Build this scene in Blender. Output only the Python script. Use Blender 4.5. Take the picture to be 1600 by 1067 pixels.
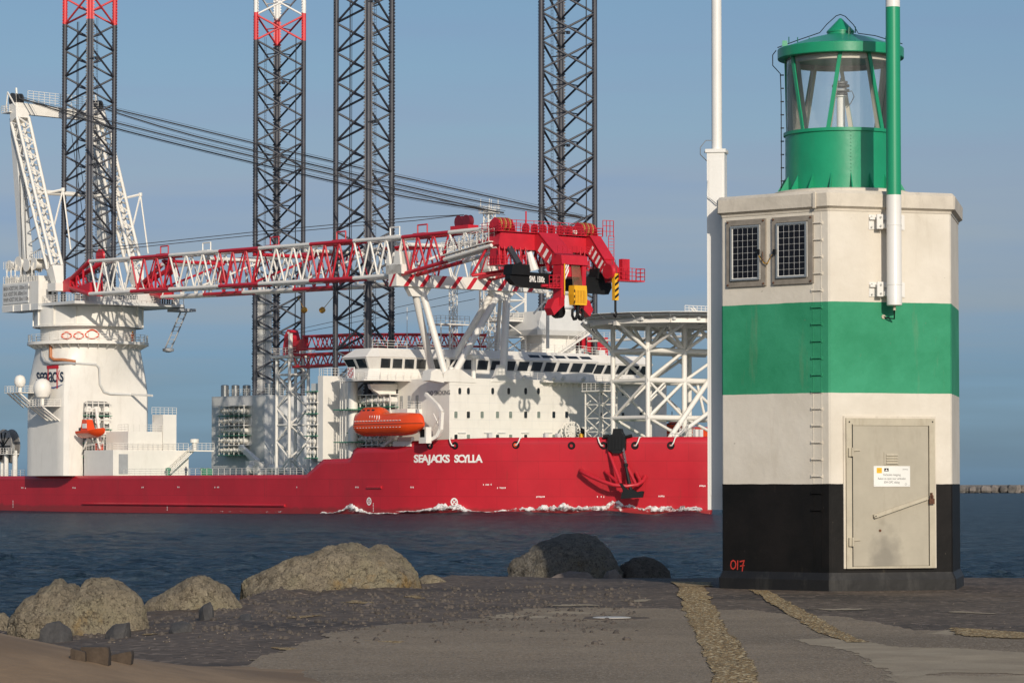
import bpy, bmesh, math, random
import numpy as np
from math import sin, cos, pi, radians, atan2, sqrt
from mathutils import Vector, Matrix, noise
from mathutils.bvhtree import BVHTree
random.seed(7)
for o in list(bpy.data.objects): bpy.data.objects.remove(o)
SC = bpy.context.scene
COL = SC.collection

# ------------------------------------------------------------- camera, light
F = 5000.0; CAMZ = 1.45; PITCH = math.atan(223.5/F)
cd = bpy.data.cameras.new('camera'); cam = bpy.data.objects.new('camera', cd); COL.objects.link(cam)
cd.sensor_width = 36.0; cd.lens = 36.0*F/1600.0; cd.clip_start = 0.5; cd.clip_end = 60000
cam.location = (0, 0, CAMZ); cam.rotation_euler = (pi/2+PITCH, 0, 0)
SC.camera = cam

SUN_AZ, SUN_EL = radians(13.5), radians(21.0)     # azimuth from -Y (behind the camera) towards +X
w = bpy.data.worlds.new('World'); SC.world = w; w.use_nodes = True
nt = w.node_tree; nt.nodes.clear()
wo = nt.nodes.new('ShaderNodeOutputWorld'); bg = nt.nodes.new('ShaderNodeBackground')
sky = nt.nodes.new('ShaderNodeTexSky'); sky.sky_type = 'NISHITA'; sky.sun_disc = False
sky.sun_elevation = SUN_EL; sky.sun_rotation = pi - SUN_AZ
sky.air_density = 1.0; sky.dust_density = 1.0; sky.ozone_density = 2.0
tc = nt.nodes.new('ShaderNodeTexCoord'); sp = nt.nodes.new('ShaderNodeSeparateXYZ')
ramp = nt.nodes.new('ShaderNodeValToRGB'); mul = nt.nodes.new('ShaderNodeMixRGB'); mul.blend_type = 'MULTIPLY'; mul.inputs[0].default_value = 1
nt.links.new(tc.outputs['Generated'], sp.inputs[0])
# soft horizontal streaks of thin haze
mp = nt.nodes.new('ShaderNodeMapping'); mp.inputs['Scale'].default_value = (5, 5, 60)
nz = nt.nodes.new('ShaderNodeTexNoise'); nz.inputs['Scale'].default_value = 1.0; nz.inputs['Detail'].default_value = 4
nt.links.new(tc.outputs['Generated'], mp.inputs[0]); nt.links.new(mp.outputs[0], nz.inputs[0])
ma = nt.nodes.new('ShaderNodeMath'); ma.operation = 'MULTIPLY_ADD'; ma.inputs[1].default_value = 0.085; ma.inputs[2].default_value = -0.0425
nt.links.new(nz.outputs[0], ma.inputs[0])
ad = nt.nodes.new('ShaderNodeMath'); ad.operation = 'ADD'
nt.links.new(sp.outputs[2], ad.inputs[0]); nt.links.new(ma.outputs[0], ad.inputs[1])
nt.links.new(ad.outputs[0], ramp.inputs[0])
cr = ramp.color_ramp
SKY = [(0.0, (.34, .55, 1.0)), (0.032, (.275, .41, .71)), (0.067, (.40, .43, .60)), (0.092, (.49, .47, .57)), (0.13, (.475, .515, .595)), (0.16, (.47, .535, .60)), (0.4, (1.0, .98, .98))]
while len(cr.elements) < len(SKY): cr.elements.new(0.5)
for e, (p, c) in zip(cr.elements, SKY): e.position = p; e.color = (*c, 1)
nt.links.new(sky.outputs[0], mul.inputs[1]); nt.links.new(ramp.outputs[0], mul.inputs[2])
nt.links.new(mul.outputs[0], bg.inputs[0]); bg.inputs[1].default_value = 0.125
nt.links.new(bg.outputs[0], wo.inputs[0])

ld = bpy.data.lights.new('sun', 'SUN'); sun = bpy.data.objects.new('sun', ld); COL.objects.link(sun)
ld.energy = 3.4; ld.angle = radians(0.53); ld.color = (1.0, 0.90, 0.76)
sd = Vector((sin(SUN_AZ)*cos(SUN_EL), -cos(SUN_AZ)*cos(SUN_EL), sin(SUN_EL)))
sun.rotation_euler = sd.to_track_quat('Z', 'Y').to_euler(); sun.location = (20, -40, 30)
SC.view_settings.view_transform = 'Standard'; SC.view_settings.look = 'None'
SC.view_settings.exposure = 0.0; SC.view_settings.gamma = 1.0; SC.view_settings.use_curve_mapping = False

# ------------------------------------------------------------- pixel rays and ship frame
def ray(px, py):
    dx = (px-800)/F; dz = (533.5-py)/F
    return Vector((dx, cos(PITCH)-dz*sin(PITCH), sin(PITCH)+dz*cos(PITCH)))
CAMP = Vector((0, 0, CAMZ))
TH = radians(52); HU = Vector((cos(TH), -sin(TH), 0)); HV = Vector((sin(TH), cos(TH), 0)); SO = Vector((-23, 500, 0))
def to_ship(w): r = w-SO; return Vector((r.dot(HU), r.dot(HV), w.z))
def s2w(p): return SO+HU*p[0]+HV*p[1]+Vector((0, 0, p[2]))
def sdir(d): return Vector((d.dot(HU), d.dot(HV), d.z))
SCAM = to_ship(CAMP)
def atu(px, py, u):
    d = sdir(ray(px, py)); k = (u-SCAM.x)/d.x; return SCAM+d*k
def atv(px, py, v):
    d = sdir(ray(px, py)); k = (v-SCAM.y)/d.y; return SCAM+d*k
def zat(py, u, v):
    w = s2w((u, v, 0)); d = ray(800+F*w.x/w.y, py); return CAMZ+d.z*w.y/d.y
def atY(px, py, Y):
    d = ray(px, py); return CAMP+d*(Y/d.y)
def gp(px, py, z=0.0):
    d = ray(px, py); return CAMP+d*((z-CAMZ)/d.z)
WZ = -2.9

# ------------------------------------------------------------- materials
MATS = {}
def mat(name, col, rough=.5, metal=0, var=.06, bump=.0, scale=1.0, dirt=None, dirt_amt=0, bump_scale=None, spec=.5, coord='Object'):
    if name in MATS: return MATS[name]
    m = bpy.data.materials.new(name); m.use_nodes = True; t = m.node_tree; b = t.nodes['Principled BSDF']
    b.inputs['Roughness'].default_value = rough; b.inputs['Metallic'].default_value = metal
    b.inputs['Specular IOR Level'].default_value = spec
    c = t.nodes.new('ShaderNodeTexCoord')
    n = t.nodes.new('ShaderNodeTexNoise'); n.inputs['Scale'].default_value = scale; n.inputs['Detail'].default_value = 6; n.inputs['Roughness'].default_value = .65
    t.links.new(c.outputs[coord], n.inputs[0])
    r = t.nodes.new('ShaderNodeValToRGB'); r.color_ramp.elements[0].position = .3; r.color_ramp.elements[1].position = .7
    k0 = [max(0, x*(1-var)) for x in col]; k1 = [min(1, x*(1+var)) for x in col]
    r.color_ramp.elements[0].color = (*k0, 1); r.color_ramp.elements[1].color = (*k1, 1)
    t.links.new(n.outputs[0], r.inputs[0]); out = r.outputs[0]
    if dirt:
        n2 = t.nodes.new('ShaderNodeTexNoise'); n2.inputs['Scale'].default_value = scale*2.3; n2.inputs['Detail'].default_value = 8; n2.inputs['Roughness'].default_value = .7
        mp = t.nodes.new('ShaderNodeMapping'); mp.inputs['Scale'].default_value = (1, 1, .25); mp.inputs['Location'].default_value = (3, 7, 1)
        t.links.new(c.outputs[coord], mp.inputs[0]); t.links.new(mp.outputs[0], n2.inputs[0])
        r2 = t.nodes.new('ShaderNodeValToRGB'); r2.color_ramp.elements[0].position = .52; r2.color_ramp.elements[1].position = .75
        r2.color_ramp.elements[1].color = (dirt_amt,)*3+(1,)
        t.links.new(n2.outputs[0], r2.inputs[0])
        mx = t.nodes.new('ShaderNodeMixRGB'); mx.inputs[2].default_value = (*dirt, 1)
        t.links.new(r2.outputs[0], mx.inputs[0]); t.links.new(out, mx.inputs[1]); out = mx.outputs[0]
    t.links.new(out, b.inputs['Base Color'])
    if bump:
        n3 = t.nodes.new('ShaderNodeTexNoise'); n3.inputs['Scale'].default_value = bump_scale or scale*8; n3.inputs['Detail'].default_value = 5
        t.links.new(c.outputs[coord], n3.inputs[0])
        bm_ = t.nodes.new('ShaderNodeBump'); bm_.inputs['Strength'].default_value = 1; bm_.inputs['Distance'].default_value = bump
        t.links.new(n3.outputs[0], bm_.inputs['Height']); t.links.new(bm_.outputs[0], b.inputs['Normal'])
    MATS[name] = m; return m

M_WH = mat('ship_white_paint', (.78, .745, .68), .45, var=.04, scale=.35, dirt=(.55, .50, .43), dirt_amt=.35)
M_WG = mat('ship_grey_white_paint', (.64, .635, .61), .5, var=.05, scale=.4, dirt=(.45, .42, .38), dirt_amt=.3)
M_GR = mat('ship_grey', (.33, .34, .35), .6, var=.1, scale=.8)
M_DK = mat('dark_steel', (.035, .038, .045), .55, var=.2, scale=1.2)
M_LEG = mat('leg_charcoal_paint', (.050, .052, .064), .5, var=.18, scale=.6)
M_RED = mat('crane_red_paint', (.52, .016, .03), .4, var=.12, scale=.5)
M_LRED = mat('leg_red_paint', (.62, .045, .05), .45, var=.1, scale=.5)
M_LWH = mat('leg_white_paint', (.74, .72, .68), .5, var=.06, scale=.5)
M_HULL = mat('hull_red_paint', (.50, .018, .030), .36, var=.12, scale=.12, bump=.02, bump_scale=.25, dirt=(.36, .03, .032), dirt_amt=.5)
def hull_wear(m):
    """plate seams, rust runs and grime along the waterline"""
    t = m.node_tree; b = t.nodes['Principled BSDF']; src = b.inputs['Base Color'].links[0].from_socket
    c = t.nodes.new('ShaderNodeTexCoord'); s = t.nodes.new('ShaderNodeSeparateXYZ'); t.links.new(c.outputs['Object'], s.inputs[0])
    ad = t.nodes.new('ShaderNodeMath'); ad.operation = 'ADD'; t.links.new(s.outputs[0], ad.inputs[0]); t.links.new(s.outputs[1], ad.inputs[1])
    cb = t.nodes.new('ShaderNodeCombineXYZ'); t.links.new(ad.outputs[0], cb.inputs[0]); t.links.new(s.outputs[2], cb.inputs[1])
    br = t.nodes.new('ShaderNodeTexBrick'); br.inputs['Scale'].default_value = 1; br.inputs['Brick Width'].default_value = 9; br.inputs['Row Height'].default_value = 2.6; br.inputs['Mortar Size'].default_value = .05; br.inputs['Mortar Smooth'].default_value = .4
    br.inputs['Color1'].default_value = (0, 0, 0, 1); br.inputs['Color2'].default_value = (.22, .22, .22, 1); br.inputs['Mortar'].default_value = (.9, .9, .9, 1); t.links.new(cb.outputs[0], br.inputs[0])
    def mixf(f, a, col, k):
        mu = t.nodes.new('ShaderNodeMath'); mu.operation = 'MULTIPLY'; mu.inputs[1].default_value = k; t.links.new(f, mu.inputs[0])
        mx = t.nodes.new('ShaderNodeMixRGB'); mx.inputs[2].default_value = (*col, 1); t.links.new(mu.outputs[0], mx.inputs[0]); t.links.new(a, mx.inputs[1]); return mx.outputs[0]
    o = mixf(br.outputs[0], src, (.26, .015, .02), .55)
    mp = t.nodes.new('ShaderNodeMapping'); mp.inputs['Scale'].default_value = (1.3, 1.3, .10); t.links.new(c.outputs['Object'], mp.inputs[0])
    n = t.nodes.new('ShaderNodeTexNoise'); n.inputs['Scale'].default_value = 1.1; n.inputs['Detail'].default_value = 7; n.inputs['Roughness'].default_value = .7; t.links.new(mp.outputs[0], n.inputs[0])
    r = t.nodes.new('ShaderNodeValToRGB'); r.color_ramp.elements[0].position = .60; r.color_ramp.elements[1].position = .76; t.links.new(n.outputs[0], r.inputs[0]); o = mixf(r.outputs[0], o, (.20, .045, .025), .45)
    # object height above the waterline, with a ragged upper edge
    n2 = t.nodes.new('ShaderNodeTexNoise'); n2.inputs['Scale'].default_value = .5; n2.inputs['Detail'].default_value = 6; t.links.new(c.outputs['Object'], n2.inputs[0])
    a2 = t.nodes.new('ShaderNodeMath'); a2.operation = 'MULTIPLY_ADD'; a2.inputs[1].default_value = -1.1; t.links.new(n2.outputs[0], a2.inputs[0]); t.links.new(s.outputs[2], a2.inputs[2])
    r2 = t.nodes.new('ShaderNodeValToRGB'); r2.color_ramp.elements[0].position = .0; r2.color_ramp.elements[0].color = (1, 1, 1, 1); r2.color_ramp.elements[1].position = .45; r2.color_ramp.elements[1].color = (0, 0, 0, 1); t.links.new(a2.outputs[0], r2.inputs[0]); o = mixf(r2.outputs[0], o, (.17, .03, .025), .6)
    t.links.new(o, b.inputs['Base Color'])
hull_wear(M_HULL)
M_DECK = mat('deck_green', (.06, .16, .11), .7, var=.15)
M_GRN = mat('platform_green', (.05, .22, .13), .6, var=.1)
M_BLK = mat('black_paint', (.008, .009, .010), .6, var=.2, spec=.25)
M_GLS = mat('dark_window_glass', (.015, .02, .024), .08, var=.3, scale=.3, spec=.8)
M_ORG = mat('lifeboat_orange', (.74, .07, .012), .25, var=.06, scale=.5)
M_YEL = mat('hook_yellow', (.80, .42, .02), .4, var=.1)
M_ROPE = mat('wire_rope', (.07, .065, .06), .6, var=.2)
M_LET = mat('white_lettering', (.82, .80, .76), .5, var=.02)
M_NAVY = mat('navy_lettering', (.015, .03, .06), .5, var=.02)
M_BLUE = mat('blue_lettering', (.02, .06, .25), .5, var=.02)
M_LOGR = mat('red_lettering', (.50, .02, .03), .5, var=.02)
M_GTX = mat('grey_lettering', (.14, .14, .15), .6, var=.02)
M_PIPE = mat('copper_pipe_lagging', (.45, .17, .07), .5, var=.15)
M_STL = mat('stainless_steel', (.45, .45, .44), .25, metal=.9, var=.1)

# ------------------------------------------------------------- mesh builder
BASE = {}
class MB:
    def __init__(s): s.v = []; s.f = []; s.m = []; s.mi = 0
    def add(s, vs, fs):
        n = len(s.v); s.v += [tuple(x) for x in vs]
        for f in fs: s.f.append(tuple(i+n for i in f)); s.m.append(s.mi)
        return s
    def box(s, a, b, fr=None):
        x0, y0, z0 = a; x1, y1, z1 = b
        vs = [(x0, y0, z0), (x1, y0, z0), (x1, y1, z0), (x0, y1, z0), (x0, y0, z1), (x1, y0, z1), (x1, y1, z1), (x0, y1, z1)]
        if fr: vs = [fr(*p) for p in vs]
        return s.add(vs, [(0, 3, 2, 1), (4, 5, 6, 7), (0, 1, 5, 4), (1, 2, 6, 5), (2, 3, 7, 6), (3, 0, 4, 7)])
    def tube(s, p0, p1, r, n=8, r1=None, caps=True):
        p0 = Vector(p0); p1 = Vector(p1); d = p1-p0
        if d.length < 1e-6: return s
        q = d.to_track_quat('Z', 'Y'); r1 = r if r1 is None else r1; vs = []
        for k in range(n):
            a = 2*pi*(k+.5)/n; vs.append(p0+q@Vector((r*cos(a), r*sin(a), 0)))
        for k in range(n):
            a = 2*pi*(k+.5)/n; vs.append(p1+q@Vector((r1*cos(a), r1*sin(a), 0)))
        fs = [(k, (k+1) % n, n+(k+1) % n, n+k) for k in range(n)]
        if caps: fs += [tuple(range(n-1, -1, -1)), tuple(range(n, 2*n))]
        return s.add(vs, fs)
    def path(s, pts, r, n=6):
        for a, b in zip(pts, pts[1:]): s.tube(a, b, r, n)
        return s
    def curve(s, pts, r, n=8):      # smooth continuous tube through points
        P = [Vector(p) for p in pts]; rings = []
        for i, p in enumerate(P):
            d = (P[min(i+1, len(P)-1)]-P[max(i-1, 0)]).normalized(); q = d.to_track_quat('Z', 'Y')
            rings.append([p+q@Vector((r*cos(2*pi*k/n), r*sin(2*pi*k/n), 0)) for k in range(n)])
        # keep ring ordering aligned
        for i in range(1, len(rings)):
            best = min(range(n), key=lambda o: sum((rings[i][(k+o) % n]-rings[i-1][k]).length for k in range(n)))
            rings[i] = rings[i][best:]+rings[i][:best]
        return s.loft(rings)
    def loft(s, rings, cap=True, closed=True):
        n = len(rings[0]); vs = [p for r in rings for p in r]; fs = []
        for j in range(len(rings)-1):
            for k in range(n if closed else n-1):
                fs.append((j*n+k, j*n+(k+1) % n, (j+1)*n+(k+1) % n, (j+1)*n+k))
        if cap: fs += [tuple(range(n-1, -1, -1)), tuple((len(rings)-1)*n+k for k in range(n))]
        return s.add(vs, fs)
    def lathe(s, c, prof, n=32, cap=True, axis=None):
        q = Vector(axis).to_track_quat('Z', 'Y') if axis else None; rings = []
        for r, z in prof:
            ring = []
            for k in range(n):
                p = Vector((r*cos(2*pi*k/n), r*sin(2*pi*k/n), z))
                if q: p = q@p
                ring.append(Vector(c)+p)
            rings.append(ring)
        return s.loft(rings, cap)
    def prism(s, poly, fr, d0, d1):    # poly in 2D, fr(a,b,depth)
        n = len(poly); vs = [fr(a, b, d0) for a, b in poly]+[fr(a, b, d1) for a, b in poly]
        fs = [tuple(range(n)), tuple(range(2*n-1, n-1, -1))]+[(k, k+n, (k+1) % n+n, (k+1) % n) for k in range(n)]
        return s.add(vs, fs)
    def rail(s, pts, h=1.1, sp_=1.5, r=.035, mids=2):
        for a, b in zip(pts, pts[1:]):
            a = Vector(a); b = Vector(b); L = (b-a).length; n = max(1, int(L/sp_))
            for k in range(n+1):
                p = a.lerp(b, k/n); s.tube(p, p+Vector((0, 0, h)), r, 4, caps=False)
            for j in range(mids+1):
                z = Vector((0, 0, h*(j+1)/(mids+1))); s.tube(a+z, b+z, r, 4, caps=False)
        return s

def setp(o, **k):
    for a, b in k.items(): o[a] = b
def mkmesh(name, mb, mats, base, smooth=None):
    me = bpy.data.meshes.new(name); b = Vector(base)
    me.from_pydata([(x-b.x, y-b.y, z-b.z) for x, y, z in mb.v], [], mb.f)
    for m in (mats if isinstance(mats, (list, tuple)) else [mats]): me.materials.append(m)
    if isinstance(mats, (list, tuple)): me.polygons.foreach_set('material_index', mb.m)
    bm = bmesh.new(); bm.from_mesh(me); bmesh.ops.recalc_face_normals(bm, faces=bm.faces); bm.to_mesh(me); bm.free()
    if smooth is not None:
        me.polygons.foreach_set('use_smooth', [True]*len(me.polygons)); me.set_sharp_from_angle(angle=radians(smooth))
    me.update(); return me
def obj(name, mb, mats, parent, smooth=None, kind=None, label=None):
    base = BASE[parent.as_pointer()]
    o = bpy.data.objects.new(name, mkmesh(name, mb, mats, base, smooth)); COL.objects.link(o); o.parent = parent
    BASE[o.as_pointer()] = base
    if kind: o['kind'] = kind
    if label: o['label'] = label
    return o
def thing(name, label, cat, base=(0, 0, 0), ship=False, group=None):
    o = bpy.data.objects.new(name, None); COL.objects.link(o); o.empty_display_size = .5
    if ship: o.location = s2w(base); o.rotation_euler = (0, 0, -TH)
    else: o.location = base
    o['label'] = label; o['category'] = cat
    if group: o['group'] = group
    BASE[o.as_pointer()] = Vector(base); return o
def single(name, mb, mats, label, cat, base=(0, 0, 0), ship=False, group=None, smooth=None):
    o = bpy.data.objects.new(name, mkmesh(name, mb, mats, base, smooth)); COL.objects.link(o)
    if ship: o.location = s2w(base); o.rotation_euler = (0, 0, -TH)
    else: o.location = base
    o['label'] = label; o['category'] = cat
    if group: o['group'] = group
    BASE[o.as_pointer()] = Vector(base); return o
def structure(name, mb, mats, smooth=None, kind='structure'):
    o = bpy.data.objects.new(name, mkmesh(name, mb, mats, (0, 0, 0), smooth)); COL.objects.link(o); o['kind'] = kind; return o
UNIT = {}
def unit(mat_, n):
    k = (mat_.name, n)
    if k not in UNIT:
        mb = MB(); mb.tube((0, 0, 0), (0, 0, 1), 1.0 if n > 4 else 1.2, n)
        UNIT[k] = mkmesh('member', mb, mat_, (0, 0, 0), 50 if n > 4 else None)
    return UNIT[k]
def member(parent, name, p0, p1, r, m, n=8):
    base = BASE[parent.as_pointer()]; p0 = Vector(p0); p1 = Vector(p1); d = p1-p0
    o = bpy.data.objects.new(name, unit(m, n)); COL.objects.link(o); o.parent = parent
    o.location = p0-base; o.rotation_mode = 'QUATERNION'; o.rotation_quaternion = d.to_track_quat('Z', 'Y'); o.scale = (r, r, d.length)
    return o
def textmb(s, size, fr, off=0.0, spacing=1.0, xs=1.0, align='CENTER', mb=None):
    """flat lettering: fr(a,b) gives a point; a to the right, b up"""
    c = bpy.data.curves.new('t', 'FONT'); c.body = s; c.size = size; c.offset = off; c.align_x = align; c.align_y = 'CENTER'; c.space_character = spacing; c.resolution_u = 3
    ob = bpy.data.objects.new('t', c); me = bpy.data.meshes.new_from_object(ob)
    mb = mb or MB()
    mb.add([fr(v.co.x*xs, v.co.y) for v in me.vertices], [tuple(p.vertices) for p in me.polygons])
    bpy.data.objects.remove(ob); bpy.data.curves.remove(c); bpy.data.meshes.remove(me)
    return mb
# ============================================================= THE SHIP
SB = (0, 20.2, WZ)
ship = thing('jack_up_ship', 'huge red hulled offshore jack-up vessel with white deckhouse passing behind the beacon', 'ship', SB, ship=True)
VC = 20.2
# --- hull plan: starboard outline as function of station
def hull_plan():
    pts = []
    for u in np.linspace(-125, 10, 46): pts.append((u, -6.5))
    # rounded knuckle (quadratic bezier) then straight bow face then rounded stem
    a = Vector((10, -6.5)); k = Vector((27.5, -6.5)); e = Vector((39, 3.6))
    for t in np.linspace(0.06, 1, 18): pts.append(tuple((1-t)**2*a+2*t*(1-t)*k+t*t*e))
    s = Vector((57.0, 17.4))
    for t in np.linspace(.08, 1, 12): pts.append(tuple(e.lerp(s, t)))
    for t in np.linspace(.2, 1, 6):
        kk = Vector((60.0, 19.9)); ee = Vector((60.0, VC)); pts.append(tuple((1-t)**2*s+2*t*(1-t)*kk+t*t*ee))
    return pts
def topz(u):
    K = [(-200, 3.0), (-6.6, 3.0), (-1.9, 5.4), (4.6, 5.45), (5.3, 5.6), (5.9, 6.2), (5.55+.5, 6.7), (7.2, 7.15), (18.4, 7.2), (20.3, 8.0), (34, 8.4), (60, 8.4)]
    for (a, za), (b, zb) in zip(K, K[1:]):
        if a <= u <= b: return za+(zb-za)*(u-a)/max(1e-6, b-a)
    return 3.0
HP = hull_plan()
extra = [(u, -6.5) for u in (-6.6, -4.2, -1.9, 4.6, 5.3, 5.9, 6.1, 7.2)]
HP = sorted(HP+extra, key=lambda p: (p[0], p[1]))
# insert the 18.4 and 20.3 steps on the knuckle curve
def interp_plan(u):
    for p, q in zip(HP, HP[1:]):
        if p[0] <= u <= q[0]:
            t = (u-p[0])/max(1e-6, q[0]-p[0]); return (u, p[1]+(q[1]-p[1])*t)
HP = sorted(HP+[interp_plan(18.4), interp_plan(20.3)], key=lambda p: (p[0], p[1]))
NZ = 12
def hull_ring(side):
    rings = []
    for (u, v) in HP:
        tz = topz(u); col = []
        for j in range(NZ+1):
            f = j/NZ; z = WZ-1.5+(tz-(WZ-1.5))*f
            below = max(0, (7.0-z)/10.0); fl = max(0, (u-18)/36)
            inset = 1.2*fl*below**1.3
            uu = u-inset*1.1; vv = v+(inset*.5 if v < VC-2 else 0)
            if side: vv = 2*VC-vv
            col.append((uu, vv, z))
        rings.append(col)
    return rings
mb = MB(); A = hull_ring(0); B = hull_ring(1)
mb.loft(A, cap=False, closed=False); mb.loft(B, cap=False, closed=False)
mb.loft([A[0], B[0]], cap=False, closed=False)
hull = obj('hull', mb, M_HULL, ship, smooth=32)
sm = hull.modifiers.new('plate', 'SOLIDIFY'); sm.thickness = .35; sm.offset = -1
hullbvh = BVHTree.FromPolygons([Vector(x) for x in mb.v], mb.f)
def hit(px, py):
    d = sdir(ray(px, py)).normalized(); p, n, i, dist = hullbvh.ray_cast(SCAM, d)
    if p is None: return None, None
    if n.dot(d) > 0: n = -n
    return p, n
# rubbing strip along the bulwark top
mb = MB()
dk = [(u, v+.2) for u, v in HP]; 
lo = [p for p in dk if p[0] <= -1.9]; hi = [p for p in dk if p[0] >= -6.6]
def deckpoly(pts, z): 
    P = [(u, v, z) for u, v in pts]+[(u, 2*VC-v, z) for u, v in reversed(pts)]; return P
mb.add(deckpoly(lo, 2.7), [tuple(range(2*len(lo)))]); obj('main_deck', mb, M_DECK, ship)
mb = MB(); mb.add(deckpoly(hi, 5.1), [tuple(range(2*len(hi)))]); obj('forward_deck', mb, M_DECK, ship)
mb = MB(); h2 = [p for p in dk if p[0] >= 19]; mb.add(deckpoly(h2, 7.3), [tuple(range(2*len(h2)))]); obj('forecastle_deck', mb, M_DECK, ship)

# --- lettering and marks on the hull, each laid on the plating
def onhull(px0, py0, wpx, s, size_px, m, name, off=0, gap=1.0):
    """place letters one by one along the plating; px in photo"""
    mb = MB(); x = px0; n = len(s); adv = wpx/n
    for i, ch in enumerate(s):
        if ch == ' ': continue
        cx = px0+adv*(i+.5); p, nn = hit(cx, py0); q, _ = hit(cx+2, py0)
        if p is None or q is None: continue
        ex = (q-p).normalized(); nn = nn; ey = nn.cross(ex).normalized()
        if ey.z < 0: ey = -ey
        depth = s2w(p).y; mpp = depth/F; fx = (q-p).length/(2*mpp)
        textmb(ch, size_px*mpp*1.38, lambda a, b: p+nn*.05+ex*a+ey*b, off=off, xs=gap*fx, mb=mb)
    return obj(name, mb, m, ship)
onhull(647, 717, 56, 'SEAJACKS', 12, M_LET, 'name_lettering', off=.06, gap=.92); onhull(710, 717, 42, 'SCYLLA', 12, M_LET, 'name_lettering', off=.06, gap=.92)
# draught/frame marks
mb = MB()
for (px, py) in [(118+0, 763), (38, 763), (222, 762), (282, 762), (340, 762), (462, 762), (560, 762), (646, 762), (784, 763), (845, 777), (940, 777), (1036, 776), (1096, 760), (762, 758)]:
    wd = 9 if px < 700 else 14
    for k in range(int(wd/2)):
        if random.random() < .25: continue
        p, n = hit(px-wd/2+k*2, py+random.uniform(-.6, .6)); q, _ = hit(px-wd/2+k*2+1.1, py)
        if p is None or q is None: continue
        o_ = n*.04; mb.add([p+o_, q+o_, q+o_+Vector((0, 0, .22)), p+o_+Vector((0, 0, .22))], [(0, 1, 2, 3)])
for px, y0, y1 in [(583, 787, 803), (20, 783, 797), (261, 790, 800)]:
    for k in range(int((y1-y0)/2.4)):
        p, n = hit(px, y0+k*2.4)
        if p is None: continue
        q, _ = hit(px+1.2, y0+k*2.4); o_ = n*.04; mb.add([p+o_, q+o_, q+o_+Vector((0, 0, .13)), p+o_+Vector((0, 0, .13))], [(0, 1, 2, 3)])
obj('hull_marks', mb, M_LET, ship)
# thruster symbols: ring with a cross
for (px, py) in [(577, 783), (710, 784)]:
    p, n = hit(px, py); q, _ = hit(px+2, py); ex = (q-p).normalized(); ey = n.cross(ex).normalized()
    if ey.z < 0: ey = -ey
    mb = MB(); N = 28
    vs = []; 
    for k in range(N):
        a = 2*pi*k/N
        for r in (.40, .62): vs.append(p+n*.05+ex*(r*cos(a))+ey*(r*sin(a)))
    mb.add(vs, [(2*k, 2*k+1, (2*k+3) % (2*N), (2*k+2) % (2*N)) for k in range(N)])
    for a in (pi/4, 3*pi/4):
        d = ex*cos(a)+ey*sin(a); e = ex*-sin(a)+ey*cos(a)
        mb.add([p+n*.055+d*.42+e*.07, p+n*.055-d*.42+e*.07, p+n*.055-d*.42-e*.07, p+n*.055+d*.42-e*.07], [(0, 1, 2, 3)])
    obj('thruster_mark', mb, M_LET, ship)
# rubbing bars on the side
for (x0, x1, y) in [(130, 446, 788), (575, 597, 761)]:
    a, n = hit(x0, y); b, _ = hit(x1, y); mb = MB(); zc = (a.z+b.z)/2; a.z = b.z = zc; mb.tube(a+n*.1, b+n*.1, .22, 8); obj('fender_bar', mb, M_HULL, ship)
# round fairleads in the bulwark with white bent pipes over them
for i, (px, py, arm) in enumerate([(672, 696, 1), (711, 696, -1), (806, 695, 1), (893, 696, 0), (943, 696, -1), (992, 696, 1), (1048, 696, 1)]):
    p, n = hit(px, py)
    if p is None: continue
    fl = obj('fairlead', MB().lathe(p-n*.1, [(.25, .02), (.25, .22), (.5, .22), (.58, .1), (.58, 0)], 20, axis=n), M_BLK, ship, smooth=40)
    if i == 2: obj('rope_guard', MB().lathe(p, [(.01, .26), (.3, .26), (.3, .2)], 14, axis=n), M_ORG, fl)
    if arm:
        q, nq = hit(px+1, py); ex = (q-p).normalized()*arm; t = Vector((0, 0, topz(30)+.05-p.z))
        obj('mooring_pipe', MB().curve([p+n*.3, p+n*.45+ex*.25, p+n*.45+ex*.55+t*.45, p+n*.4+ex*.75+t, p-n*.5+ex*.85+t*1.02], .1, 8), M_WH, fl, smooth=60)

# --- anchor bolster frame of bent red pipes on the bow
def hp(px, py, off): p, n = hit(px, py); return p+n*off
mb = MB()
mb.curve([hp(908, 734, .1), hp(911, 735.5, 1.2), hp(930, 743, 2.0), hp(950, 750, 2.6), hp(965, 754, 2.8), hp(985, 756, 2.6), hp(1000, 754.5, 2.0), hp(1007, 750, 1.2), hp(1008, 744, .1)], .30, 10)
obj('bolster_pipe', mb, M_HULL, ship, smooth=60)
for a, b, oa, ob in [((952, 706), (976, 752), .2, 2.7), ((970, 708), (998, 753), .2, 2.2), ((946, 736), (970, 750), .2, 2.6), ((994, 738), (1004, 751), .2, 1.6)]:
    obj('bolster_pipe', MB().tube(hp(*a, oa), hp(*b, ob), .24, 10), M_HULL, ship, smooth=60)
# black chute above it
p, n = hit(965, 692); q, _ = hit(967, 692); ex = (q-p).normalized(); up = Vector((0, 0, 1))
def chf(a, b, d): return p+ex*a+up*b+n*d
mb = MB(); mb.prism([(-1.35, -1.1), (1.3, -1.0), (1.35, .6), (.75, 1.55), (.6, 2.1), (-.45, 2.1), (-.6, 1.3), (-1.3, 1.0)], chf, -.8, .9)
mb.prism([(-.5, -1.5), (.6, -1.5), (1.1, -1.05), (-1.1, -1.05)], chf, .2, .8)
mb.tube(chf(-2.1, .9, .2), chf(-1.2, 1.0, .2), .3, 8); mb.tube(chf(1.3, .9, .2), chf(2.2, 1.1, .2), .22, 8)
for k in range(5): mb.box((-1.2+k*.5, -.9, .9), (-1.12+k*.5, .9, .98), chf)
obj('anchor_chute', mb, M_BLK, ship)
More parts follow.
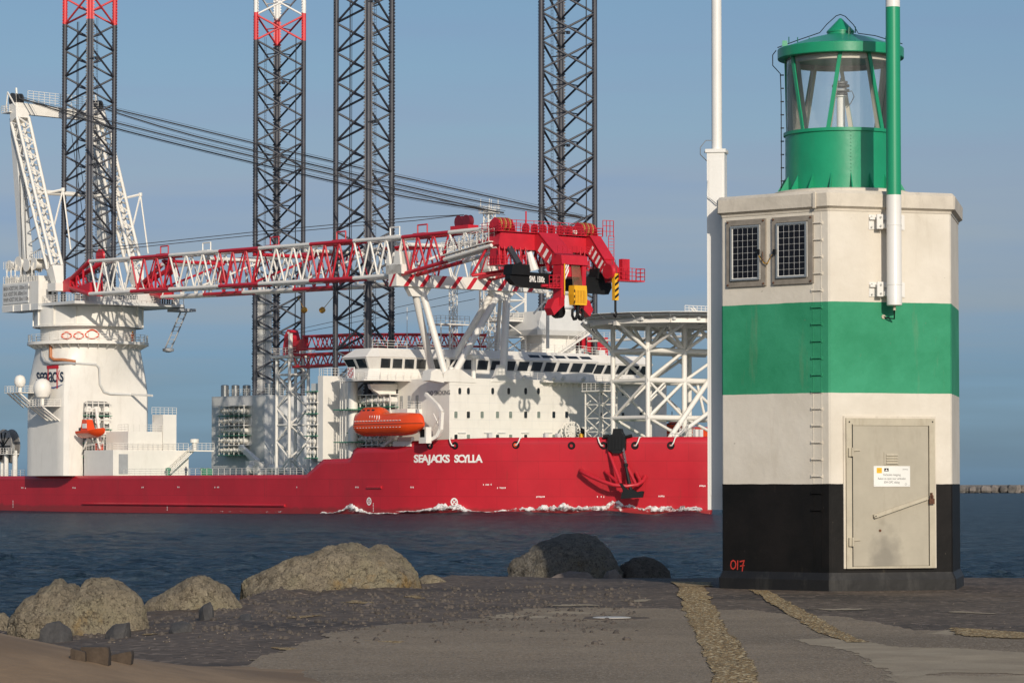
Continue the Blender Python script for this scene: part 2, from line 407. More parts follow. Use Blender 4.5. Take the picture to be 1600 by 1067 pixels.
# anchor hanging from it
p0 = hp(983, 727, 1.6); an = thing('anchor', 'black ship anchor with twin flukes hanging below the bow on its chain', 'anchor', tuple(hp(990, 768, 2.6)), ship=True)
mb = MB(); a0 = hp(981, 727, 1.4); a1 = hp(992, 765, 2.7)
mb.tube(a0, a1, .22, 6, r1=.3); mb.tube(a0, a0+Vector((0, 0, .4)), .35, 8); obj('shank', mb, M_BLK, an, smooth=40)
def anf(a, b, d): return a1+ex*a+up*b+n*d
mb = MB(); mb.prism([(-1.5, -.95), (1.7, -.75), (1.9, .15), (1.6, .2), (.9, .05), (.2, .45), (-.5, .35), (-1.2, 1.2), (-1.7, 1.3), (-1.1, .2), (-1.3, -.1)], anf, -.35, .45)
obj('fluke', mb, M_BLK, an)
mb = MB(); c0 = hp(976, 700, 1.0)
for k in range(9):
    c = c0.lerp(a0+Vector((0, 0, .4)), (k+.5)/9); mb.lathe(c, [(.10, -.05), (.22, -.05), (.22, .05), (.10, .05)], 8, cap=False, axis=(1, 0, .2) if k % 2 else (0, 1, .2))
obj('chain', mb, M_STL, an)

# --- deckhouse ------------------------------------------------------------
def sbox(a, b): return MB().box(a, b)
dh = obj('deckhouse', MB().prism([(10, -1.5), (24, -1.5), (24, 41.5), (10, 41.5)], lambda a, b, d: (a, b, d), 5.2, 17.5), M_WH, ship)
mb = MB(); 
for z in (8.6, 9.9, 11.2, 12.5, 13.8, 15.1, 16.4): mb.box((24.0, -1.48, z), (24.02, 41.4, z+.035))
for v in np.arange(2, 41, 4.1): mb.box((24.0, v, 7.4), (24.018, v+.035, 17.4))
obj('plate_seam', mb, M_WG, dh, kind='stuff')
# portholes: a dark pane in a raised white frame
def porthole(px, py, w_, h_, u=24.0, rnd=True, glass=None):
    c = atu(px, py, u); N = 16; e = .42 if rnd else .12
    def outl(s, d, dep):
        P = []
        for k in range(N):
            a = 2*pi*k/N; x = abs(cos(a))**(2*e if rnd else .3)*(1 if cos(a) > 0 else -1)*w_/2; z = abs(sin(a))**(.5 if rnd else .3)*(1 if sin(a) > 0 else -1)*h_/2
            P.append((u+dep, c.y+x*s, c.z+z*s))
        return P
    fr_ = obj('window_frame', MB().loft([outl(1.28, 0, .0), outl(1.22, 0, .08), outl(1.02, 0, .08), outl(1.0, 0, -.02)], cap=False), M_WH, ship)
    obj('pane', MB().add(outl(1.0, 0, .03), [tuple(range(N))]), glass or M_GLS, fr_)
M_CURT = mat('curtained_window', (.20, .24, .21), .25, var=.25, scale=2)
for px in (718, 731.5, 769.5, 794.5, 821, 841): porthole(px, 611, .58, 1.0)
for px in (941, 942+31, 1016): porthole(px, 614, .5, .85)
for i, px in enumerate((712, 731.5, 753, 777, 797.5, 821, 841.5, 865, 885)): porthole(px, 648, .62, 1.0, rnd=False, glass=M_GLS if i in (1, 5, 7, 8) else M_CURT)
for px in (940, 973, 1001): porthole(px, 649, .55, .9, rnd=False)
for i, px in enumerate((712, 731.5, 777, 797.5, 821, 865)): porthole(px, 683.5, .62, .9, rnd=False, glass=M_CURT if i % 2 else M_GLS)
# gangway gutters above the lowest windows
for px in (721, 762, 783, 820, 856): c = atu(px, 676, 24); obj('rain_gutter', MB().box((24, c.y-.75, c.z-.07), (24.2, c.y+.75, c.z+.07)), M_WG, dh)
# raised shield plates where the boom rest stands
def pl(pts, u0, u1, m=M_WH, name='strut_foot'):
    P = [atu(x, y, u1) for x, y in pts]; return obj(name, MB().prism([(p.y, p.z) for p in P], lambda a, b, d: (d, a, b), u0, u1), m, ship)
pl([(692, 596), (694, 583), (700, 578), (712, 576), (722, 578), (733, 586), (744, 593), (744, 598)], 23.4, 24.12)
pl([(768, 596), (775, 586), (780, 570), (788, 570), (790, 584), (797, 592), (803, 598)], 23.4, 24.12)
pl([(672, 594), (674, 580), (682, 576), (690, 580), (694, 598)], 22.0, 24.1)
# forward rail at the deckhouse roof
obj('railing', MB().rail([(23.8, 8.5, 17.5), (23.8, 17, 17.5)], 1.0, 1.3, .03), M_WH, ship); mb = MB(); mb.rail([(24.6, 20, 17.3), (24.6, 41, 17.3)], 1.0, 1.3, .03)
obj('railing', mb, M_WH, ship)
mb = MB(); mb.box((24, 16, 17.1), (25.3, 41, 17.3))
for v in np.arange(17.5, 33, 1.2): mb.prism([(24, 16.4), (24, 17.1), (25.2, 17.1)], lambda a, b, d: (a, d, b), v, v+.08)
obj('walkway', mb, M_WH, ship)
for px, py in ((740, 568), ): 
    c = atu(px, py, 22); mb = MB(); mb.lathe((22, c.y, 17.5), [(.35, 0), (.35, 3.0), (1.0, 3.0), (1.05, 3.5), (.9, 3.7), (.1, 3.75)], 16); obj('mushroom_vent', mb, M_WH, ship, smooth=35)
for px in (705, 716): c = atu(px, 590, 22.5); obj('vent_pipe', MB().lathe((22.5, c.y, 17.5), [(.2, 0), (.2, 1.0), (.5, 1.0), (.45, 1.6), (.05, 1.7)], 12), M_WH, ship, smooth=35)
for px in (819, 850, 866, 880, 912):
    c = atu(px, 588, 25.4); obj('floodlight', MB().tube((25.1, c.y, 17.6), (25.7, c.y, 17.9), .28, 8), M_WG, ship)

# --- bridge -----------------------------------------------------------------
BP = [(6.5, -7.6), (11.8, -7.6), (13, -6.6), (13, 2.4), (16, 4.2), (16, 33), (13, 34.8), (13, 47), (11.8, 48), (6.5, 48)]
obj('bridge_rear', MB().box((-4, 5, 17.2), (6.6, 44, 22.0)), M_WH, ship)
def offs(P, d):
    n = len(P); R = []
    for i in range(n):
        a = Vector(P[i-1]); b = Vector(P[i]); c = Vector(P[(i+1) % n])
        e1 = (b-a).normalized(); e2 = (c-b).normalized(); n1 = Vector((e1.y, -e1.x)); n2 = Vector((e2.y, -e2.x))
        m_ = (n1+n2); m_ = m_/max(.3, m_.dot(n1)); R.append((b.x+m_.x*d, b.y+m_.y*d))
    return R
LV = [(17.3, -.1), (17.35, .5), (18.9, .1), (19.05, 0), (20.75, .75), (20.85, .85), (22.2, -.7)]
rings = [[(x, y, z) for x, y in offs(BP, d)] for z, d in LV]
bridge = obj('bridge', MB().loft(rings), M_WH, ship)
def bpt(i, t, z, off):      # point on the window band of edge i
    k = (z-19.05)/(20.75-19.05)*.75; R = offs(BP, k+off); a = Vector(R[i]); b = Vector(R[i+1]); p = a.lerp(b, t); return Vector((p.x, p.y, z))
def bwin(i, n, z0=19.12, z1=20.62, m0=.08):
    a = Vector(BP[i]); b = Vector(BP[i+1]); L = (b-a).length; pit = L/n; g = m0*pit
    for k in range(n):
        t0 = (k*pit+g)/L; t1 = ((k+1)*pit-g)/L
        P = [bpt(i, t0, z0, .02), bpt(i, t1, z0, .02), bpt(i, t1, z1, .02), bpt(i, t0, z1, .02)]
        Q = [bpt(i, t0, z0, -.1), bpt(i, t1, z0, -.1), bpt(i, t1, z1, -.1), bpt(i, t0, z1, -.1)]
        wn = obj('bridge_window', MB().loft([Q, P]), M_GLS, ship)
        # thin frame proud of the glass
        mb = MB(); s = .06
        pp = [bpt(i, t, z, .06) for t, z in ((t0, z0), (t1, z0), (t1, z1), (t0, z1))]; cc = sum(pp, Vector())/4
        inn = [p.lerp(cc, .07) for p in pp]; out = [p.lerp(cc, -.03) for p in pp]
        mb.add(out+inn, [(j, (j+1) % 4, 4+(j+1) % 4, 4+j) for j in range(4)]); obj('frame', mb, M_WG, wn)
bwin(0, 2); bwin(2, 4); bwin(3, 1); bwin(4, 11, m0=.1); bwin(5, 1); bwin(6, 5)
# sloped skylights over the starboard-facing end of the central front
for k in range(5):
    t0 = .545+k*.09; t1 = t0+.072; R0 = offs(BP, .85-.3*1.55+.03); R1 = offs(BP, .85-.62*1.55+.03)
    def q(R, t, z): a = Vector(R[4]); b = Vector(R[5]); p = a.lerp(b, t); return (p.x, p.y, z)
    z0 = 20.85+.3*1.35; z1 = 20.85+.62*1.35
    obj('skylight', MB().add([q(R0, t0, z0+.02), q(R0, t1, z0+.02), q(R1, t1, z1+.02), q(R1, t0, z1+.02)], [(0, 1, 2, 3)]), M_GLS, ship)
R = offs(BP, -.9); mb = MB(); P = [(x, y, 22.2) for x, y in R]; mb.rail(P[1:-1], 1.2, 1.6, .035); obj('railing', mb, M_WH, ship)
R = offs(BP, 1.1)
mb = MB(); rr = offs(BP, 1.25); mb.loft([[(x, y, 17.2) for x, y in offs(BP, .0)], [(x, y, 17.2) for x, y in rr], [(x, y, 17.36) for x, y in rr], [(x, y, 17.36) for x, y in offs(BP, 0)]], cap=False); obj('wing_walkway', mb, M_WH, ship)
mb = MB(); P = [(x, y, 17.36) for x, y in R]; mb.rail(P[0:5], 1.1, 1.4, .035); obj('railing', mb, M_WH, ship); obj('railing', MB().rail(P[6:9], 1.1, 1.4, .035), M_WH, ship)
# life ring box and red sign on the wing
c = atv(549, 587, -9.3); mb = MB().box((c.x-.9, -9.42, 17.6), (c.x+.9, -9.3, 19.3)); sg = obj('wing_sign', mb, M_LET, ship)
mb = MB()
for a in range(4):
    for b in range(5):
        if (a*7+b*5) % 3: mb.box((c.x-.7+a*.38, -9.47, 17.75+b*.3), (c.x-.45+a*.38, -9.44, 17.93+b*.3))
obj('sign_symbols', mb, M_LOGR, sg)
# wing supports: gusset plate below the starboard wing, with a black panel that paints the dark of an opening
pl([(578, 600), (620, 600), (665, 600), (665, 612), (637, 612), (636, 645), (626, 645), (624, 637), (580, 607)], 10.1, 10.8, name='wing_bracket')
obj('opening_shade_panel', MB().box((10.8, -1.8, 13.6), (10.85, -.2, 16.0)), M_BLK, ship)
mb = MB(); mb.box((-6, -1.5, 5.2), (9.9, 6, 17.2)); obj('stair_block', mb, M_WG, ship)
mb = MB(); mb.box((10, -4.2, 11.2), (17, -1.5, 12.9)); mb.box((10, -4.4, 11.0), (17.2, -1.5, 11.2)); obj('muster_platform', mb, M_WH, ship)
mb = MB(); mb.rail([(10, -4.3, 12.9), (17, -4.3, 12.9), (17, -1.6, 12.9)], 1.1, 1.2, .03); obj('railing', mb, M_WH, ship)
for k in range(3):
    mb = MB(); mb.box((11.5+k*2, -1.55, 13.1), (12.2+k*2, -1.5, 15.0)); obj('door', mb, M_GR, dh)
def imo():
    c = atv(686, 614, -1.5)
    return obj('number_lettering', textmb('NO SMOKING', .95, lambda a, b: (c.x+a, -1.54, c.z+b), off=.02, xs=.95), M_GTX, dh)
imo()
# --- equipment on the bridge roof
mb = MB()
obj('funnel_housing', MB().loft([[(x, y, 22.2) for x, y in ((1.5, 29.8), (7, 29.8), (7, 36.8), (1.5, 36.8))], [(x, y, 25.4) for x, y in ((1.5, 29.8), (7, 29.8), (7, 36.8), (1.5, 36.8))]]), M_WH, ship)
obj('exhaust_hood', MB().loft([[(x, y, 25.4) for x, y in ((-.5, 28), (8.2, 28), (8.2, 38.3), (-.5, 38.3))], [(x, y, 26.2) for x, y in ((-.8, 27.6), (8.6, 27.6), (8.6, 38.6), (-.8, 38.6))], [(x, y, 29.2) for x, y in ((-.8, 28.6), (8.6, 28.6), (8.6, 38.6), (-.8, 38.6))]]), M_WG, ship)
# lattice communications mast
def lattice(parent, name, c, w_, z0, z1, bay, r, br, m, cage=True):
    x, y = c; P = [(x-w_/2, y-w_/2), (x+w_/2, y-w_/2), (x+w_/2, y+w_/2), (x-w_/2, y+w_/2)]
    for a, b in P: member(parent, 'post', (a, b, z0), (a, b, z1), r, m, 6)
    n = max(1, round((z1-z0)/bay)); h = (z1-z0)/n
    for k in range(n):
        za = z0+k*h; zb = za+h
        for i in range(4):
            a = P[i]; b = P[(i+1) % 4]
            if k % 2: a, b = b, a
            member(parent, 'brace', (*a, za), (*b, zb), br, m, 4); member(parent, 'brace', (*P[i], zb), (*P[(i+1) % 4], zb), br, m, 4)
mast = obj('comms_mast', MB().box((1.2, 22.2, 22.2), (2.8, 23.8, 22.5)), M_WH, ship)
lattice(mast, 'm', (2, 23), 1.3, 22.2, 45.5, 1.7, .11, .06, M_WH)
mb = MB(); mb.box((.8, 21.8, 44.9), (3.2, 24.2, 45.1)); mb.rail([(.8, 21.8, 45.1), (3.2, 21.8, 45.1), (3.2, 24.2, 45.1), (.8, 24.2, 45.1), (.8, 21.8, 45.1)], 1, 1, .04)
for a, b in ((1, 22), (3, 24), (2, 23), (1.2, 24)): mb.tube((a, b, 45), (a, b, 47.3), .06, 4)
obj('yard', MB().tube((2, 21, 43), (2, 25, 43), .08, 4), M_WH, ship); obj('yard', MB().tube((2, 21.4, 41), (2, 24.6, 41), .08, 4), M_WH, ship)
obj('mast_top', mb, M_WH, ship)
tow = obj('antenna_tower', MB().box((-1.5, 23.2, 27.6), (4.2, 29.2, 27.85)), M_WH, ship)
lattice(tow, 't', (1.4, 26.2), 5.2, 22.2, 34.0, 2.9, .22, .11, M_WH)
mb = MB(); mb.box((-1.8, 22.8, 33.9), (4.8, 29.8, 34.15)); mb.rail([(-1.8, 22.8, 34.15), (4.8, 22.8, 34.15), (4.8, 29.8, 34.15), (-1.8, 29.8, 34.15)], 1.1, 1, .04)
mb.rail([(-1.5, 23.2, 27.85), (4.2, 23.2, 27.85), (4.2, 29.2, 27.85)], 1.1, 1, .04); obj('tower_platform', mb, M_WH, ship)
m2 = obj('ladder_mast', MB().box((9, 9, 22.2), (10.6, 10.6, 22.4)), M_WH, ship)
lattice(m2, 'm', (9.8, 9.9), .9, 22.2, 33.5, 1.3, .07, .045, M_WH)
mb = MB(); mb.box((8, 6.2, 26.2), (11.5, 11.8, 26.4)); mb.rail([(8, 6.2, 26.4), (11.5, 6.2, 26.4), (11.5, 11.8, 26.4)], 1.2, .9, .04)
for a, b in ((11.3, 6.4), (11.3, 8.2), (8.2, 6.4)): mb.tube((a, b, 19), (a, b, 26.2), .1, 5)
for k in range(8): mb.tube((11.3, 6.4, 20+k*.8), (11.3, 8.2, 20+k*.8), .04, 4)
obj('radar_platform', mb, M_WH, ship)
mb = MB()
for px, y0, y1, u in [(636, 480, 548, 4), (616, 535, 548, 4), (573, 530, 550, 2), (722, 500, 545, 8), (905, 505, 545, 6), (888, 520, 548, 8)]:
    a = atu(px, y1, u); b = atu(px, y0, u); mb.tube((u, a.y, 22.2), (u, a.y, b.z), .05, 4)
obj('whip_antenna', mb, M_WH, ship)
for px, py, r in [(573, 537, .45)]: c = atu(px, py, 2); obj('radome', MB().lathe((2, c.y, 22.2), [(.15, 0), (.15, 1.0), (r, 1.2), (r, 1.7), (r*.7, 2.1), (.02, 2.25)], 14), M_WH, ship, smooth=50)
random.seed(3)
mb = MB()
for k in range(40):
    u = random.uniform(-2, 6); v = random.uniform(8, 44); s = random.uniform(.3, .9); mb.box((u, v, 22.2), (u+s, v+s*1.3, 22.2+s*random.uniform(.6, 2)))
obj('roof_equipment', mb, M_WG, ship, kind='stuff')

# --- boom rest: striped cross beam on splayed legs ---------------------------
zb0, zb1 = 31.1, 32.9
rest = obj('boom_rest_beam', MB().box((19.6, -9.6, zb0), (21.6, 19.5, zb1)), M_WH, ship)
for k in range(9):
    v0 = -8.3+k*2.95
    obj('red_stripe', MB().add([(21.62, v0, zb0), (21.62, v0+.85, zb0), (21.62, v0+2.3, zb1), (21.62, v0+1.45, zb1)], [(0, 1, 2, 3)]), M_RED, rest)
obj('red_stripe', MB().add([(19.7, -9.62, zb0), (20.3, -9.62, zb0), (21.5, -9.62, zb1), (20.9, -9.62, zb1)], [(0, 1, 2, 3)]), M_RED, rest)
for v0 in (-9.4, 7.2):
    for k in range(3):
        obj('saddle_plate', MB().prism([(18.6, 32.9), (22.6, 32.9), (22.0, 36.2), (20.9, 36.4), (20.6, 34.6), (19.6, 34.4), (19.2, 36.3), (18.9, 36)], lambda a, b, d: (a, d, b), v0+k*.95, v0+k*.95+.4), M_WH, rest)
    obj('saddle_bottom', MB().box((18.6, v0, 32.9), (22.6, v0+2.3, 34.3)), M_WH, rest)
def strut(p0, p1, r=.52): member(rest, 'strut', p0, p1, r, M_WH, 16)
tL = Vector((20.6, -5.0, 31.2)); tR = Vector((20.6, 10.4, 31.2))
f = lambda px, u: Vector((u, atu(px, 588, u).y, 17.6))
strut(tL+Vector((0, -.7, 0)), f(678, 17)); strut(tL+Vector((0, .7, 0)), f(697, 23.6))
strut(tR+Vector((-.3, -.6, 0)), f(690, 15)); strut(tR+Vector((0, .4, 0)), f(707, 23.5)); strut(tR+Vector((0, 1.7, 0)), f(786, 23.6), .58)
strut(tR+Vector((-1, 1.3, 0)), f(772, 8), .3)
for t in (tL, tR+Vector((0, .5, 0))): obj('gusset', MB().prism([(t.y-2.2, 31.1), (t.y+2.4, 31.1), (t.y+1.3, 29.7), (t.y-1.3, 29.7)], lambda a, b, d: (d, a, b), 20.1, 21.1), M_WH, rest)
mb = MB(); mb.box((19.6, 19.5, 31.1), (23.6, 22.8, 31.35)); mb.rail([(23.5, 15, 31.3), (23.5, 22.8, 31.3), (19.6, 22.8, 31.3)], 1.2, .9, .04); mb.tube((22, 20, 31.1), (21, 17, 27.8), .15, 6); mb.tube((22, 19, 31.1), (21.5, 19.4, 22.5), .28, 8)
obj('side_platform', mb, M_WH, rest)

# --- helideck ---------------------------------------------------------------
hc = (48.5, 22.5); HR = 13.8; N8 = 16
ringp = lambda r, z, n=N8, o=0: [(hc[0]+r*cos(2*pi*(k+o)/n), hc[1]+r*sin(2*pi*(k+o)/n), z) for k in range(n)]
heli = obj('helideck', MB().loft([ringp(HR, 25.9), ringp(HR, 26.35)]), M_WG, ship)
for k in range(N8): member(heli, 'rim_girder', ringp(HR-.9, 25.2)[k], ringp(HR-.9, 25.2)[(k+1) % N8], .36, M_WH, 4)
mb = MB()
for k in range(N8):
    a, b = ringp(HR, 25.6)[k], ringp(HR, 25.6)[(k+1) % N8]; c, d = ringp(HR+1.4, 26.36)[k], ringp(HR+1.4, 26.36)[(k+1) % N8]
    mb.tube(c, d, .06, 4); mb.tube(a, c, .06, 4); mb.tube(Vector(a).lerp(Vector(b), .5), Vector(c).lerp(Vector(d), .5), .05, 4)
    a2, b2 = ringp(HR+.75, 26.3)[k], ringp(HR+.75, 26.3)[(k+1) % N8]; mb.tube(a2, b2, .04, 4)
obj('safety_net_frame', mb, M_WG, heli)
M_NET = mat('helideck_net', (.34, .32, .29), .8, var=.3, scale=6)
mb = MB(); mb.loft([ringp(HR+.02, 26.22), ringp(HR+1.4, 26.3), ringp(HR+1.4, 26.33), ringp(HR+.02, 26.25)], cap=False); obj('safety_net', mb, M_NET, heli)
for k in range(9):
    v = hc[1]-12+k*3; h = sqrt(max(1, HR**2-(v-hc[1])**2))
    member(heli, 'deck_beam', (hc[0]-h+.6, v, 25.5), (hc[0]+h-.6, v, 25.5), .28, M_WG, 4)
for u in (40, 50): 
    h = sqrt(HR**2-(u-hc[0])**2); member(heli, 'girder', (u, hc[1]-h+.4, 25.0), (u, hc[1]+h-.4, 25.0), .42, M_WH, 4)
UA, UBk = 50.2, 42.2; VV = (15.3, 22.4, 30.4); LVL = (8.2, 11.3, 16.8, 21.2, 25.0)
for u in (UA, UBk):
    for v in VV:
        if u == UA and v == 30.4: continue
        member(heli, 'column', (u, v, 8.0), (u, v, 25.2), .36 if v != 22.4 else .40, M_WH, 12)
member(heli, 'column', (UA, 30.4, 16.8), (UA, 30.4, 25.2), .4, M_WH, 12)
for z in (11.3, 16.8, 21.2):
    for u in (UA, UBk): member(heli, 'beam', (u, VV[0]-.3, z), (u, VV[2]+3.2, z), .40, M_WH, 10)
    for v in VV: member(heli, 'beam', (UBk, v, z), (UA, v, z), .34, M_WH, 10)
def hb(a, b, r=.30): member(heli, 'brace', a, b, r*.82, M_WH, 10)
for u in (UBk, UA):
    V0, V1, V2 = VV
    hb((u, V0, 16.8), (u, V1, 21.2)) if u == UA else hb((u, V0, 21.2), (u, V1, 16.8), .36)
    hb((u, V1, 16.8), (u, V2, 21.2), .28)
    hb((u, V0, 11.3), (u, V1, 16.8), .3); hb((u, V1, 16.8), (u, V2, 11.3), .3)
    hb((u, V0, 11.3), (u, V1, 8.2), .28); hb((u, V1, 11.3), (u, V2, 8.2), .28)
    hb((u, V0, 16.8), (u, V1, 11.3), .24)
    hb((u, V0, 21.2), (u, V0+3.5, 25), .3); hb((u, V1, 21.2), (u, V1+3.6, 25), .3); hb((u, V1, 21.2), (u, V1-3.2, 25), .28)
# long raking legs from the stem
hb((51.6, 18.2, 8.2), (51.2, 30.2, 21.2), .46); hb((52, 18.6, 8.2), (52.2, 35.0, 17.5), .38); hb((UA, 30.4, 21.2), (UA, 37.5, 16.0), .34)
hb((UA, 33.0, 8.2), (UA, 38.5, 16.5), .4); hb((UA, 25, 16.2), (UA, 26.5, 11.3), .26); hb((UA, 26.5, 11.3), (UA, 30.4, 8.2), .26)
hb((UA, 22.4, 11.3), (UA, 32.8, 11.3), .38)
# flaring top struts to the rim
for k, (v0, u0) in enumerate([(VV[0], UBk), (VV[0], UA), (VV[1], UA), (VV[2], UA)]):
    hb((u0, v0, 21.2), (u0-1.0, v0-5.2, 25.3), .34)
for v0 in VV: hb((UA, v0, 21.2), (UA+8, v0+1.0, 25.4), .3); hb((UBk, v0, 21.2), (UBk-5, v0, 25.3), .26)
for v_ in (15.3, 22.4): hb((UBk, v_, 16.8), (UA, v_, 21.2), .26); hb((UBk, v_, 11.3), (UA, v_, 16.8), .26); hb((UBk, v_, 25.2), (UA, v_, 21.2), .24)
for z_ in (13.9,): hb((UA, 15.3, z_), (UA, 18.9, 16.8), .2); hb((UBk, 22.4, z_), (UBk, 26.2, 16.8), .2); hb((UBk, 30.4, 18.9), (UBk, 26.4, 21.2), .2)
hb((46, 15.3, 21.2), (46, 22.4, 25.2), .22); hb((46, 22.4, 21.2), (46, 30.4, 25.2), .22); hb((46, 22.4, 25.2), (46, 15.3, 21.2), .22)
hb((UA, 30.4, 21.2), (UA, 35, 25.3), .3); hb((UA, 30.4, 21.2), (UA+1, 27, 25.3), .28)
mb = MB(); c = atu(1068, 503, 52)
for zz_ in (25.4, 26.6): mb.box((51, c.y-.6, zz_), (53, c.y+5, zz_+.12))
mb.rail([(53, c.y-.6, 25.5), (53, c.y+5, 25.5)], 1.1, .8, .05); mb.rail([(53, c.y-.6, 26.7), (53, c.y+5, 26.7)], 1.1, .8, .05)
mb.tube((53.1, c.y+.4, 27.5), (53.1, c.y+3.2, 25.2), .12, 5); mb.tube((53.1, c.y+1.0, 27.5), (53.1, c.y+3.8, 25.2), .12, 5)
obj('access_stair', mb, M_WH, heli)
mb = MB(); mb.box((8.2, 38.3, 24.5), (40, 40.0, 24.75)); mb.rail([(8.2, 38.2, 24.75), (34, 38.2, 24.75)], 1.1, 1.4, .035); mb.tube((14, 38.3, 24.5), (36, 38.3, 24.5), .2, 6); obj('gangway', mb, M_WH, ship)
mb = MB(); a = atu(808, 541, 8.6); b = atu(893, 510, 8.6)
for s in (0, .55): mb.tube((8.8+s, 31.5, 22.3), (8.8+s, 38.2, 26.0), .13, 5)
mb.rail([(9.3, 31.5, 22.3), (9.3, 38.2, 26.0)], 1.0, .8, .04); obj('stair', mb, M_WH, ship)
# lattice access tower beside the deckhouse
acc = obj('access_tower', MB().box((31.5, 17.4, 7.4), (36.5, 22.4, 7.6)), M_WH, ship)
lattice(acc, 'a', (34.0, 19.8), 3.4, 7.4, 15.6, 1.9, .13, .08, M_WH)
obj('tower_platform', MB().box((31.8, 17.7, 15.5), (36.2, 22.0, 15.7)), M_WH, ship)
mb = MB(); mb.rail([(31.9, 17.8, 15.7), (36.1, 17.8, 15.7), (36.1, 21.9, 15.7)], 1.1, 1, .04); obj('railing', mb, M_WH, ship)
# cable reel with spokes
c = atu(894, 668, 27); rl = obj('cable_reel', MB().lathe((26.6, c.y, 9.6), [(.3, -.7), (.3, .7)], 12, axis=(1, 0, 0)), M_WH, ship)
for s in (-.5, .5):
    mb = MB(); N = 28; R1 = 1.55; vs = []
    mb.lathe((26.6+s, c.y, 9.6), [(R1-.22, -.06), (R1, -.06), (R1, .06), (R1-.22, .06), (R1-.22, -.06)], N, cap=False, axis=(1, 0, 0)); obj('rim', mb, M_WH, rl, smooth=40)
    for k in range(14):
        a = 2*pi*k/14; member(rl, 'spoke', (26.6+s, c.y, 9.6), (26.6+s, c.y+(R1-.1)*cos(a), 9.6+(R1-.1)*sin(a)), .10, M_WH, 4)
obj('reel_drum', MB().lathe((26.6, c.y, 9.6), [(.95, -.5), (.95, .5)], 24, axis=(1, 0, 0)), M_WG, rl, smooth=40)
c2 = atu(919, 668, 26); obj('winch_recess', MB().lathe((24.05, c2.y, 9.0), [(.02, 0), (1.25, 0), (1.25, .05), (.02, .05)], 20, axis=(1, 0, 0)), M_BLK, dh)
c = atu(908, 680, 29); obj('yellow_bollard', MB().lathe((29, c.y, 7.3), [(.2, 0), (.2, 1.1), (.38, 1.2), (.38, 1.8), (.2, 1.95), (.02, 2)], 12), M_YEL, ship, smooth=40)
# small bow bulwark fittings
mb = MB()
for px in (762, 869, 850, 1085, 1092):
    p, n = hit(px, 690)
    if p: mb.box((p.x-.9, p.y+.5, 8.3), (p.x-.3, p.y+1.1, 9.0+.5*(px > 1000)))
obj('vent_box', mb, M_WG, ship, kind='stuff')
p, n = hit(1080, 690); mb = MB(); mb.rail([hit(1062, 690)[0]+Vector((-.3, .3, 1.4)), hit(1075, 690)[0]+Vector((-.3, .3, 1.4)), (53, 20.2, 8.4), (50, 24.5, 8.4)], 1.5, .8, .05); obj('railing', mb, M_WH, ship)

# --- aft and midship houses --------------------------------------------------
random.seed(11)
def rack(name, c0, c1, levels, nx, face='v', seedlen=10):
    """open rack of platforms, posts and jacking motors between two corners of a vertical plane"""
    (a0, z0), (a1, z1), fixed, depth = c0, c1, levels[0], levels[1]
    fr_ = (lambda a, d, z: (a, fixed-d, z)) if face == 'v' else (lambda a, d, z: (fixed+d, a, z))
    n = levels[2]; rk = obj(name, MB().box((a0, -.05, z0), (a1, .02, z1), fr_), M_WG, ship)
    mb = MB()
    for k in range(nx+1): x = a0+(a1-a0)*k/nx; mb.box((x-.07, .05, z0), (x+.07, depth+.1, z1), lambda a, d, z: fr_(a, depth if d > .06 else depth-.14, z))
    obj('rack_posts', mb, M_WH, rk)
    for j in range(n+1):
        z = z0+(z1-z0)*j/n; obj('rack_platform', MB().box((a0-.2, .05, z-.06), (a1+.2, depth+.3, z+.07), fr_), M_GRN if j % 2 == 0 else M_WH, rk)
        if j < n:
            mb = MB()
            for q in range(max(1, int((a1-a0)/1.1))):
                x = a0+.55+q*1.1; zc = z+(z1-z0)/n*.5; h = (z1-z0)/n*.30
                p = Vector(fr_(x, .1, zc)); p2 = Vector(fr_(x+random.uniform(-.1, .1), depth*.8, zc+random.uniform(-.1, .1)))
                mb.tube(p, p2, h, 8); mb.tube(p2, p2+(p2-p)*.35, h*.55, 8)
            mb.box((a0, depth+.2, z+(z1-z0)/n*.45), (a1, depth+.25, z+(z1-z0)/n*.5), fr_)
            obj('jacking_motor', mb, M_WH, rk, smooth=40)
    return rk
# jacking house round the far aft leg
jb = obj('jacking_house', MB().box((-93.5, 31.6, 3), (-75.8, 49.2, 17.7)), M_WG, ship)
rack('jacking_rack', (-88.5, 6.8), (-80.2, 15.8), (31.55, 1.6, 5), 5)
for u, v in ((-92, 33.5), (-91, 35.2), (-90.0, 37), (-78, 34), (-77.6, 36), (-77.3, 38.1)):
    fn = obj('funnel', MB().lathe((u, v, 17.7), [(.75, 0), (.75, 2.1), (.6, 2.2), (.6, 1.6)], 14, cap=False), M_STL, ship, smooth=40)
mb = MB(); mb.rail([(-88, 31.8, 17.7), (-76, 31.8, 17.7), (-76, 48, 17.7)], 1.2, 1.3, .04); obj('railing', mb, M_WH, ship)
for (a, b, u_, v_) in [(-89.6, 12.2, 0, 31.5)]: 
    for k in range(5): obj('louvre', MB().box((a-.6, 31.4, b+k*.3), (a+.6, 31.55, b+k*.3+.12)), M_WG, jb)
for k in range(5): obj('louvre', MB().box((-75.75, 34.2, 12.2+k*.3), (-75.6, 35.5, 12.2+k*.3+.12)), M_GR, jb)
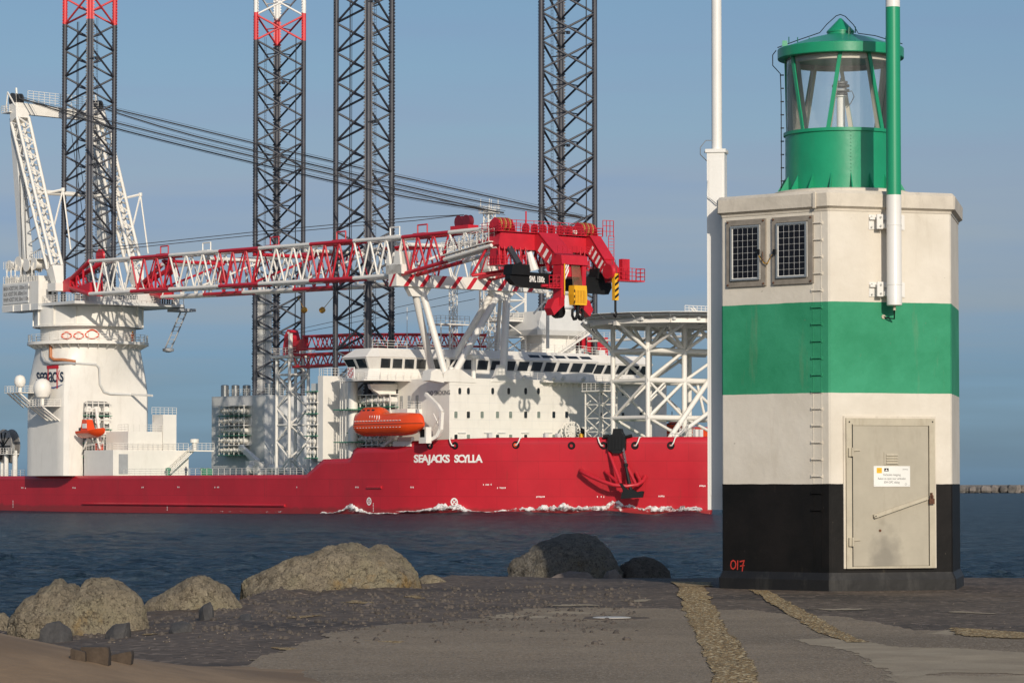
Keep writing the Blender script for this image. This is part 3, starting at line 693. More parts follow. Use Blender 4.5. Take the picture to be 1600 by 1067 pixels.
# jacking house round the near forward leg
obj('jacking_house', MB().box((-7.2, -5.2, 2.9), (-4.25, 5.2, 17.3)), M_WG, ship)
obj('jacking_house', MB().box((-4.2, -6.0, 2.9), (-2.8, -2.9, 18.4)), M_WH, ship)
obj('jacking_house', MB().box((-3.1, -2.88, 2.9), (1.2, 5.2, 18.1)), M_WH, ship)
rack('jacking_rack', (-7.2, 5.6), (-4.3, 16.0), (-5.25, .8, 6), 3)
rack('jacking_rack', (2.0, 5.6), (13.0, 15.2), (-3.0, 1.6, 5), 7)
mb = MB(); mb.rail([(-4, -5.9, 18.4), (-2.8, -5.9, 18.4), (-2.8, -3, 18.4)], 1.2, .6, .04)
mb.box((1.5, -6.2, 17.9), (5, -4, 18.1)); mb.rail([(1.5, -6.2, 18.1), (5, -6.2, 18.1)], 1.2, .9, .04)
for x in (1.9, 2.5, 3.4, 4.2): mb.tube((x, -6.0, 4), (x, -6.0, 18), .08, 5)
for k in range(26): mb.tube((1.9, -6.0, 4.2+k*.54), (2.5, -6.0, 4.2+k*.54), .04, 4)
obj('caged_ladder', mb, M_WH, ship)
mb = MB()
for k in range(34): mb.box((4.3, -5.9, 4+k*.4), (4.6, -5.7, 4.18+k*.4))
obj('rack_teeth', mb, M_GR, ship, kind='stuff')
mb = MB(); mb.tube((4.45, -5.4, 3), (4.45, -5.4, 18), .75, 12); obj('caisson', mb, M_WH, ship, smooth=40)
for z in (7.9, 12.9): obj('side_platform', MB().box((1.5, -7.0, z), (6.2, -4.2, z+.15)), M_GRN, ship)
# winch house beside the crane
wh = obj('winch_house', MB().box((-75.6, -6, 3), (-65.9, 9.2, 7.4)), M_WH, ship)
obj('doorway', MB().box((-65.88, -4.9, 3.3), (-65.8, -3.1, 6.7)), M_GR, wh)
obj('winch_house', MB().box((-74, -2.6, 7.4), (-66.6, 4.2, 10.6)), M_WH, ship)
obj('stair_tower', MB().box((-70, 4.3, 7.4), (-66.4, 7.0, 13.6)), M_WH, ship)
mb = MB()
mb.rail([(-70, -2.6, 10.6), (-66.6, -2.6, 10.6), (-66.6, 4.2, 10.6)], 1.2, 1, .04); mb.rail([(-75, -6, 7.4), (-66, -6, 7.4), (-66, 9.2, 7.4)], 1.2, 1, .04); mb.rail([(-66.4, 2.0, 13.6), (-66.4, 7.0, 13.6)], 1.2, .8, .04)
mb.box((-66.2, 8.8, 7.2), (-63.6, 13.0, 7.45)); mb.rail([(-63.6, 8.8, 7.45), (-63.6, 13, 7.45)], 1.2, .8, .04)
obj('railing', mb, M_WH, ship)
mb = MB(); A0 = Vector((-65.3, 4.2, 3.1)); A1 = Vector((-65.3, 9.6, 7.4))
for s in (0, .7): mb.tube(A0+Vector((s, 0, 0)), A1+Vector((s, 0, 0)), .12, 5)
for k in range(14): q_ = A0.lerp(A1, k/14); mb.tube(q_, q_+Vector((.7, 0, 0)), .06, 4)
mb.rail([A0, A1], 1, .9, .035); obj('stair', mb, M_WH, ship)
mb = MB().lathe((-64.6, 9.6, 7.45), [(.4, 0), (.4, 1.2), (.75, 1.3), (.75, 1.9), (.1, 2.0)], 14); obj('mushroom_vent', mb, M_WH, ship, smooth=35)
mb = MB()
for v in (4.2, 11.2, 12.3): mb.lathe((-64.5, v, 3), [(.35, 0), (.25, .8), (.5, .9), (.5, 1.3), (.1, 1.4)], 10)
mb.box((-64.8, 11, 3), (-64, 13, 4.2)); obj('green_winch', mb, M_GRN, ship, smooth=40)
obj('orange_locker', MB().box((-72.4, -5.8, 7.4), (-71.2, -4.8, 8.6)), M_ORG, ship)
# rail along the aft bulwark
mb = MB(); mb.rail([(-125, -6.2, 3.0), (-96, -6.2, 3.0)], 1.1, 1.6, .04); mb.rail([(-62, -6.2, 3.0), (-8, -6.2, 3.0)], 1.1, 1.7, .04); obj('railing', mb, M_WH, ship)
# deck machinery between the houses
mb = MB(); random.seed(21)
for k in range(60):
    u = random.uniform(-72, -50); v = random.uniform(24, 31); s = random.uniform(.5, 1.5); z = 3
    if k % 2: mb.tube((u, v, z+s), (u+s*1.4, v, z+s), s*.55, 10)
    else: mb.box((u, v, z), (u+s, v+s, z+s*random.uniform(1, 2.2)))
    if k % 5 == 0: mb.tube((u, v, z), (u, v, z+random.uniform(3, 6)), .12, 6)
obj('deck_machinery', mb, M_WH, ship, kind='stuff', smooth=40)
mb = MB()
a = atv(376, 697, 27); b = atv(402, 722, 27); mb.tube(a, b, .5, 4, r1=.7); mb.tube(b, (b.x, 27, 3), .8, 8); c = atv(432, 722, 26); mb.tube((c.x, 26, 3), (c.x, 26, 9), .35, 8)
for px in (414, 425, 436): q_ = atv(px, 692+(px-414)*.2, 26); mb.tube((c.x, 26, 5.5), q_, .14, 5)
obj('provision_crane', mb, M_WH, ship, smooth=40)
mb = MB()
for u in (-54, -48, -30.5, -20): mb.box((u, 22, 3), (u+1.6, 24, 4.5)); mb.lathe((u+3, 20, 3), [(.5, 0), (.5, .9), (.7, 1), (.1, 1.2)], 10)
obj('deck_bollards', mb, M_GR, ship, kind='stuff')
mb = MB(); mb.tube((-30, 24, 3), (-30, 24, 8.2), .14, 5); mb.box((-30.3, 23.7, 3), (-29.7, 24.3, 5)); mb.tube((-31, 24, 6.5), (-29, 24, 6.5), .07, 4); obj('signal_post', mb, M_GR, ship)
# lifeboat davit
mb = MB()
for u, v in ((24.6, -6.0),):
    P = [(u, v+.2, 7.9), (u+1.6, v+.6, 8.6), (u+2.2, v+.8, 9.6), (u+2.2, v+1.0, 12.2), (u+1.2, v+1.0, 13.2), (u-1.8, v+1.0, 15.0)]
    for p_, q_ in zip(P, P[1:]): mb.tube(p_, q_, .36, 4)
mb.tube((26.9, -5.2, 9.5), (24.6, -4.9, 12.0), .12, 5); mb.tube((26.9, -5.2, 12), (24.6, -4.9, 9.8), .12, 5)
obj('davit', mb, M_WH, ship)
mb = MB()
P = [(9, -5.0, 6.2), (10.6, -5.0, 6.6), (14.5, -5.0, 8.4), (14.9, -4.6, 9.8)]
for p_, q_ in zip(P, P[1:]): mb.tube(p_, q_, .35, 4)
mb.box((15.5, -5.8, 7.2), (20, -4, 8.0)); mb.tube((16, -5, 8.3), (19.5, -5, 8.3), .35, 10); obj('davit', mb, M_WH, ship)
c = atv(660, 677, -6.9); ws = obj('winch_stand', MB().box((c.x-.9, -6.9, 7.6), (c.x+.9, -5.9, 10.0)), M_WH, ship)
obj('winch_opening', MB().box((c.x-.55, -6.93, 8.5), (c.x+.55, -6.9, 9.7)), M_BLK, ws)
# stern deck: hose reel and pipes at the left edge
c = atv(12, 697, -3.0); sr = obj('hose_reel', MB().lathe((c.x, -3.0, c.z), [(1.3, -.8), (1.3, .8)], 24, axis=(0, 1, 0)), M_GR, ship, smooth=40)
for s in (-.8, .8): obj('reel_flange', MB().lathe((c.x, -3.0+s, c.z), [(1.2, -.08), (3.1, -.08), (3.1, .08), (1.2, .08), (1.2, -.08)], 32, cap=False, axis=(0, 1, 0)), mat('reel_grey_brown', (.30, .28, .26), .6), sr, smooth=40)
for k in range(10): a = 2*pi*k/10; member(sr, 'spoke', (c.x, -3.95, c.z), (c.x+2.6*cos(a), -3.95, c.z+2.6*sin(a)), .1, M_BLK, 4)
mb = MB(); random.seed(5)
for k in range(16):
    u = c.x-2+random.uniform(-2, 8); mb.tube((u, -4.5, 3), (u, -4.5, random.uniform(4.5, 8)), random.uniform(.1, .5), 8)
mb.rail([(c.x-2, -5, 7), (c.x+6, -5, 7)], 1.1, .9, .04); mb.box((c.x-2, -5.2, 6.9), (c.x+6, -4, 7.05))
obj('stern_machinery', mb, M_WH, ship, kind='stuff', smooth=40)
# ============================================================= JACK-UP LEGS
def make_chord_mesh(cu, cv, ang):
    """round chord with a toothed rack plate through it, painted in bands"""
    mb = MB(); zb = [(WZ-1, 83.5, 0), (83.5, 88.6, 1), (88.6, 93.0, 2), (93.0, 98.0, 1)]
    ca, sa = cos(ang), sin(ang)
    for z0, z1, mi in zb:
        mb.mi = mi; mb.tube((cu, cv, z0), (cu, cv, z1), .43, 12, caps=False)
        fr = lambda a, b, z: (cu+ca*a-sa*b, cv+sa*a+ca*b, z)
        mb.box((-.56, -.12, z0), (.56, .12, z1), fr)
        n = int((z1-z0)/.52)
        for k in range(n):
            if z0 < 0 and k*.52 < 9: continue
            z = z0+k*.52
            for s in (-1, 1):
                x0, x1 = s*.56, s*.76
                mb.add([fr(x0, -.11, z), fr(x0, -.11, z+.34), fr(x1, -.11, z+.26), fr(x1, -.11, z+.08), fr(x0, .11, z), fr(x0, .11, z+.34), fr(x1, .11, z+.26), fr(x1, .11, z+.08)],
                       [(0, 1, 2, 3), (4, 5, 6, 7), (3, 2, 6, 7), (1, 2, 6, 5), (0, 3, 7, 4)])
    return mb
def make_leg(u, v, star, label):
    t = thing('lattice_leg', label, 'ship leg', (u, v, WZ), ship=True, group='lattice jack-up legs of the ship')
    r = 5.1; angs = (-30, 90, -150) if star else (150, 30, -90)
    C3 = [(u+r*cos(radians(a)), v+r*sin(radians(a))) for a in angs]; M, L, R_ = C3
    for (cu, cv), a in zip(C3, angs):
        obj('chord', make_chord_mesh(cu, cv, radians(a+90)), [M_LEG, M_LRED, M_LWH], t, smooth=40)
    for k in range(-17, 3):
        z0 = 83.5+4.7*k; z1 = z0+4.7; m = M_LEG if k < 0 else (M_LRED if k == 0 else (M_LWH if k == 1 else M_LRED)); P = lambda c, z: (c[0], c[1], z)
        br = .19
        member(t, 'brace', P(L, z0), P(R_, z1), br, m, 8); member(t, 'brace', P(R_, z0), P(L, z1), br, m, 8)
        if star: member(t, 'brace', P(M, z1), P(L, z0), br, m, 8); member(t, 'brace', P(M, z1), P(R_, z0), br, m, 8)
        else: member(t, 'brace', P(L, z1), P(M, z0), br, m, 8); member(t, 'brace', P(R_, z1), P(M, z0), br, m, 8)
        X = ((L[0]+R_[0])/2, (L[1]+R_[1])/2); zm = (z0+z1)/2
        h1 = (M[0]+(L[0]-M[0])*.5, M[1]+(L[1]-M[1])*.5); h2 = (M[0]+(R_[0]-M[0])*.5, M[1]+(R_[1]-M[1])*.5)
        member(t, 'strut', P(X, zm), P(h1, zm+.2), .11, m, 6); member(t, 'strut', P(X, zm), P(h2, zm+.2), .11, m, 6)
    mb = MB(); x, y = (R_[0]*.75+L[0]*.25, R_[1]*.75+L[1]*.25) if star else (L[0]*.8+R_[0]*.2+.6, L[1]*.8+R_[1]*.2)
    mb.tube((x, y, 5), (x, y, 84), .10, 6)
    if star: mb.tube((x+.5, y, 5), (x+.5, y, 84), .05, 4)
    obj('riser_pipe', mb, M_DK, t)
    mb = MB(); lx, ly = (M[0]*.72+L[0]*.28, M[1]*.72+L[1]*.28)
    if not star: lx, ly = R_[0]*.8+L[0]*.2, R_[1]*.8+L[1]*.2
    for s in (-.25, .25): mb.tube((lx+s, ly, 8), (lx+s, ly, 84), .035, 4, caps=False)
    for k in range(150): mb.tube((lx-.25, ly, 8+k*.5), (lx+.25, ly, 8+k*.5), .03, 4, caps=False)
    obj('ladder', mb, M_LEG, t)
    # small lights and clamps along the middle chord
    mb = MB()
    for k in range(4): z = 20+k*18.8; mb.tube((M[0]+.3, M[1]-.3, z), (M[0]+1.0, M[1]+.6, z+.3), .12, 5); mb.box((M[0]+.9, M[1]+.4, z-.15), (M[0]+1.4, M[1]+.9, z+.35))
    obj('lamp_bracket', mb, M_DK, t, kind='stuff')
    return t, C3
legA, _ = make_leg(-84.7, 0, True, 'charcoal lattice leg with red top rising through the main crane at the left')
legB, _ = make_leg(-84.7, 40.4, False, 'charcoal lattice leg with red and white top, second from the left')
legC, _ = make_leg(0, 0, True, 'charcoal lattice leg third from the left, passing through the crane boom behind the bridge')
legD, _ = make_leg(0, 40.4, False, 'charcoal lattice leg rising behind the red boom head, nearest the beacon')
for t, u, v, z1 in ((legB, -86.6, 38.2, 36.5), (legD, 1.2, 38.6, 36.5)):
    obj('water_caisson', MB().lathe((u, v, 3), [(1.75, 0), (1.75, z1-3), (1.4, z1-2.6), (.2, z1-2.4)], 20), M_WG, t, smooth=40)
    mb = MB()
    for k in range(10): mb.lathe((u, v, 14+k*2.3), [(1.76, 0), (2.0, 0), (2.0, .25), (1.76, .25)], 20, cap=False)
    obj('caisson_clamp', mb, M_GR, t)

# ============================================================= MAIN CRANE
CU, CV = -84.7, 0.0
crane = thing('main_crane', 'giant white leg-encircling crane with striped red and white lattice boom lying over the ship', 'crane', (CU, CV, 3.0), ship=True)
def sect(z, f, r):
    P = []; N = 64
    for k in range(N):
        a = 2*pi*(k+.5)/N; c, s = cos(a), sin(a)
        m_ = min(7.1/max(1e-6, abs(c)), 8.75/max(1e-6, abs(s))); bx, by = c*m_, s*m_
        # soften the corners
        d = sqrt(bx*bx+by*by); d = min(d, 10.6)
        P.append((CU+c*(d*(1-f)+r*f), CV+s*(d*(1-f)+r*f), z))
    return P
rg = [sect(3.0, 0, 9.3), sect(17.3, 0, 9.3)]
for t in np.linspace(.1, 1, 9): rg.append(sect(17.3+t*8.7, t**1.25, 9.1))
ped = obj('pedestal', MB().loft(rg), M_WH, crane, smooth=22)
obj('gallery', MB().lathe((CU, CV, 0), [(8, 26.0), (10.7, 26.0), (10.7, 26.5), (8, 26.5)], 48), M_WH, crane, smooth=30)
mb = MB(); ring = [(CU+10.5*cos(2*pi*k/36), CV+10.5*sin(2*pi*k/36), 26.5) for k in range(37)]; mb.rail(ring, 1.3, 1.8, .045)
for k in range(36): a = 2*pi*k/36; mb.prism([(9.2, 25.2), (10.6, 26.0), (9.2, 26.0)], lambda q_, b, d: (CU+q_*cos(a)-d*sin(a), CV+q_*sin(a)+d*cos(a), b), -.06, .06)
obj('railing', mb, M_WH, crane)
obj('slew_bearing', MB().lathe((CU, CV, 0), [(8.4, 26.5), (8.4, 29.2), (9.5, 29.4), (9.5, 32.6), (9.0, 32.6)], 56), M_WH, crane, smooth=30)
mb = MB()
for k in range(14): a = 2*pi*(k+.3)/14; mb.box((9.5, -.15, 29.2), (9.75, .15, 32.7), lambda x, y, z: (CU+x*cos(a)-y*sin(a), CV+x*sin(a)+y*cos(a), z))
mb.lathe((CU, CV, 0), [(9.4, 29.1), (9.75, 29.1), (9.75, 29.35), (9.4, 29.35)], 48, cap=False)
obj('stiffener', mb, M_WH, crane)
# orange-brown pipe run down the pedestal
def onped(px, py, off=.25):
    d = sdir(ray(px, py)); p = SCAM.copy(); best = None
    # march to the surface
    for k in range(4000):
        q_ = SCAM+d*(540+k*.02); x, y, z = q_.x-CU, q_.y-CV, q_.z; a = atan2(y, x); c, s = cos(a), sin(a)
        m_ = min(10.6, min(7.1/max(1e-6, abs(c)), 8.75/max(1e-6, abs(s)))); t = min(1, max(0, (z-17.3)/8.7))**1.25
        rr = m_*(1-t)+9.1*t if z < 26 else (8.4 if z < 29.2 else 9.5)
        if x*x+y*y < (rr+off)**2: return q_
    return SCAM+d*560
for pts in ([(66, 538), (66, 556), (70, 565), (80, 568), (100, 567), (118, 568)], [(79, 538), (79, 558), (84, 562), (98, 562), (118, 565)]):
    obj('cooling_pipe', MB().curve([onped(*p) for p in pts], .28, 8), M_GR if pts[0][0] == 66 else M_PIPE, crane, smooth=60)
mb = MB(); mb.curve([onped(*p, .15) for p in [(118, 567), (150, 569), (155, 575), (156, 600), (162, 612), (172, 615), (205, 616), (238, 618)]], .22, 6); obj('cable_duct', mb, M_WG, crane, smooth=60)
for (px, py, h) in ((104, 524, 1.9), (123, 524, 1.9), (144, 522, 2.6)):
    c = onped(px, py, .2); N = 20
    pts = [onped(px+h*4.1*sin(2*pi*k/N)*(1-.35*max(0, cos(2*pi*k/N))), py-h*2.6*cos(2*pi*k/N), .2) for k in range(N+1)]
    obj('orange_hose_loop', MB().curve(pts, .11, 6), M_ORG, crane, smooth=60)
# logo on the starboard face of the pedestal
def fst(px, py): p = atv(px, py, -8.84); return p
L0 = fst(77, 588)
def lf(a, b): return (L0.x+a, -8.82-(0 if L0.z+b < 17.5 else -((L0.z+b-17.3)/8.7)**1.25*.0), L0.z+b)
def proj(px, py, off=.08): return onped(px, py, off)
def logo_text(s, px0, px1, py, hpx, m, name):
    n = len(s); mb = MB(); adv = (px1-px0)/n
    for i, ch in enumerate(s):
        if ch == ' ': continue
        cx = px0+adv*(i+.5); p = proj(cx, py); q_ = proj(cx+3, py); ex = (q_-p); ey = Vector((0, 0, 1)); mpp = s2w(p).y/F
        q2 = proj(cx, py-4); ey = (q2-p).normalized(); fx = ex.length/(3*mpp)
        textmb(ch, hpx*mpp, lambda a, b: p+ex.normalized()*a+ey*b, off=.03, xs=fx*.52, mb=mb)
    return obj(name, mb, m, crane)
logo_text('sea', 56.5, 74.5, 587, 34, M_NAVY, 'logo_lettering'); logo_text('ac', 76, 88, 586.5, 34, M_NAVY, 'logo_lettering')
logo_text('s', 93.5, 99.5, 586, 34, M_NAVY, 'logo_lettering')
def strip(pts, m, name):     # quads between successive left/right pixel pairs
    mb = MB(); vs = [proj(*p, .12) for p in pts]; n = len(vs)//2
    mb.add(vs, [(2*k, 2*k+1, 2*k+3, 2*k+2) for k in range(n-1)]); return obj(name, mb, m, crane)
strip([(73, 571), (73, 576.2), (82, 570.6), (82, 576), (91.5, 570), (91.5, 575.5)], M_LOGR, 'logo_bar')
strip([(74.2, 576), (75.9, 576), (74.2, 595), (75.9, 595), (74.2, 608), (76, 608), (73, 612), (74.6, 613)], M_LOGR, 'logo_leg')
strip([(88.3, 575.5), (90, 575.5), (88.3, 595), (90, 595), (88.3, 607), (90, 607)], M_LOGR, 'logo_leg')
strip([(92, 578.5), (93.4, 578.5), (90, 587), (91, 586.5), (92, 594.5), (93.4, 594.5)], M_LOGR, 'logo_letter')
strip([(57.5, 601.2), (57.8, 601.8), (63, 600), (63, 601.6), (70, 601.6), (70, 603.4), (78, 604.2), (78, 606.4), (84, 604.6), (84, 606.8), (92, 602.4), (92, 604), (98.5, 599.6), (98.2, 600)], M_BLUE, 'logo_wave')
# open jacking rack in the pedestal front
ox0, ox1 = -5.2, .2; fx_ = CU+7.1
M_SHD = mat('recess_shade_grey', (.22, .22, .21), .7, var=.3, scale=1)  # grey of a flat sheet that paints the shade inside the recess
def rr_outline(o):
    P = []; 
    for k in range(24):
        a = 2*pi*k/24; cx_ = (ox0+ox1)/2; hx = (ox1-ox0)/2+o; zc = 9.6; hz = 6.4+o
        x = max(-1, min(1, 1.35*cos(a))); z = max(-1, min(1, 1.35*sin(a))); P.append((cx_+hx*x, zc+hz*z))
    return P
obj('jacking_recess_shade', MB().prism(rr_outline(0), lambda a, b, d: (d, a, b), fx_+.02, fx_+.05), M_SHD, crane)
mb = MB()
o1 = rr_outline(.25); o0 = rr_outline(0); n = 24
mb.add([(fx_+.1, a, b) for a, b in o1]+[(fx_+.1, a, b) for a, b in o0], [(k, (k+1) % n, n+(k+1) % n, n+k) for k in range(n)])
for v in np.linspace(ox0+.4, ox1-.4, 5): mb.box((fx_+.7, v-.07, 3.4), (fx_+.85, v+.07, 15.9))
for z in np.linspace(4, 15.6, 9): mb.box((fx_+.7, ox0, z), (fx_+.9, ox1, z+.12))
obj('rack_frame', mb, M_WH, crane)
for j in range(6):
    for v in (-4.3, -2.5, -.7): obj('jacking_motor', MB().tube((fx_+.05, v, 5+j*1.9), (fx_+.65, v, 5+j*1.9), .62, 12), M_WH, crane, smooth=40)
for z in (6.2, 8.6, 11.0, 13.4): obj('rack_platform', MB().box((fx_+.05, ox0, z), (fx_+1.0, ox1, z+.12)), M_GRN, crane)
# radar domes on brackets at the left side
for (px, py, r_, v) in ((31, 613, 1.0, -10.6), (66, 634, 1.55, -10.9)):
    c = atv(px, py, v); zt = c.z
    pb = obj('dome_platform', MB().box((c.x-2.6, v-1.6, zt-.15), (c.x+2.6, -8.7, zt)), M_WH, crane)
    mb = MB(); mb.rail([(c.x-2.6, -8.8, zt), (c.x-2.6, v-1.6, zt), (c.x+2.6, v-1.6, zt), (c.x+2.6, -8.8, zt)], 1.1, 1, .04); obj('railing', mb, M_WH, pb)
    for s in (-2, -.6, .9, 2.2): obj('bracket', MB().tube((c.x+s, v-1.3, zt-.15), (c.x+s, -8.7, zt-2.6), .17, 4), M_WH, pb)
    obj('radome', MB().lathe((c.x, v, zt), [(.35, 0), (.35, .9*r_), (.7*r_, 1.0*r_), (r_, 1.6*r_), (r_, 2.2*r_), (.8*r_, 2.75*r_), (.45*r_, 3.0*r_), (.02, 3.1*r_)], 20), M_WH, pb, smooth=50)
# slewing platform with machinery houses
pz = 32.7
obj('slew_platform', MB().prism([(-97.5, -10.2), (-84.5, -10.2), (-84.5, -9.6), (-73, -9.6), (-72, 12), (-75, 14), (-97.5, 11)], lambda a, b, d: (a, b, d), pz, pz+.5), M_WG, crane)
mh = obj('machinery_house', MB().box((-97.3, -10.2, pz+.5), (-84.5, -6.3, 37.2)), M_WH, crane)
obj('house_skirt', MB().box((-97.3, -10.25, 32.1), (-84.5, -6.3, pz+.5)), M_WG, crane)
for x in (-93.5, -90.5, -87.5): obj('rib', MB().box((x, -10.4, 32.1), (x+.3, -10.25, 33.2)), M_WH, mh)
a = atv(5, 485, -10.22); bp_ = obj('load_board', MB().box((-96.9, -10.34, 33.5), (-87.9, -10.2, 36.9)), M_WG, mh)
for i, s in enumerate(('MAIN HOIST SWL 1500mt 31.5m', 'AUX HOIST SWL 600mt 51m', 'WHIP HOIST SWL 50mt / 110m')):
    obj('board_lettering', textmb(s, 1.02, lambda p_, q_: (-96.7+p_, -10.37, 36.2-i*1.0+q_), off=.015, xs=.66, align='LEFT'), M_GTX, mh)
obj('cabin_window', MB().box((-84.5, -8.2, 34.9), (-84.44, -7.6, 35.7)), M_BLK, mh)
for k in range(7): obj('louvre', MB().box((-84.5, -7.1, 33.7+k*.42), (-84.42, -6.7, 33.92+k*.42)), M_BLK, mh)
obj('front_fascia', MB().box((-74.8, -6, 33.2), (-74.2, 8.6, 35.9)), M_WG, crane)
obj('maker_lettering', textmb('Huisman', 1.55, lambda a, b: (-74.12, 1.1+a, 34.4+b), off=.05, xs=1.0), M_NAVY, crane)
random.seed(9); mb = MB()
for k in range(70):
    u = random.uniform(-83, -75.5); v = random.uniform(-6, 12); s = random.uniform(.3, 1.1)
    if k % 3 == 0: mb.tube((u, v, 33.4+s*.5), (u, v+s*1.6, 33.4+s*.5), s*.5, 8)
    elif k % 3 == 1: mb.box((u, v, 33.2), (u+s, v+s, 33.2+s*2))
    else: mb.tube((u, v, 33.2), (u+random.uniform(-1, 1), v, 37), .09, 5)
obj('platform_machinery', mb, M_WH, crane, kind='stuff', smooth=40)
mb = MB(); mb.rail([(-84.4, -9.5, 33.2), (-73, -9.5, 33.2), (-72.2, 12, 33.2), (-75, 13.8, 33.2)], 1.2, 1, .045); mb.rail([(-97.2, -10.1, 37.2), (-84.6, -10.1, 37.2)], 1.3, .8, .045); mb.rail([(-97.2, -10.1, 39.8), (-93, -10.1, 39.8)], 1.3, .8, .045)
mb.rail([(-93, -8.1, 39.0), (-84.6, -8.1, 39.0)], 1.3, .8, .045)
obj('railing', mb, M_WH, crane)
mb = MB()
for k in range(5): mb.tube((-74.8, 9.2+k*.5, 33.3), (-74.6, 9.2+k*.5, 36.3), .16, 5)
mb.box((-76, 9, 36.3), (-74.2, 12, 36.6)); obj('radiator', mb, M_DK, crane)
mb = MB(); mb.box((-76, 11, 32.0), (-72, 14.5, 32.5)); mb.tube((-73, 12, 32.2), (-75, 10, 25.6), .15, 5); mb.tube((-72.3, 12.8, 32.2), (-74.3, 10.8, 25.6), .15, 5)
for k in range(9): t = k/9; mb.tube(Vector((-73, 12, 32.2)).lerp(Vector((-75, 10, 25.6)), t), Vector((-72.3, 12.8, 32.2)).lerp(Vector((-74.3, 10.8, 25.6)), t), .07, 4)
mb.lathe((-75, 10.6, 24.8), [(.3, 0), (1.0, .2), (1.0, .7), (.3, .8)], 12); obj('access_ladder', mb, M_GR, crane)
# winches on the machinery house
for (u, z, r_, m) in ((-96, 40.4, 1.0, M_WH), (-92.8, 40.6, 1.3, M_WH), (-89.8, 40.2, 1.15, mat('rope_drum_brown', (.30, .22, .13), .7)), (-87.2, 40.3, 1.1, M_WH)):
    wn = obj('hoist_winch', MB().lathe((u, -8.3, z), [(r_*.75, -1.3), (r_*.75, 1.3)], 20, axis=(0, 1, 0)), m, crane, smooth=40)
    for s in (-1.4, 1.3): obj('winch_flange', MB().lathe((u, -8.3+s, z), [(.1, 0), (r_, 0), (r_, .15), (.1, .15)], 24, axis=(0, 1, 0)), M_WH, wn, smooth=40)
mb = MB(); mb.box((-97, -9.9, 37.2), (-93.5, -7, 38.3)); mb.box((-90.5, -9.5, 37.2), (-86, -7, 38.2)); mb.tube((-84.5, -8, 37.2), (-85.6, -8, 41.6), .3, 6)
mb.box((-88.5, -9.6, 41.0), (-84.8, -7.4, 41.2)); mb.rail([(-88.5, -9.6, 41.2), (-84.8, -9.6, 41.2)], 1.3, .7, .045)
for x in (-97, -95.5, -94, -92, -88): mb.tube((x, -9.8, 37.2), (x+.9, -9.8, 40.5), .1, 5); mb.tube((x+1.2, -9.8, 37.2), (x, -9.8, 40), .08, 5)
obj('winch_frame', mb, M_WH, crane)

# A-frame: two lattice masts leaning back
TOPZ = 71.3
def box_truss(parent, name, pa, pb, wa, wb, ax1, ax2, bays, rc, rl, mchord, mlace, faces=(0, 1, 2, 3)):
    """four-chord lattice from pa to pb. wa/wb: (w1,w2) half widths at the ends"""
    pa = Vector(pa); pb = Vector(pb); ax1 = Vector(ax1); ax2 = Vector(ax2)
    S_ = [(-1, -1), (1, -1), (1, 1), (-1, 1)]
    def pt(i, t):
        w1 = wa[0]+(wb[0]-wa[0])*t; w2 = wa[1]+(wb[1]-wa[1])*t
        return pa.lerp(pb, t)+ax1*(S_[i][0]*w1)+ax2*(S_[i][1]*w2)
    for i in range(4): member(parent, 'chord', pt(i, 0), pt(i, 1), rc, mchord, 8)
    for f_ in faces:
        i, j = f_, (f_+1) % 4
        for k in range(bays):
            a, b = (i, j) if k % 2 == 0 else (j, i); member(parent, 'lacing', pt(a, k/bays), pt(b, (k+1)/bays), rl, mlace, 5)
    return pt
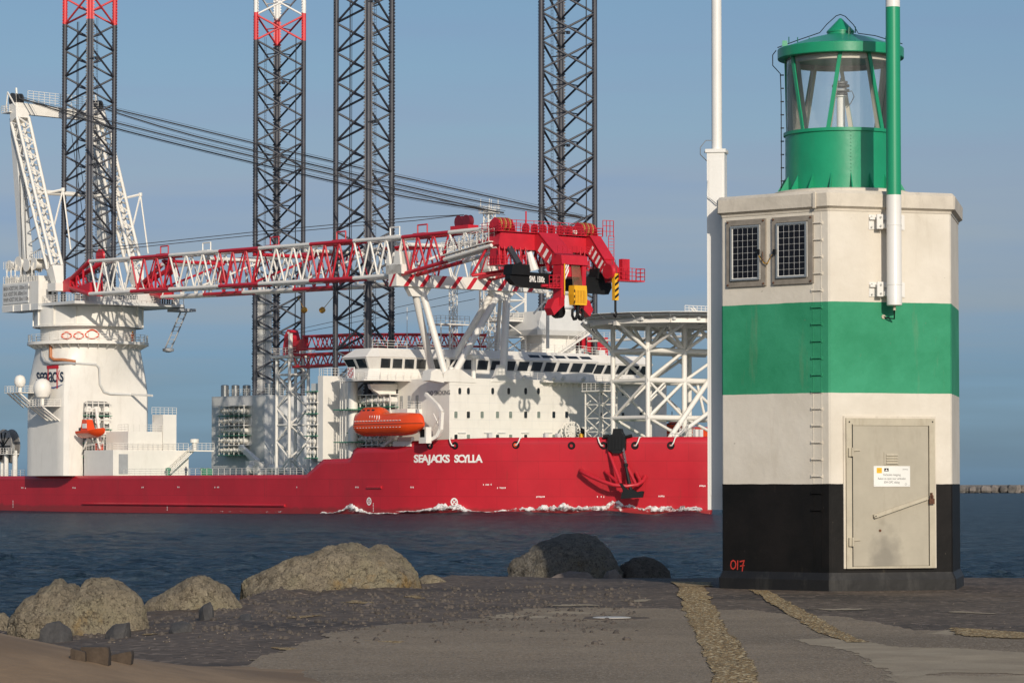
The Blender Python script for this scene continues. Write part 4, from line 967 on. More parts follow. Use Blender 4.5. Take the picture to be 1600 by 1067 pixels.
for v in (-8.2, 8.2):
    am = obj('a_frame_mast', MB().box((-82.4, v-1.4, 35.2), (-79.6, v+1.4, 36.6)), M_WH, crane)
    box_truss(am, 'mast', (-82.3, v, 39.4), (-95.0, v, 66.5), (.85, 1.0), (1.1, 1.2), (.9, 0, .43), (0, 1, 0), 18, .3, .15, M_WH, M_WH)
    # solid foot and head
    obj('mast_foot', MB().loft([[(-80.2, v-.6, 35.4), (-81.6, v-.6, 35.4), (-81.6, v+.6, 35.4), (-80.2, v+.6, 35.4)], [(-81.3, v-1.1, 39.8), (-83.3, v-1.1, 39.0), (-83.3, v+1.1, 39.0), (-81.3, v+1.1, 39.8)]]), M_WH, am)
    obj('mast_head', MB().loft([[(-94.0, v-1.35, 66.9), (-96.1, v-1.35, 66.0), (-96.1, v+1.35, 66.0), (-94.0, v+1.35, 66.9)], [(-94.9, v-1.0, 69.6), (-97.2, v-1.0, 69.4), (-97.2, v+1.0, 69.4), (-94.9, v+1.0, 69.6)]]), M_WH, am)
    obj('back_leg', MB().loft([[(-96.2, v-.7, 67), (-97.6, v-.7, 67), (-97.6, v+.7, 67), (-96.2, v+.7, 67)], [(-90.6, v-.9, 37.2), (-92.8, v-.9, 37.2), (-92.8, v+.9, 37.2), (-90.6, v+.9, 37.2)]]), M_WG, am)
    for k in range(12):
        t = k/12; a = Vector((-95.5, v, 66)).lerp(Vector((-84.2, v, 41.5)), t); b = Vector((-96.3, v, 66)).lerp(Vector((-91, v, 41.5)), min(1, t+.06)); member(am, 'lacing', a, b, .12, M_WG, 4)
    sg = -1 if v < 0 else 1
    mb = MB()
    for s in (-.8, 0, .8): mb.lathe((-96.4, v+s, 70.3), [(.2, -.15), (1.15, -.15), (1.0, 0), (1.15, .15), (.2, .15)], 20, axis=(0, 1, 0))
    obj('sheave', mb, M_DK, am, smooth=30)
    mb = MB(); mb.tube((-95, v-1, 69), (-97.8, v-1, 71.7), .15, 5); mb.tube((-97.8, v-1, 71.7), (-98.4, v-1, 68), .13, 5); mb.box((-99, v-1.6, 67.9), (-96, v+1.4, 68.05)); mb.rail([(-99, v+1.4, 68.05), (-99, v-1.6, 68.05), (-96, v-1.6, 68.05)], 1.2, .8, .05); mb.tube((-96, v, 69.4), (-96.5, v, 72.4), .2, 5); obj('head_platform', mb, M_WH, am)
# top beam and walkway
obj('top_beam', MB().prism([(-8.8, 69.6), (8.8, 69.0), (8.8, 67.3), (-8.8, 67.6)], lambda a, b, d: (d, a, b), -95.8, -94.6), M_WH, crane)
mb = MB(); mb.rail([(-94.4, -7, 69.6), (-94.4, 7.5, 69.3)], 2.2, 1.1, .05, mids=4); obj('railing', mb, M_WH, crane)
obj('tie_beam', MB().tube((-89.0, -8.2, 53.2), (-89.0, 8.2, 53.2), .5, 8, r1=.35), M_WH, crane)
for v, s in ((-6.4, 1), (9.6, 1)):
    mb = MB(); a = Vector((-89.0, v, 53.0)); tip = a+Vector((1.2, s*2.9, .8))
    mb.tube(a, tip, .22, 5); mb.tube(tip, a+Vector((2.0, .5, -6.5)), .16, 5); mb.tube(tip, a+Vector((3.2, 3.4, -10)), .16, 5); mb.lathe(tip, [(.35, -.3), (.35, .3)], 8); obj('stay_outrigger', mb, M_WH, crane)
mb = MB()
for px in (31, 38): a = atv(px, 270, -9.2); b = atv(px+4, 432, -9.2); mb.tube(a, b, .06, 4)
for v in (2, 3, 6): mb.tube((-95, v, 67), (-86, v, 34), .06, 4)
obj('hoist_rope', mb, M_ROPE, crane)

# --- boom -------------------------------------------------------------------
U0 = atv(145, 440, -8).x; UEND = 45.0
def zt(u): t = (u-U0)/(UEND-U0); return 39.8+(38.4-39.8)*min(1, t*1.25)
def zbm(u):
    us = 20.4
    if u < us: return 34.2+(32.7-34.2)*(u-U0)/(us-U0)
    return 32.7+(35.6-32.7)*(u-us)/(UEND-us)
ub = lambda px: atv(px, 420, -8).x
SECT = [(U0, ub(210), 0), (ub(210), ub(270), 1), (ub(270), ub(348), 0), (ub(348), ub(410), 1), (ub(410), ub(490), 0), (ub(490), ub(558), 1), (ub(558), ub(634), 0), (ub(634), ub(707), 1), (ub(707), UEND, 0)]
BM = (M_WH, M_RED)
def bm_at(u): 
    for a, b, c in SECT:
        if a <= u <= b: return BM[c]
    return M_WH
for side in (-1, 1):
    vo = side*8.6; vi = side*5.9
    bt = obj('boom_side', MB().box((U0-.15, min(vo, vi), 34.2), (U0+.15, max(vo, vi), 34.5)), M_RED, crane, label='near lattice side of the boom' if side < 0 else 'far lattice side of the boom')
    for a, b, c in SECT:
        for vv in (vo, vi):
            member(bt, 'chord', (a, vv, zt(a)), (b, vv, zt(b)), .30, BM[c], 10); member(bt, 'chord', (a, vv, zbm(a)), (b, vv, zbm(b)), .32, BM[c], 10)
    for vv, ph in ((vo, 0), (vi, .5)):
        for a, b, c in SECT:
            n = max(2, round((b-a)/(5.6 if ph else 4.5)))
            for k in range(n):
                x0 = a+(b-a)*k/n; x1 = a+(b-a)*(k+1)/n; xm = (x0+x1)/2
                if ph: member(bt, 'lacing', (x0, vv, zbm(x0)), (xm, vv, zt(xm)), .12, BM[c], 6); member(bt, 'lacing', (xm, vv, zt(xm)), (x1, vv, zbm(x1)), .12, BM[c], 6)
                else: member(bt, 'lacing', (x0, vv, zt(x0)), (xm, vv, zbm(xm)), .16, BM[c], 6); member(bt, 'lacing', (xm, vv, zbm(xm)), (x1, vv, zt(x1)), .16, BM[c], 6)
    for a, b, c in SECT:
        n = max(2, round((b-a)/5.0))
        for k in range(n):
            x0 = a+(b-a)*k/n; x1 = a+(b-a)*(k+1)/n
            member(bt, 'lacing', (x0, vo, zt(x0)), (x1, vi, zt(x1)), .11, BM[c], 5); member(bt, 'lacing', (x0, vi, zbm(x0)), (x1, vo, zbm(x1)), .11, BM[c], 5)
    # red tapered foot
    ft = Vector((-80.5, side*7.4, 36.2))
    for vv in (vo, vi):
        member(bt, 'foot_chord', ft, (U0, vv, zt(U0)), .42, M_RED, 8); member(bt, 'foot_chord', ft, (U0, vv, zbm(U0)), .42, M_RED, 8)
        for k in range(1, 4):
            t = k/4; a = ft.lerp(Vector((U0, vv, zt(U0))), t); b = ft.lerp(Vector((U0, vv, zbm(U0))), t); member(bt, 'foot_lacing', a, b, .2, M_RED, 6)
            if k < 3: b2 = ft.lerp(Vector((U0, vv, zbm(U0))), t+.25); member(bt, 'foot_lacing', a, b2, .16, M_RED, 6)
    obj('foot_plate', MB().prism([(-81.2, 35.2), (-79.5, 37.0), (-77.2, 37.6), (-77.5, 34.9)], lambda a, b, d: (a, d, b), ft.y-.7, ft.y+.7), M_RED, bt)
    obj('foot_plate', MB().prism([(U0-3.4, 34.6), (U0-.2, 33.9), (U0-.2, 36.2), (U0-3.4, 35.8)], lambda a, b, d: (a, d, b), ft.y-1.1, ft.y+1.1), M_RED, bt)
# cross frames between the sides
for px in (240, 300, 380, 460, 525, 600):
    u = ub(px); m = bm_at(u)
    if abs(u) < 7.5: continue
    member(crane, 'cross_frame', (u, -6, zt(u)-.6), (u, 6, zt(u)-.6), .3, m, 8); member(crane, 'cross_frame', (u, -6, zbm(u)+.5), (u, 6, zt(u)-.6), .2, m, 6)
# sheave brackets and guide frames along the top
for px, c in ((252, M_RED), (318, M_WH), (424, M_RED), (528, M_RED), (612, M_WH), (655, M_RED)):
    u = ub(px); z = zt(u)+.2; mb = MB()
    mb.box((u-1.4, -8.2, z), (u+1.4, -6.4, z+.25))
    for s in (-1.2, 1.2): mb.tube((u+s, -7.4, z), (u+s, -7.4, z+1.5), .12, 5)
    mb.tube((u-1.2, -7.4, z+1.5), (u+1.2, -7.4, z+1.5), .12, 5); obj('rope_guide', mb, c, crane)
for px, py in ((268, 420), (350, 432), (160, 400)):
    c = atv(px, py, -5); mb = MB(); mb.lathe((c.x, -5.4, c.z), [(.2, -.25), (1.15, -.25), (1.0, 0), (1.15, .25), (.2, .25)], 20, axis=(0, 1, 0)); mb.tube((c.x, -5.4, c.z), (c.x-1.5, -5.9, 39), .2, 6); mb.tube((c.x, -5.4, c.z), (c.x+1.5, -5.9, 34.5), .2, 6); obj('sheave', mb, M_RED, crane, smooth=30)
for px in (714, 726):
    u = ub(px); obj('sheave', MB().lathe((u, -7.4, zt(u)+1.5), [(.2, -.4), (.95, -.4), (.85, 0), (.95, .4), (.2, .4)], 20, axis=(0, 1, 0)), mat('dark_crane_red', (.16, .01, .02), .5), crane, smooth=30)
obj('sheave_box', MB().box((ub(706), -8.3, zt(30)-.2), (ub(734), -6.4, zt(30)+.9)), M_RED, crane)
# white catwalk under the last section
mb = MB(); u0_, u1_ = ub(706), ub(780)
mb.box((u0_, -9.9, 0), (u1_, -8.9, .12), lambda a, b, c: (a, b, c+34.9+(a-u0_)/(u1_-u0_)*1.4)); mb.tube((u0_, -9.4, 34.4), (u1_, -9.4, 35.8), .28, 8)
for s in (0, 1):
    mb.rail([(u0_, -9.9+s, 35.0), (u1_, -9.9+s, 36.4)], 1.9, 1.3, .05, mids=2)
obj('catwalk', mb, M_WH, crane)
# thin ropes over the boom
mb = MB(); P0 = Vector((-79, -7, 41.6)); 
for dz in (0, .5):
    mb.curve([P0+Vector((0, 0, dz)), (ub(400), -7, 41.4+dz), (ub(640), -7, 40.9+dz), (ub(720), -7.4, 40.9)], .06, 4)
obj('hoist_rope', mb, M_ROPE, crane)
# pendant ropes from the A-frame head to the boom head
for v, dz in ((-8.2, 0), (-7.2, 0), (8.2, 0), (7.2, 0)):
    a = Vector((-96.4, v, 70.6)); b = Vector((44.6, v, 40.6)); mid = a.lerp(b, .5)-Vector((0, 0, .7))
    up_ = Vector((0, 0, .3 if abs(v) > 8 else -.85))
    pts = []
    for k in range(13): t = k/12; p = a.lerp(b, t)-Vector((0, 0, 2.6*t*(1-t)))+up_*min(1, 6*t*(1-t)); pts.append(p)
    obj('pendant_rope', MB().curve(pts, .125, 6), M_ROPE, crane, smooth=60)
    for dd in (.5, -.5):
        obj('pendant_rope', MB().curve([p+Vector((0, .3, dd*.6)) for p in pts], .03, 4), M_ROPE, crane)
# --- boom head --------------------------------------------------------------
obj('head_beam', MB().prism([(-9.2, 35.9), (-8.6, 35.3), (9.4, 35.3), (9.6, 37.5), (-8.8, 37.7)], lambda a, b, d: (d, a, b), 43.0, 46.0), M_RED, crane)
fr = lambda a, b, d: (a, d, b)
def arm(v0, v1, ue, drop, ns):
    """box arm that leaves the head beam, slopes forward and bends down at its end, with white stripes"""
    U1 = 47.0; top = [(45.0, 37.7), (U1, 37.7), (ue-1.0, 37.7-drop), (ue+.5, 36.2-drop), (ue+.6, 34.6-drop)]; bot = [(ue-.9, 34.4-drop), (ue-1.2, 35.2-drop), (U1-.9, 35.3), (45.0, 35.3)]
    g = obj('jib_arm', MB().prism(top+bot, fr, v0, v1), M_RED, crane)
    T0, T1 = Vector((U1, 37.5)), Vector((ue-.6, 37.5-drop)); B0, B1 = Vector((U1-.6, 35.5)), Vector((ue-1.3, 35.5-drop))
    for k in range(ns):
        t = (k+.35)/ns; s_ = .42/ns
        P = [B0.lerp(B1, t), B0.lerp(B1, t+s_), T0.lerp(T1, min(1, t+s_+.16)).lerp(B0.lerp(B1, t+s_), .25), T0.lerp(T1, min(1, t+.16)).lerp(B0.lerp(B1, t), .25)]
        obj('white_stripe', MB().add([(p.x, v0-.03, p.y) for p in P], [(0, 1, 2, 3)]), M_LET, g)
    obj('top_flange', MB().loft([[(45, v0-.15, 37.72), (45, v1+.15, 37.72), (45, v1+.15, 37.84), (45, v0-.15, 37.84)], [(U1+.1, v0-.15, 37.72), (U1+.1, v1+.15, 37.72), (U1+.1, v1+.15, 37.84), (U1+.1, v0-.15, 37.84)], [(ue-.95, v0-.15, 37.74-drop), (ue-.95, v1+.15, 37.74-drop), (ue-.9, v1+.15, 37.86-drop), (ue-.9, v0-.15, 37.86-drop)]]), M_RED, g)
    return g
arm(-2.6, .5, 52.0, 3.4, 4); arm(7.0, 8.7, 51.3, 3.6, 5)
mb = MB(); mb.box((42.6, -9.6, 37.75), (46.4, 9.8, 37.85)); mb.rail([(42.6, -9.6, 37.85), (46.4, -9.6, 37.85), (46.4, 9.8, 37.85), (42.6, 9.8, 37.85)], 1.2, 1.0, .05); mb.rail([(44.0, -6, 37.85), (44.0, 7, 37.85)], 1.9, 1.5, .05)
mb.tube((45, -3.4, 37.8), (45, -3.4, 41.0), .12, 6); obj('head_walkway', mb, M_RED, crane)
for v in (-7.6, 7.8):
    hs = obj('sheave_housing', MB().prism([(43.0, 37.8), (43.6, 39.3), (44.6, 39.9), (45.6, 39.5), (46.4, 37.8)], fr, v-1.3, v-1.1), M_RED, crane)
    obj('housing_plate', MB().prism([(43.0, 37.8), (43.6, 39.3), (44.6, 39.9), (45.6, 39.5), (46.4, 37.8)], fr, v+1.1, v+1.3), M_RED, hs)
    for k in range(5):
        obj('sheave', MB().lathe((44.8, v-.8+k*.4, 38.9), [(.2, -.12), (1.0, -.12), (.85, 0), (1.0, .12), (.2, .12)], 20, axis=(0, 1, 0)), mat('red_sheave', (.40, .02, .03), .5) if k % 2 else mat('brass_sheave', (.40, .20, .06), .5), hs, smooth=30)
for k in range(6): obj('sheave', MB().lathe((45.2, -3.6+k*1.6, 38.4), [(.2, -.12), (.8, -.12), (.65, 0), (.8, .12), (.2, .12)], 18, axis=(0, 1, 0)), M_RED, crane, smooth=30)
# service cages below the beam, near and far
for (va, vb, z0) in ((-9.4, -4.6, 32.9), (5.6, 9.6, 32.7)):
    cg = obj('service_cage', MB().box((43.6, va, z0), (46.6, vb, z0+.15)), M_RED, crane)
    obj('cage_wall', MB().box((43.6, va+.5, z0+.15), (45.4, va+2.2, 35.4)), M_RED, cg)
    mb = MB(); mb.rail([(43.6, va, z0+.1), (46.6, va, z0+.1), (46.6, vb, z0+.1)], 1.3, .6, .05); 
    for q_ in np.linspace(va, vb, 6): mb.tube((46.6, q_, z0), (46.4, q_, 35.6), .1, 5)
    obj('cage_bars', mb, M_RED, cg)
for k in range(6):
    member(crane, 'head_lacing', (44.5, -4.6+k*1.1, 35.3), (44.5, -4.0+k*1.1, 32.9+k*.12), .12, M_RED, 5); member(crane, 'head_lacing', (44.5, -4.0+k*1.1, 32.9+k*.12), (44.5, -3.5+k*1.1, 35.3), .12, M_RED, 5)
member(crane, 'head_chord', (41.0, -10.2, 31.6), (46.0, 3.2, 33.9), .24, M_RED, 8); member(crane, 'head_chord', (41.0, -10.2, 31.6), (43.2, -9.0, 35.8), .2, M_RED, 8)
obj('tilt_cylinder', MB().tube((46.4, -.8, 34.2), (49.5, -2.6, 32.4), .45, 10), M_RED, crane, smooth=40); obj('cylinder_rod', MB().tube((46.2, -3.8, 35.0), (46.4, -3.0, 32.4), .42, 8, r1=.7), M_LET, crane)
# central crown that carries the main block
cr_ = obj('crown_frame', MB().prism([(52.4, 34.6), (54.6, 34.2), (54.8, 32.9), (52.4, 32.9)], fr, -2.5, 2.3), M_RED, crane)
for v in (-2.4, 1.5): obj('crown_cheek', MB().prism([(52.6, 34), (54.5, 34), (54.4, 28.2), (54.0, 26.9), (52.6, 26.6), (52.6, 28.6)], fr, v, v+.75 if v < 0 else v+.7), M_RED, cr_)
for s in (-1, 1): obj('crown_foot', MB().prism([(s*1.6, 28.5), (s*3.2, 27.9), (s*3.9, 26.6), (s*3.3, 25.6), (s*2.1, 26.6), (s*1.4, 27.1)], lambda a, b, d: (d, a, b), 52.4, 54.0), M_RED, cr_)
for k in range(3): obj('white_stripe', MB().add([(54.62, -1.75, 31.2+k*.75), (54.62, -1.75, 30.7+k*.75), (54.62, -1.1, 31.9+k*.75), (54.62, -1.1, 32.4+k*.75)], [(0, 1, 2, 3)]), M_LET, cr_)
obj('yellow_pipe', MB().tube((54.75, -2.0, 28.5), (54.75, -2.0, 33), .09, 6), M_YEL, cr_)
obj('crown_strut', MB().tube((54, -5.6, 29.7), (54, -2.2, 29.9), .22, 6), M_RED, cr_)
mb = MB(); mb.rail([(54.5, -2.6, 29.6), (54.5, -4.6, 29.5)], 1.7, .6, .06); mb.box((53.6, -4.6, 29.4), (54.6, -2.4, 29.55)); mb.rail([(54.7, -3.2, 34.5), (54.7, 3.0, 34.5)], 1.0, .8, .05); obj('crown_platform', mb, M_RED, cr_)
cr_.location = (-1.6, -.8, 0)
# far whip jib platform
mb = MB(); mb.box((53.6, 8.2, 30.9), (55.6, 13.0, 31.1)); mb.rail([(55.6, 8.2, 31.1), (55.6, 13.0, 31.1), (53.6, 13.0, 31.1)], 1.7, .7, .06); obj('head_ladder', MB().rail([(46.4, 9.9, 37.85), (46.8, 11.6, 37.85)], 2.4, .5, .06), M_RED, crane); obj('head_ladder', MB().rail([(46.6, 10.8, 33.5), (46.9, 11.6, 33.5)], 4.5, .5, .05, mids=9), M_RED, crane); bx9 = obj('control_box', MB().box((53.8, 9.6, 31.12), (54.6, 11.0, 34.2)), M_RED, crane); bx9.location = (-2.2, -1.0, 0); obj('whip_platform', mb, M_RED, crane).location = (-2.2, -1.0, 0)
obj('sheave', MB().lathe((52.1, 6.3, 32.3), [(.2, -.3), (1.1, -.3), (1.0, 0), (1.1, .3), (.2, .3)], 22, axis=(0, 1, 0)), M_RED, crane, smooth=30)
# main hook block
hk = thing('main_hook_block', 'big yellow hook block with black double hook under the red boom head', 'hook block', (54.6, .3, 25.4), ship=True)
M_YBK = M_BLK
obj('block_body', MB().prism([(-1.6, 29.9), (1.7, 29.9), (1.9, 28), (1.7, 27.1), (-1.5, 27.1), (-1.8, 28.6)], lambda a, b, d: (d, .3+a, b), 54.2, 55.6), M_YEL, hk)
for k in range(7): obj('grille_bar', MB().box((55.6, -1.1+k*.42, 27.4), (55.68, -1.0+k*.42, 29.2)), mat('dark_yellow', (.45, .22, .02), .5), hk)
for k in range(3): obj('black_stripe', MB().add([(55.63, -1.45, 27.3+k*.8), (55.63, -1.2, 27.3+k*.8), (55.63, -1.2, 27.8+k*.8), (55.63, -1.45, 27.6+k*.8)], [(0, 1, 2, 3)]), M_BLK, hk)
mb = MB()
for k in range(9): mb.tube((54.9, -.9+k*.3, 29.9), (54.2, -.7+k*.25, 33.8), .06, 4)
obj('reeved_rope', mb, mat('brown_rope', (.22, .15, .09), .7), hk)
mb = MB(); mb.tube((54.9, .3, 27.1), (54.9, .3, 25.6), .35, 10); 
for s in (-1, 1): mb.curve([(54.9, .3, 25.9), (54.9, .3+s*.5, 25.15), (54.9, .3+s*1.05, 25.1), (54.9, .3+s*1.45, 25.6), (54.9, .3+s*1.4, 26.3), (54.9, .3+s*1.05, 26.5)], .26, 8)
obj('double_hook', mb, M_BLK, hk, smooth=50)
hk.location += HU*-1.6+HV*-.8; hk.scale = (.9, .68, 1)
# whip hook
wh_ = thing('whip_hook_block', 'slim yellow and black striped hook block hanging over the helideck', 'hook block', (55.6, 7.9, 25.2), ship=True)
obj('block_body', MB().loft([[(55.6+a, 7.9+b, 28.1) for a, b in ((-.4, -.45), (.4, -.45), (.4, .45), (-.4, .45))], [(55.6+a, 7.9+b, 32.0) for a, b in ((-.4, -.5), (.4, -.5), (.4, .5), (-.4, .5))]]), M_YEL, wh_)
for k in range(4): obj('black_stripe', MB().add([(56.02, 7.45, 28.3+k*.9), (56.02, 8.35, 28.8+k*.9), (56.02, 8.35, 29.2+k*.9), (56.02, 7.45, 28.7+k*.9)], [(0, 1, 2, 3)]), M_BLK, wh_)
mb = MB(); mb.tube((55.6, 7.9, 28.1), (55.6, 7.9, 26.4), .22, 8); mb.curve([(55.6, 7.9, 26.6), (55.6, 8.2, 26.1), (55.6, 7.9, 25.7), (55.6, 7.5, 26)], .18, 8); obj('hook', mb, M_BLK, wh_, smooth=50)
mb = MB(); mb.tube((55.5, 7.6, 32), (55.2, 7.4, 34), .06, 4); mb.tube((55.7, 8.2, 32), (55.4, 8.0, 34), .06, 4); obj('rope', mb, M_ROPE, wh_)
wh_.location += HU*-3.0+HV*-.8; wh_.scale = (.8, .8, 1)
# black spreader beam
sb = thing('spreader_beam', 'long black lifting beam with white load lettering slung below the red boom head', 'lifting beam', (48.2, 0, 29.6), ship=True)
obj('beam', MB().prism([(-9.2, 31.6), (-6.6, 31.9), (9.4, 31.5), (9.6, 30.2), (9.0, 29.2), (-6.5, 29.7), (-8.4, 30.0), (-9.3, 30.8)], lambda a, b, d: (d, a, b), 47.6, 48.8), M_BLK, sb)
for v in (-7.6, 8.2): obj('lug', MB().prism([(v-1.7, 31.4), (v-1.5, 32.9), (v+1.5, 32.9), (v+1.7, 31.4)], lambda a, b, d: (d, a, b), 47.2, 49.2), M_BLK, sb)
obj('strap', MB().tube((48.4, -7.3, 32.9), (46, -7.2, 35.4), .5, 8), M_DK, sb); obj('strap', MB().tube((48.4, 7.7, 32.9), (46, 7.6, 35.4), .5, 8), M_DK, sb)
mb = MB(); mb.prism([(1.2, 35.2), (3.3, 33.0), (4.2, 31.4), (-1.4, 31.6), (.2, 33.6)], lambda a, b, d: (d, a, b), 47.9, 48.5); mb.tube((48.9, .2, 30), (48.9, .2, 26.8), .35, 8); mb.lathe((48.9, -.6, 26.4), [(.2, -.5), (1.0, -.5), (1.0, .5), (.2, .5)], 16, axis=(1, 0, 0)); obj('link', mb, M_BLK, sb)
c = atu(845, 434, 48.83); obj('load_lettering', textmb('SWL 1500t', 1.15, lambda a, b: (48.84, c.y-.7+a, c.z-.3+b), off=.04, xs=.52), M_LET, sb)

# ============================================================= DECK CRANE
dc = thing('deck_crane', 'smaller red lattice deck crane folded down behind the bridge on a white lattice tower', 'crane', (-36.4, 11, 3.0), ship=True)
DCx, DCy = -36.4, 11.0
tw = obj('tower_top', MB().box((DCx-2.6, DCy-2.6, 22.6), (DCx+2.6, DCy+2.6, 23.0)), M_WH, dc)
P4 = [(DCx-1.9, DCy-1.9), (DCx+1.9, DCy-1.9), (DCx+1.9, DCy+1.9), (DCx-1.9, DCy+1.9)]
for a, b in P4: member(tw, 'post', (a, b, 3), (a, b, 22.6), .28, M_WH, 10)
n = 7
for k in range(n):
    z0 = 3+19.6*k/n; z1 = 3+19.6*(k+1)/n
    for i in range(4):
        a, b = P4[i], P4[(i+1) % 4]; m_ = ((a[0]+b[0])/2, (a[1]+b[1])/2)
        if (k+i) % 2: a, b = b, a
        member(tw, 'brace', (*a, z0), (*b, z1), .15, M_WH, 6)
        if k % 3 == 0: member(tw, 'brace', (*a, z0), (*b, z0), .15, M_WH, 6)
mb = MB(); mb.rail([(DCx-2.6, DCy-2.6, 23), (DCx+2.6, DCy-2.6, 23), (DCx+2.6, DCy+2.6, 23), (DCx-2.6, DCy+2.6, 23), (DCx-2.6, DCy-2.6, 23)], 1.2, .8, .045)
mb.box((DCx+2.0, DCy-2.2, 22), (DCx+2.5, DCy-1.7, 26.6)); obj('railing', mb, M_WH, dc)
fr = lambda a, b, d: (a, d, b)
kg = obj('king_post', MB().prism([(DCx-1.6, 23.1), (DCx+1.0, 23.1), (DCx+1.2, 24.6), (DCx+1.4, 25.8), (DCx+.7, 27.2), (DCx-.4, 27.4), (DCx-1.3, 26.4), (DCx-1.7, 24.4)], fr, DCy-.8, DCy+.6), M_RED, dc)
for k in range(3): obj('white_stripe', MB().add([(DCx-.5+k*.25, DCy-.83, 26.9-k*.8), (DCx+.1+k*.2, DCy-.83, 27.0-k*.8), (DCx+1.2, DCy-.83, 26.0-k*.8), (DCx+1.2, DCy-.83, 25.5-k*.8)], [(0, 1, 2, 3)]), M_LET, kg)
bb = obj('boom_foot', MB().prism([(DCx+1.2, 23.6), (DCx+6, 23.7), (DCx+6, 26.0), (DCx+1.2, 25.0)], fr, DCy-1.1, DCy-.9), M_RED, dc)
for (u0_, u1_, z0, z1, zz0, zz1, n) in [(DCx+5, -16, 26.0, 25.8, 23.9, 23.8, 6), (DCx+2, -12, 23.0, 22.9, 21.0, 21.2, 8), (-16, 15, 25.8, 24.6, 23.8, 22.8, 12)]:
    for v in (DCy-1.3, DCy+1.3):
        member(bb, 'chord', (u0_, v, z0), (u1_, v, z1), .22, M_RED, 8); member(bb, 'chord', (u0_, v, zz0), (u1_, v, zz1), .2, M_RED, 8)
        for k in range(n):
            a = k/n; b = (k+.5)/n; c_ = (k+1)/n; q_ = lambda t, top: (u0_+(u1_-u0_)*t, v, (z0+(z1-z0)*t) if top else (zz0+(zz1-zz0)*t))
            member(bb, 'lacing', q_(a, 1), q_(b, 0), .11, M_RED, 5); member(bb, 'lacing', q_(b, 0), q_(c_, 1), .11, M_RED, 5)
mb = MB(); 
mb.tube((DCx, DCy, 27.2), (14, DCy, 31.6), .05, 4); mb.tube((DCx, DCy, 26.6), (14, DCy, 30.2), .05, 4); obj('luffing_rope', mb, M_ROPE, dc)
mb = MB(); mb.box((14, 30, 22.3), (17.5, 35, 24.6)); 
# red machinery cabin seen behind the bridge roof
rc = single('deck_cabin', MB().box((-2, 41, 22.2), (3.5, 46.5, 25.6)), M_RED, 'dark red cabin on the bridge roof under the helideck gangway', 'cabin', (0, 43, 22.2), ship=True)

# ============================================================= BOATS
def boat_sections(u0, v0, z0, L, Wd, H, bump=True, flip=1):
    rings = []; N = 24; n = 26
    for i in range(n+1):
        t = i/n; x = u0+L*(t-.5)*flip
        # t=0 stern, t=1 bow
        bt_ = max(0.0, min(1, (t)/.10)); bw = (sin(min(1, bt_)*pi/2)**.6)*(1-max(0, (t-.72)/.28)**2.2*.93); bw = max(.05, bw)
        keel = .0+.30*max(0, (t-.7)/.3)**2+.12*max(0, (.15-t)/.15)
        top = .86-.06*max(0, (t-.6)/.4)**2-.35*max(0, (t-.93)/.07)**2-.25*max(0, (.04-t)/.04)
        if bump: top += .17*max(0, min(1, (t-.10)/.05))*max(0, min(1, (.42-t)/.05)); top -= .05*max(0, min(1, (t-.42)/.05))
        P = []
        for k in range(N):
            a = 2*pi*k/N; c, s = cos(a), sin(a); wc = Wd/2*bw; zm = .42
            if s < 0: y = wc*(abs(c)**.75)*(1 if c > 0 else -1); z = zm+(zm-keel)*(-abs(s)**1.1)
            else: y = wc*.93*(abs(c)**.8)*(1 if c > 0 else -1); z = zm+(top-zm)*(s**.8)
            P.append((x, v0+y, z0+H*z))
        rings.append(P)
    return rings
def lifeboat(u, v, z, L, label, flip=1):
    t = thing('lifeboat', label, 'lifeboat', (u, v, z), ship=True, group='enclosed orange lifeboats')
    obj('hull', MB().loft(boat_sections(u, v, z, L, 3.6, 4.3, True, flip)), M_ORG, t, smooth=38)
    # gunwale line
    S_ = boat_sections(u, v, z, L, 3.6, 4.3, True, flip); k0, k1 = 12, 0
    for kk in (0, 12):
        pts = [Vector(r[kk])+Vector((0, -.03 if kk == 12 else .03, 0)) for r in S_]; obj('gunwale', MB().curve(pts, .07, 6), mat('dark_orange', (.30, .05, .01), .4), t)
    for k in range(4):
        x = u+flip*(-L/2+L*(.13+.07*k)); obj('boat_window', MB().box((x-.28, v-1.25, z+3.72), (x+.28, v-1.0, z+4.05)), M_GLS, t)
    mb = MB()
    for k in range(16):
        x = u+flip*(-L/2+L*(.1+.045*k)); r = S_[int((.1+.045*k)*26)]; y = min(p[1] for p in r)
        mb.box((x-.18, y-.04, z+2.25), (x+.18, y+.1, z+2.33)); mb.box((x-.18, y+.02, z+1.25), (x+.18, y+.3, z+1.33))
    for k in range(5): x = u+flip*(-L/2+L*(.32+.035*k)); mb.box((x, v-1.62, z+2.4), (x+.07, v-1.5, z+3.1))
    obj('reflective_tape', mb, M_LET, t, kind='stuff')
    mb = MB(); mb.tube((u+flip*L*.40, v, z+3.2), (u+flip*L*.40, v, z+6.0), .07, 5); mb.tube((u-flip*L*.36, v, z+3.6), (u-flip*L*.36, v, z+6.0), .07, 5); obj('fall_wire', mb, M_ROPE, t)
    obj('release_hook', MB().box((u+flip*L*.39, v-.2, z+3.0), (u+flip*L*.41, v+.2, z+3.9)), M_GR, t)
lifeboat(17.3, -7.6, 8.75, 17.2, 'large orange enclosed lifeboat hanging in its davit above the ship name')
lifeboat(23.5, 46.8, 7.2, 12, 'orange enclosed lifeboat half hidden behind the white helideck truss', 1)
rb = thing('rescue_boat', 'small open orange rescue boat stowed beside the big crane pedestal', 'boat', (-72, -6.4, 9.4), ship=True)
rings = []
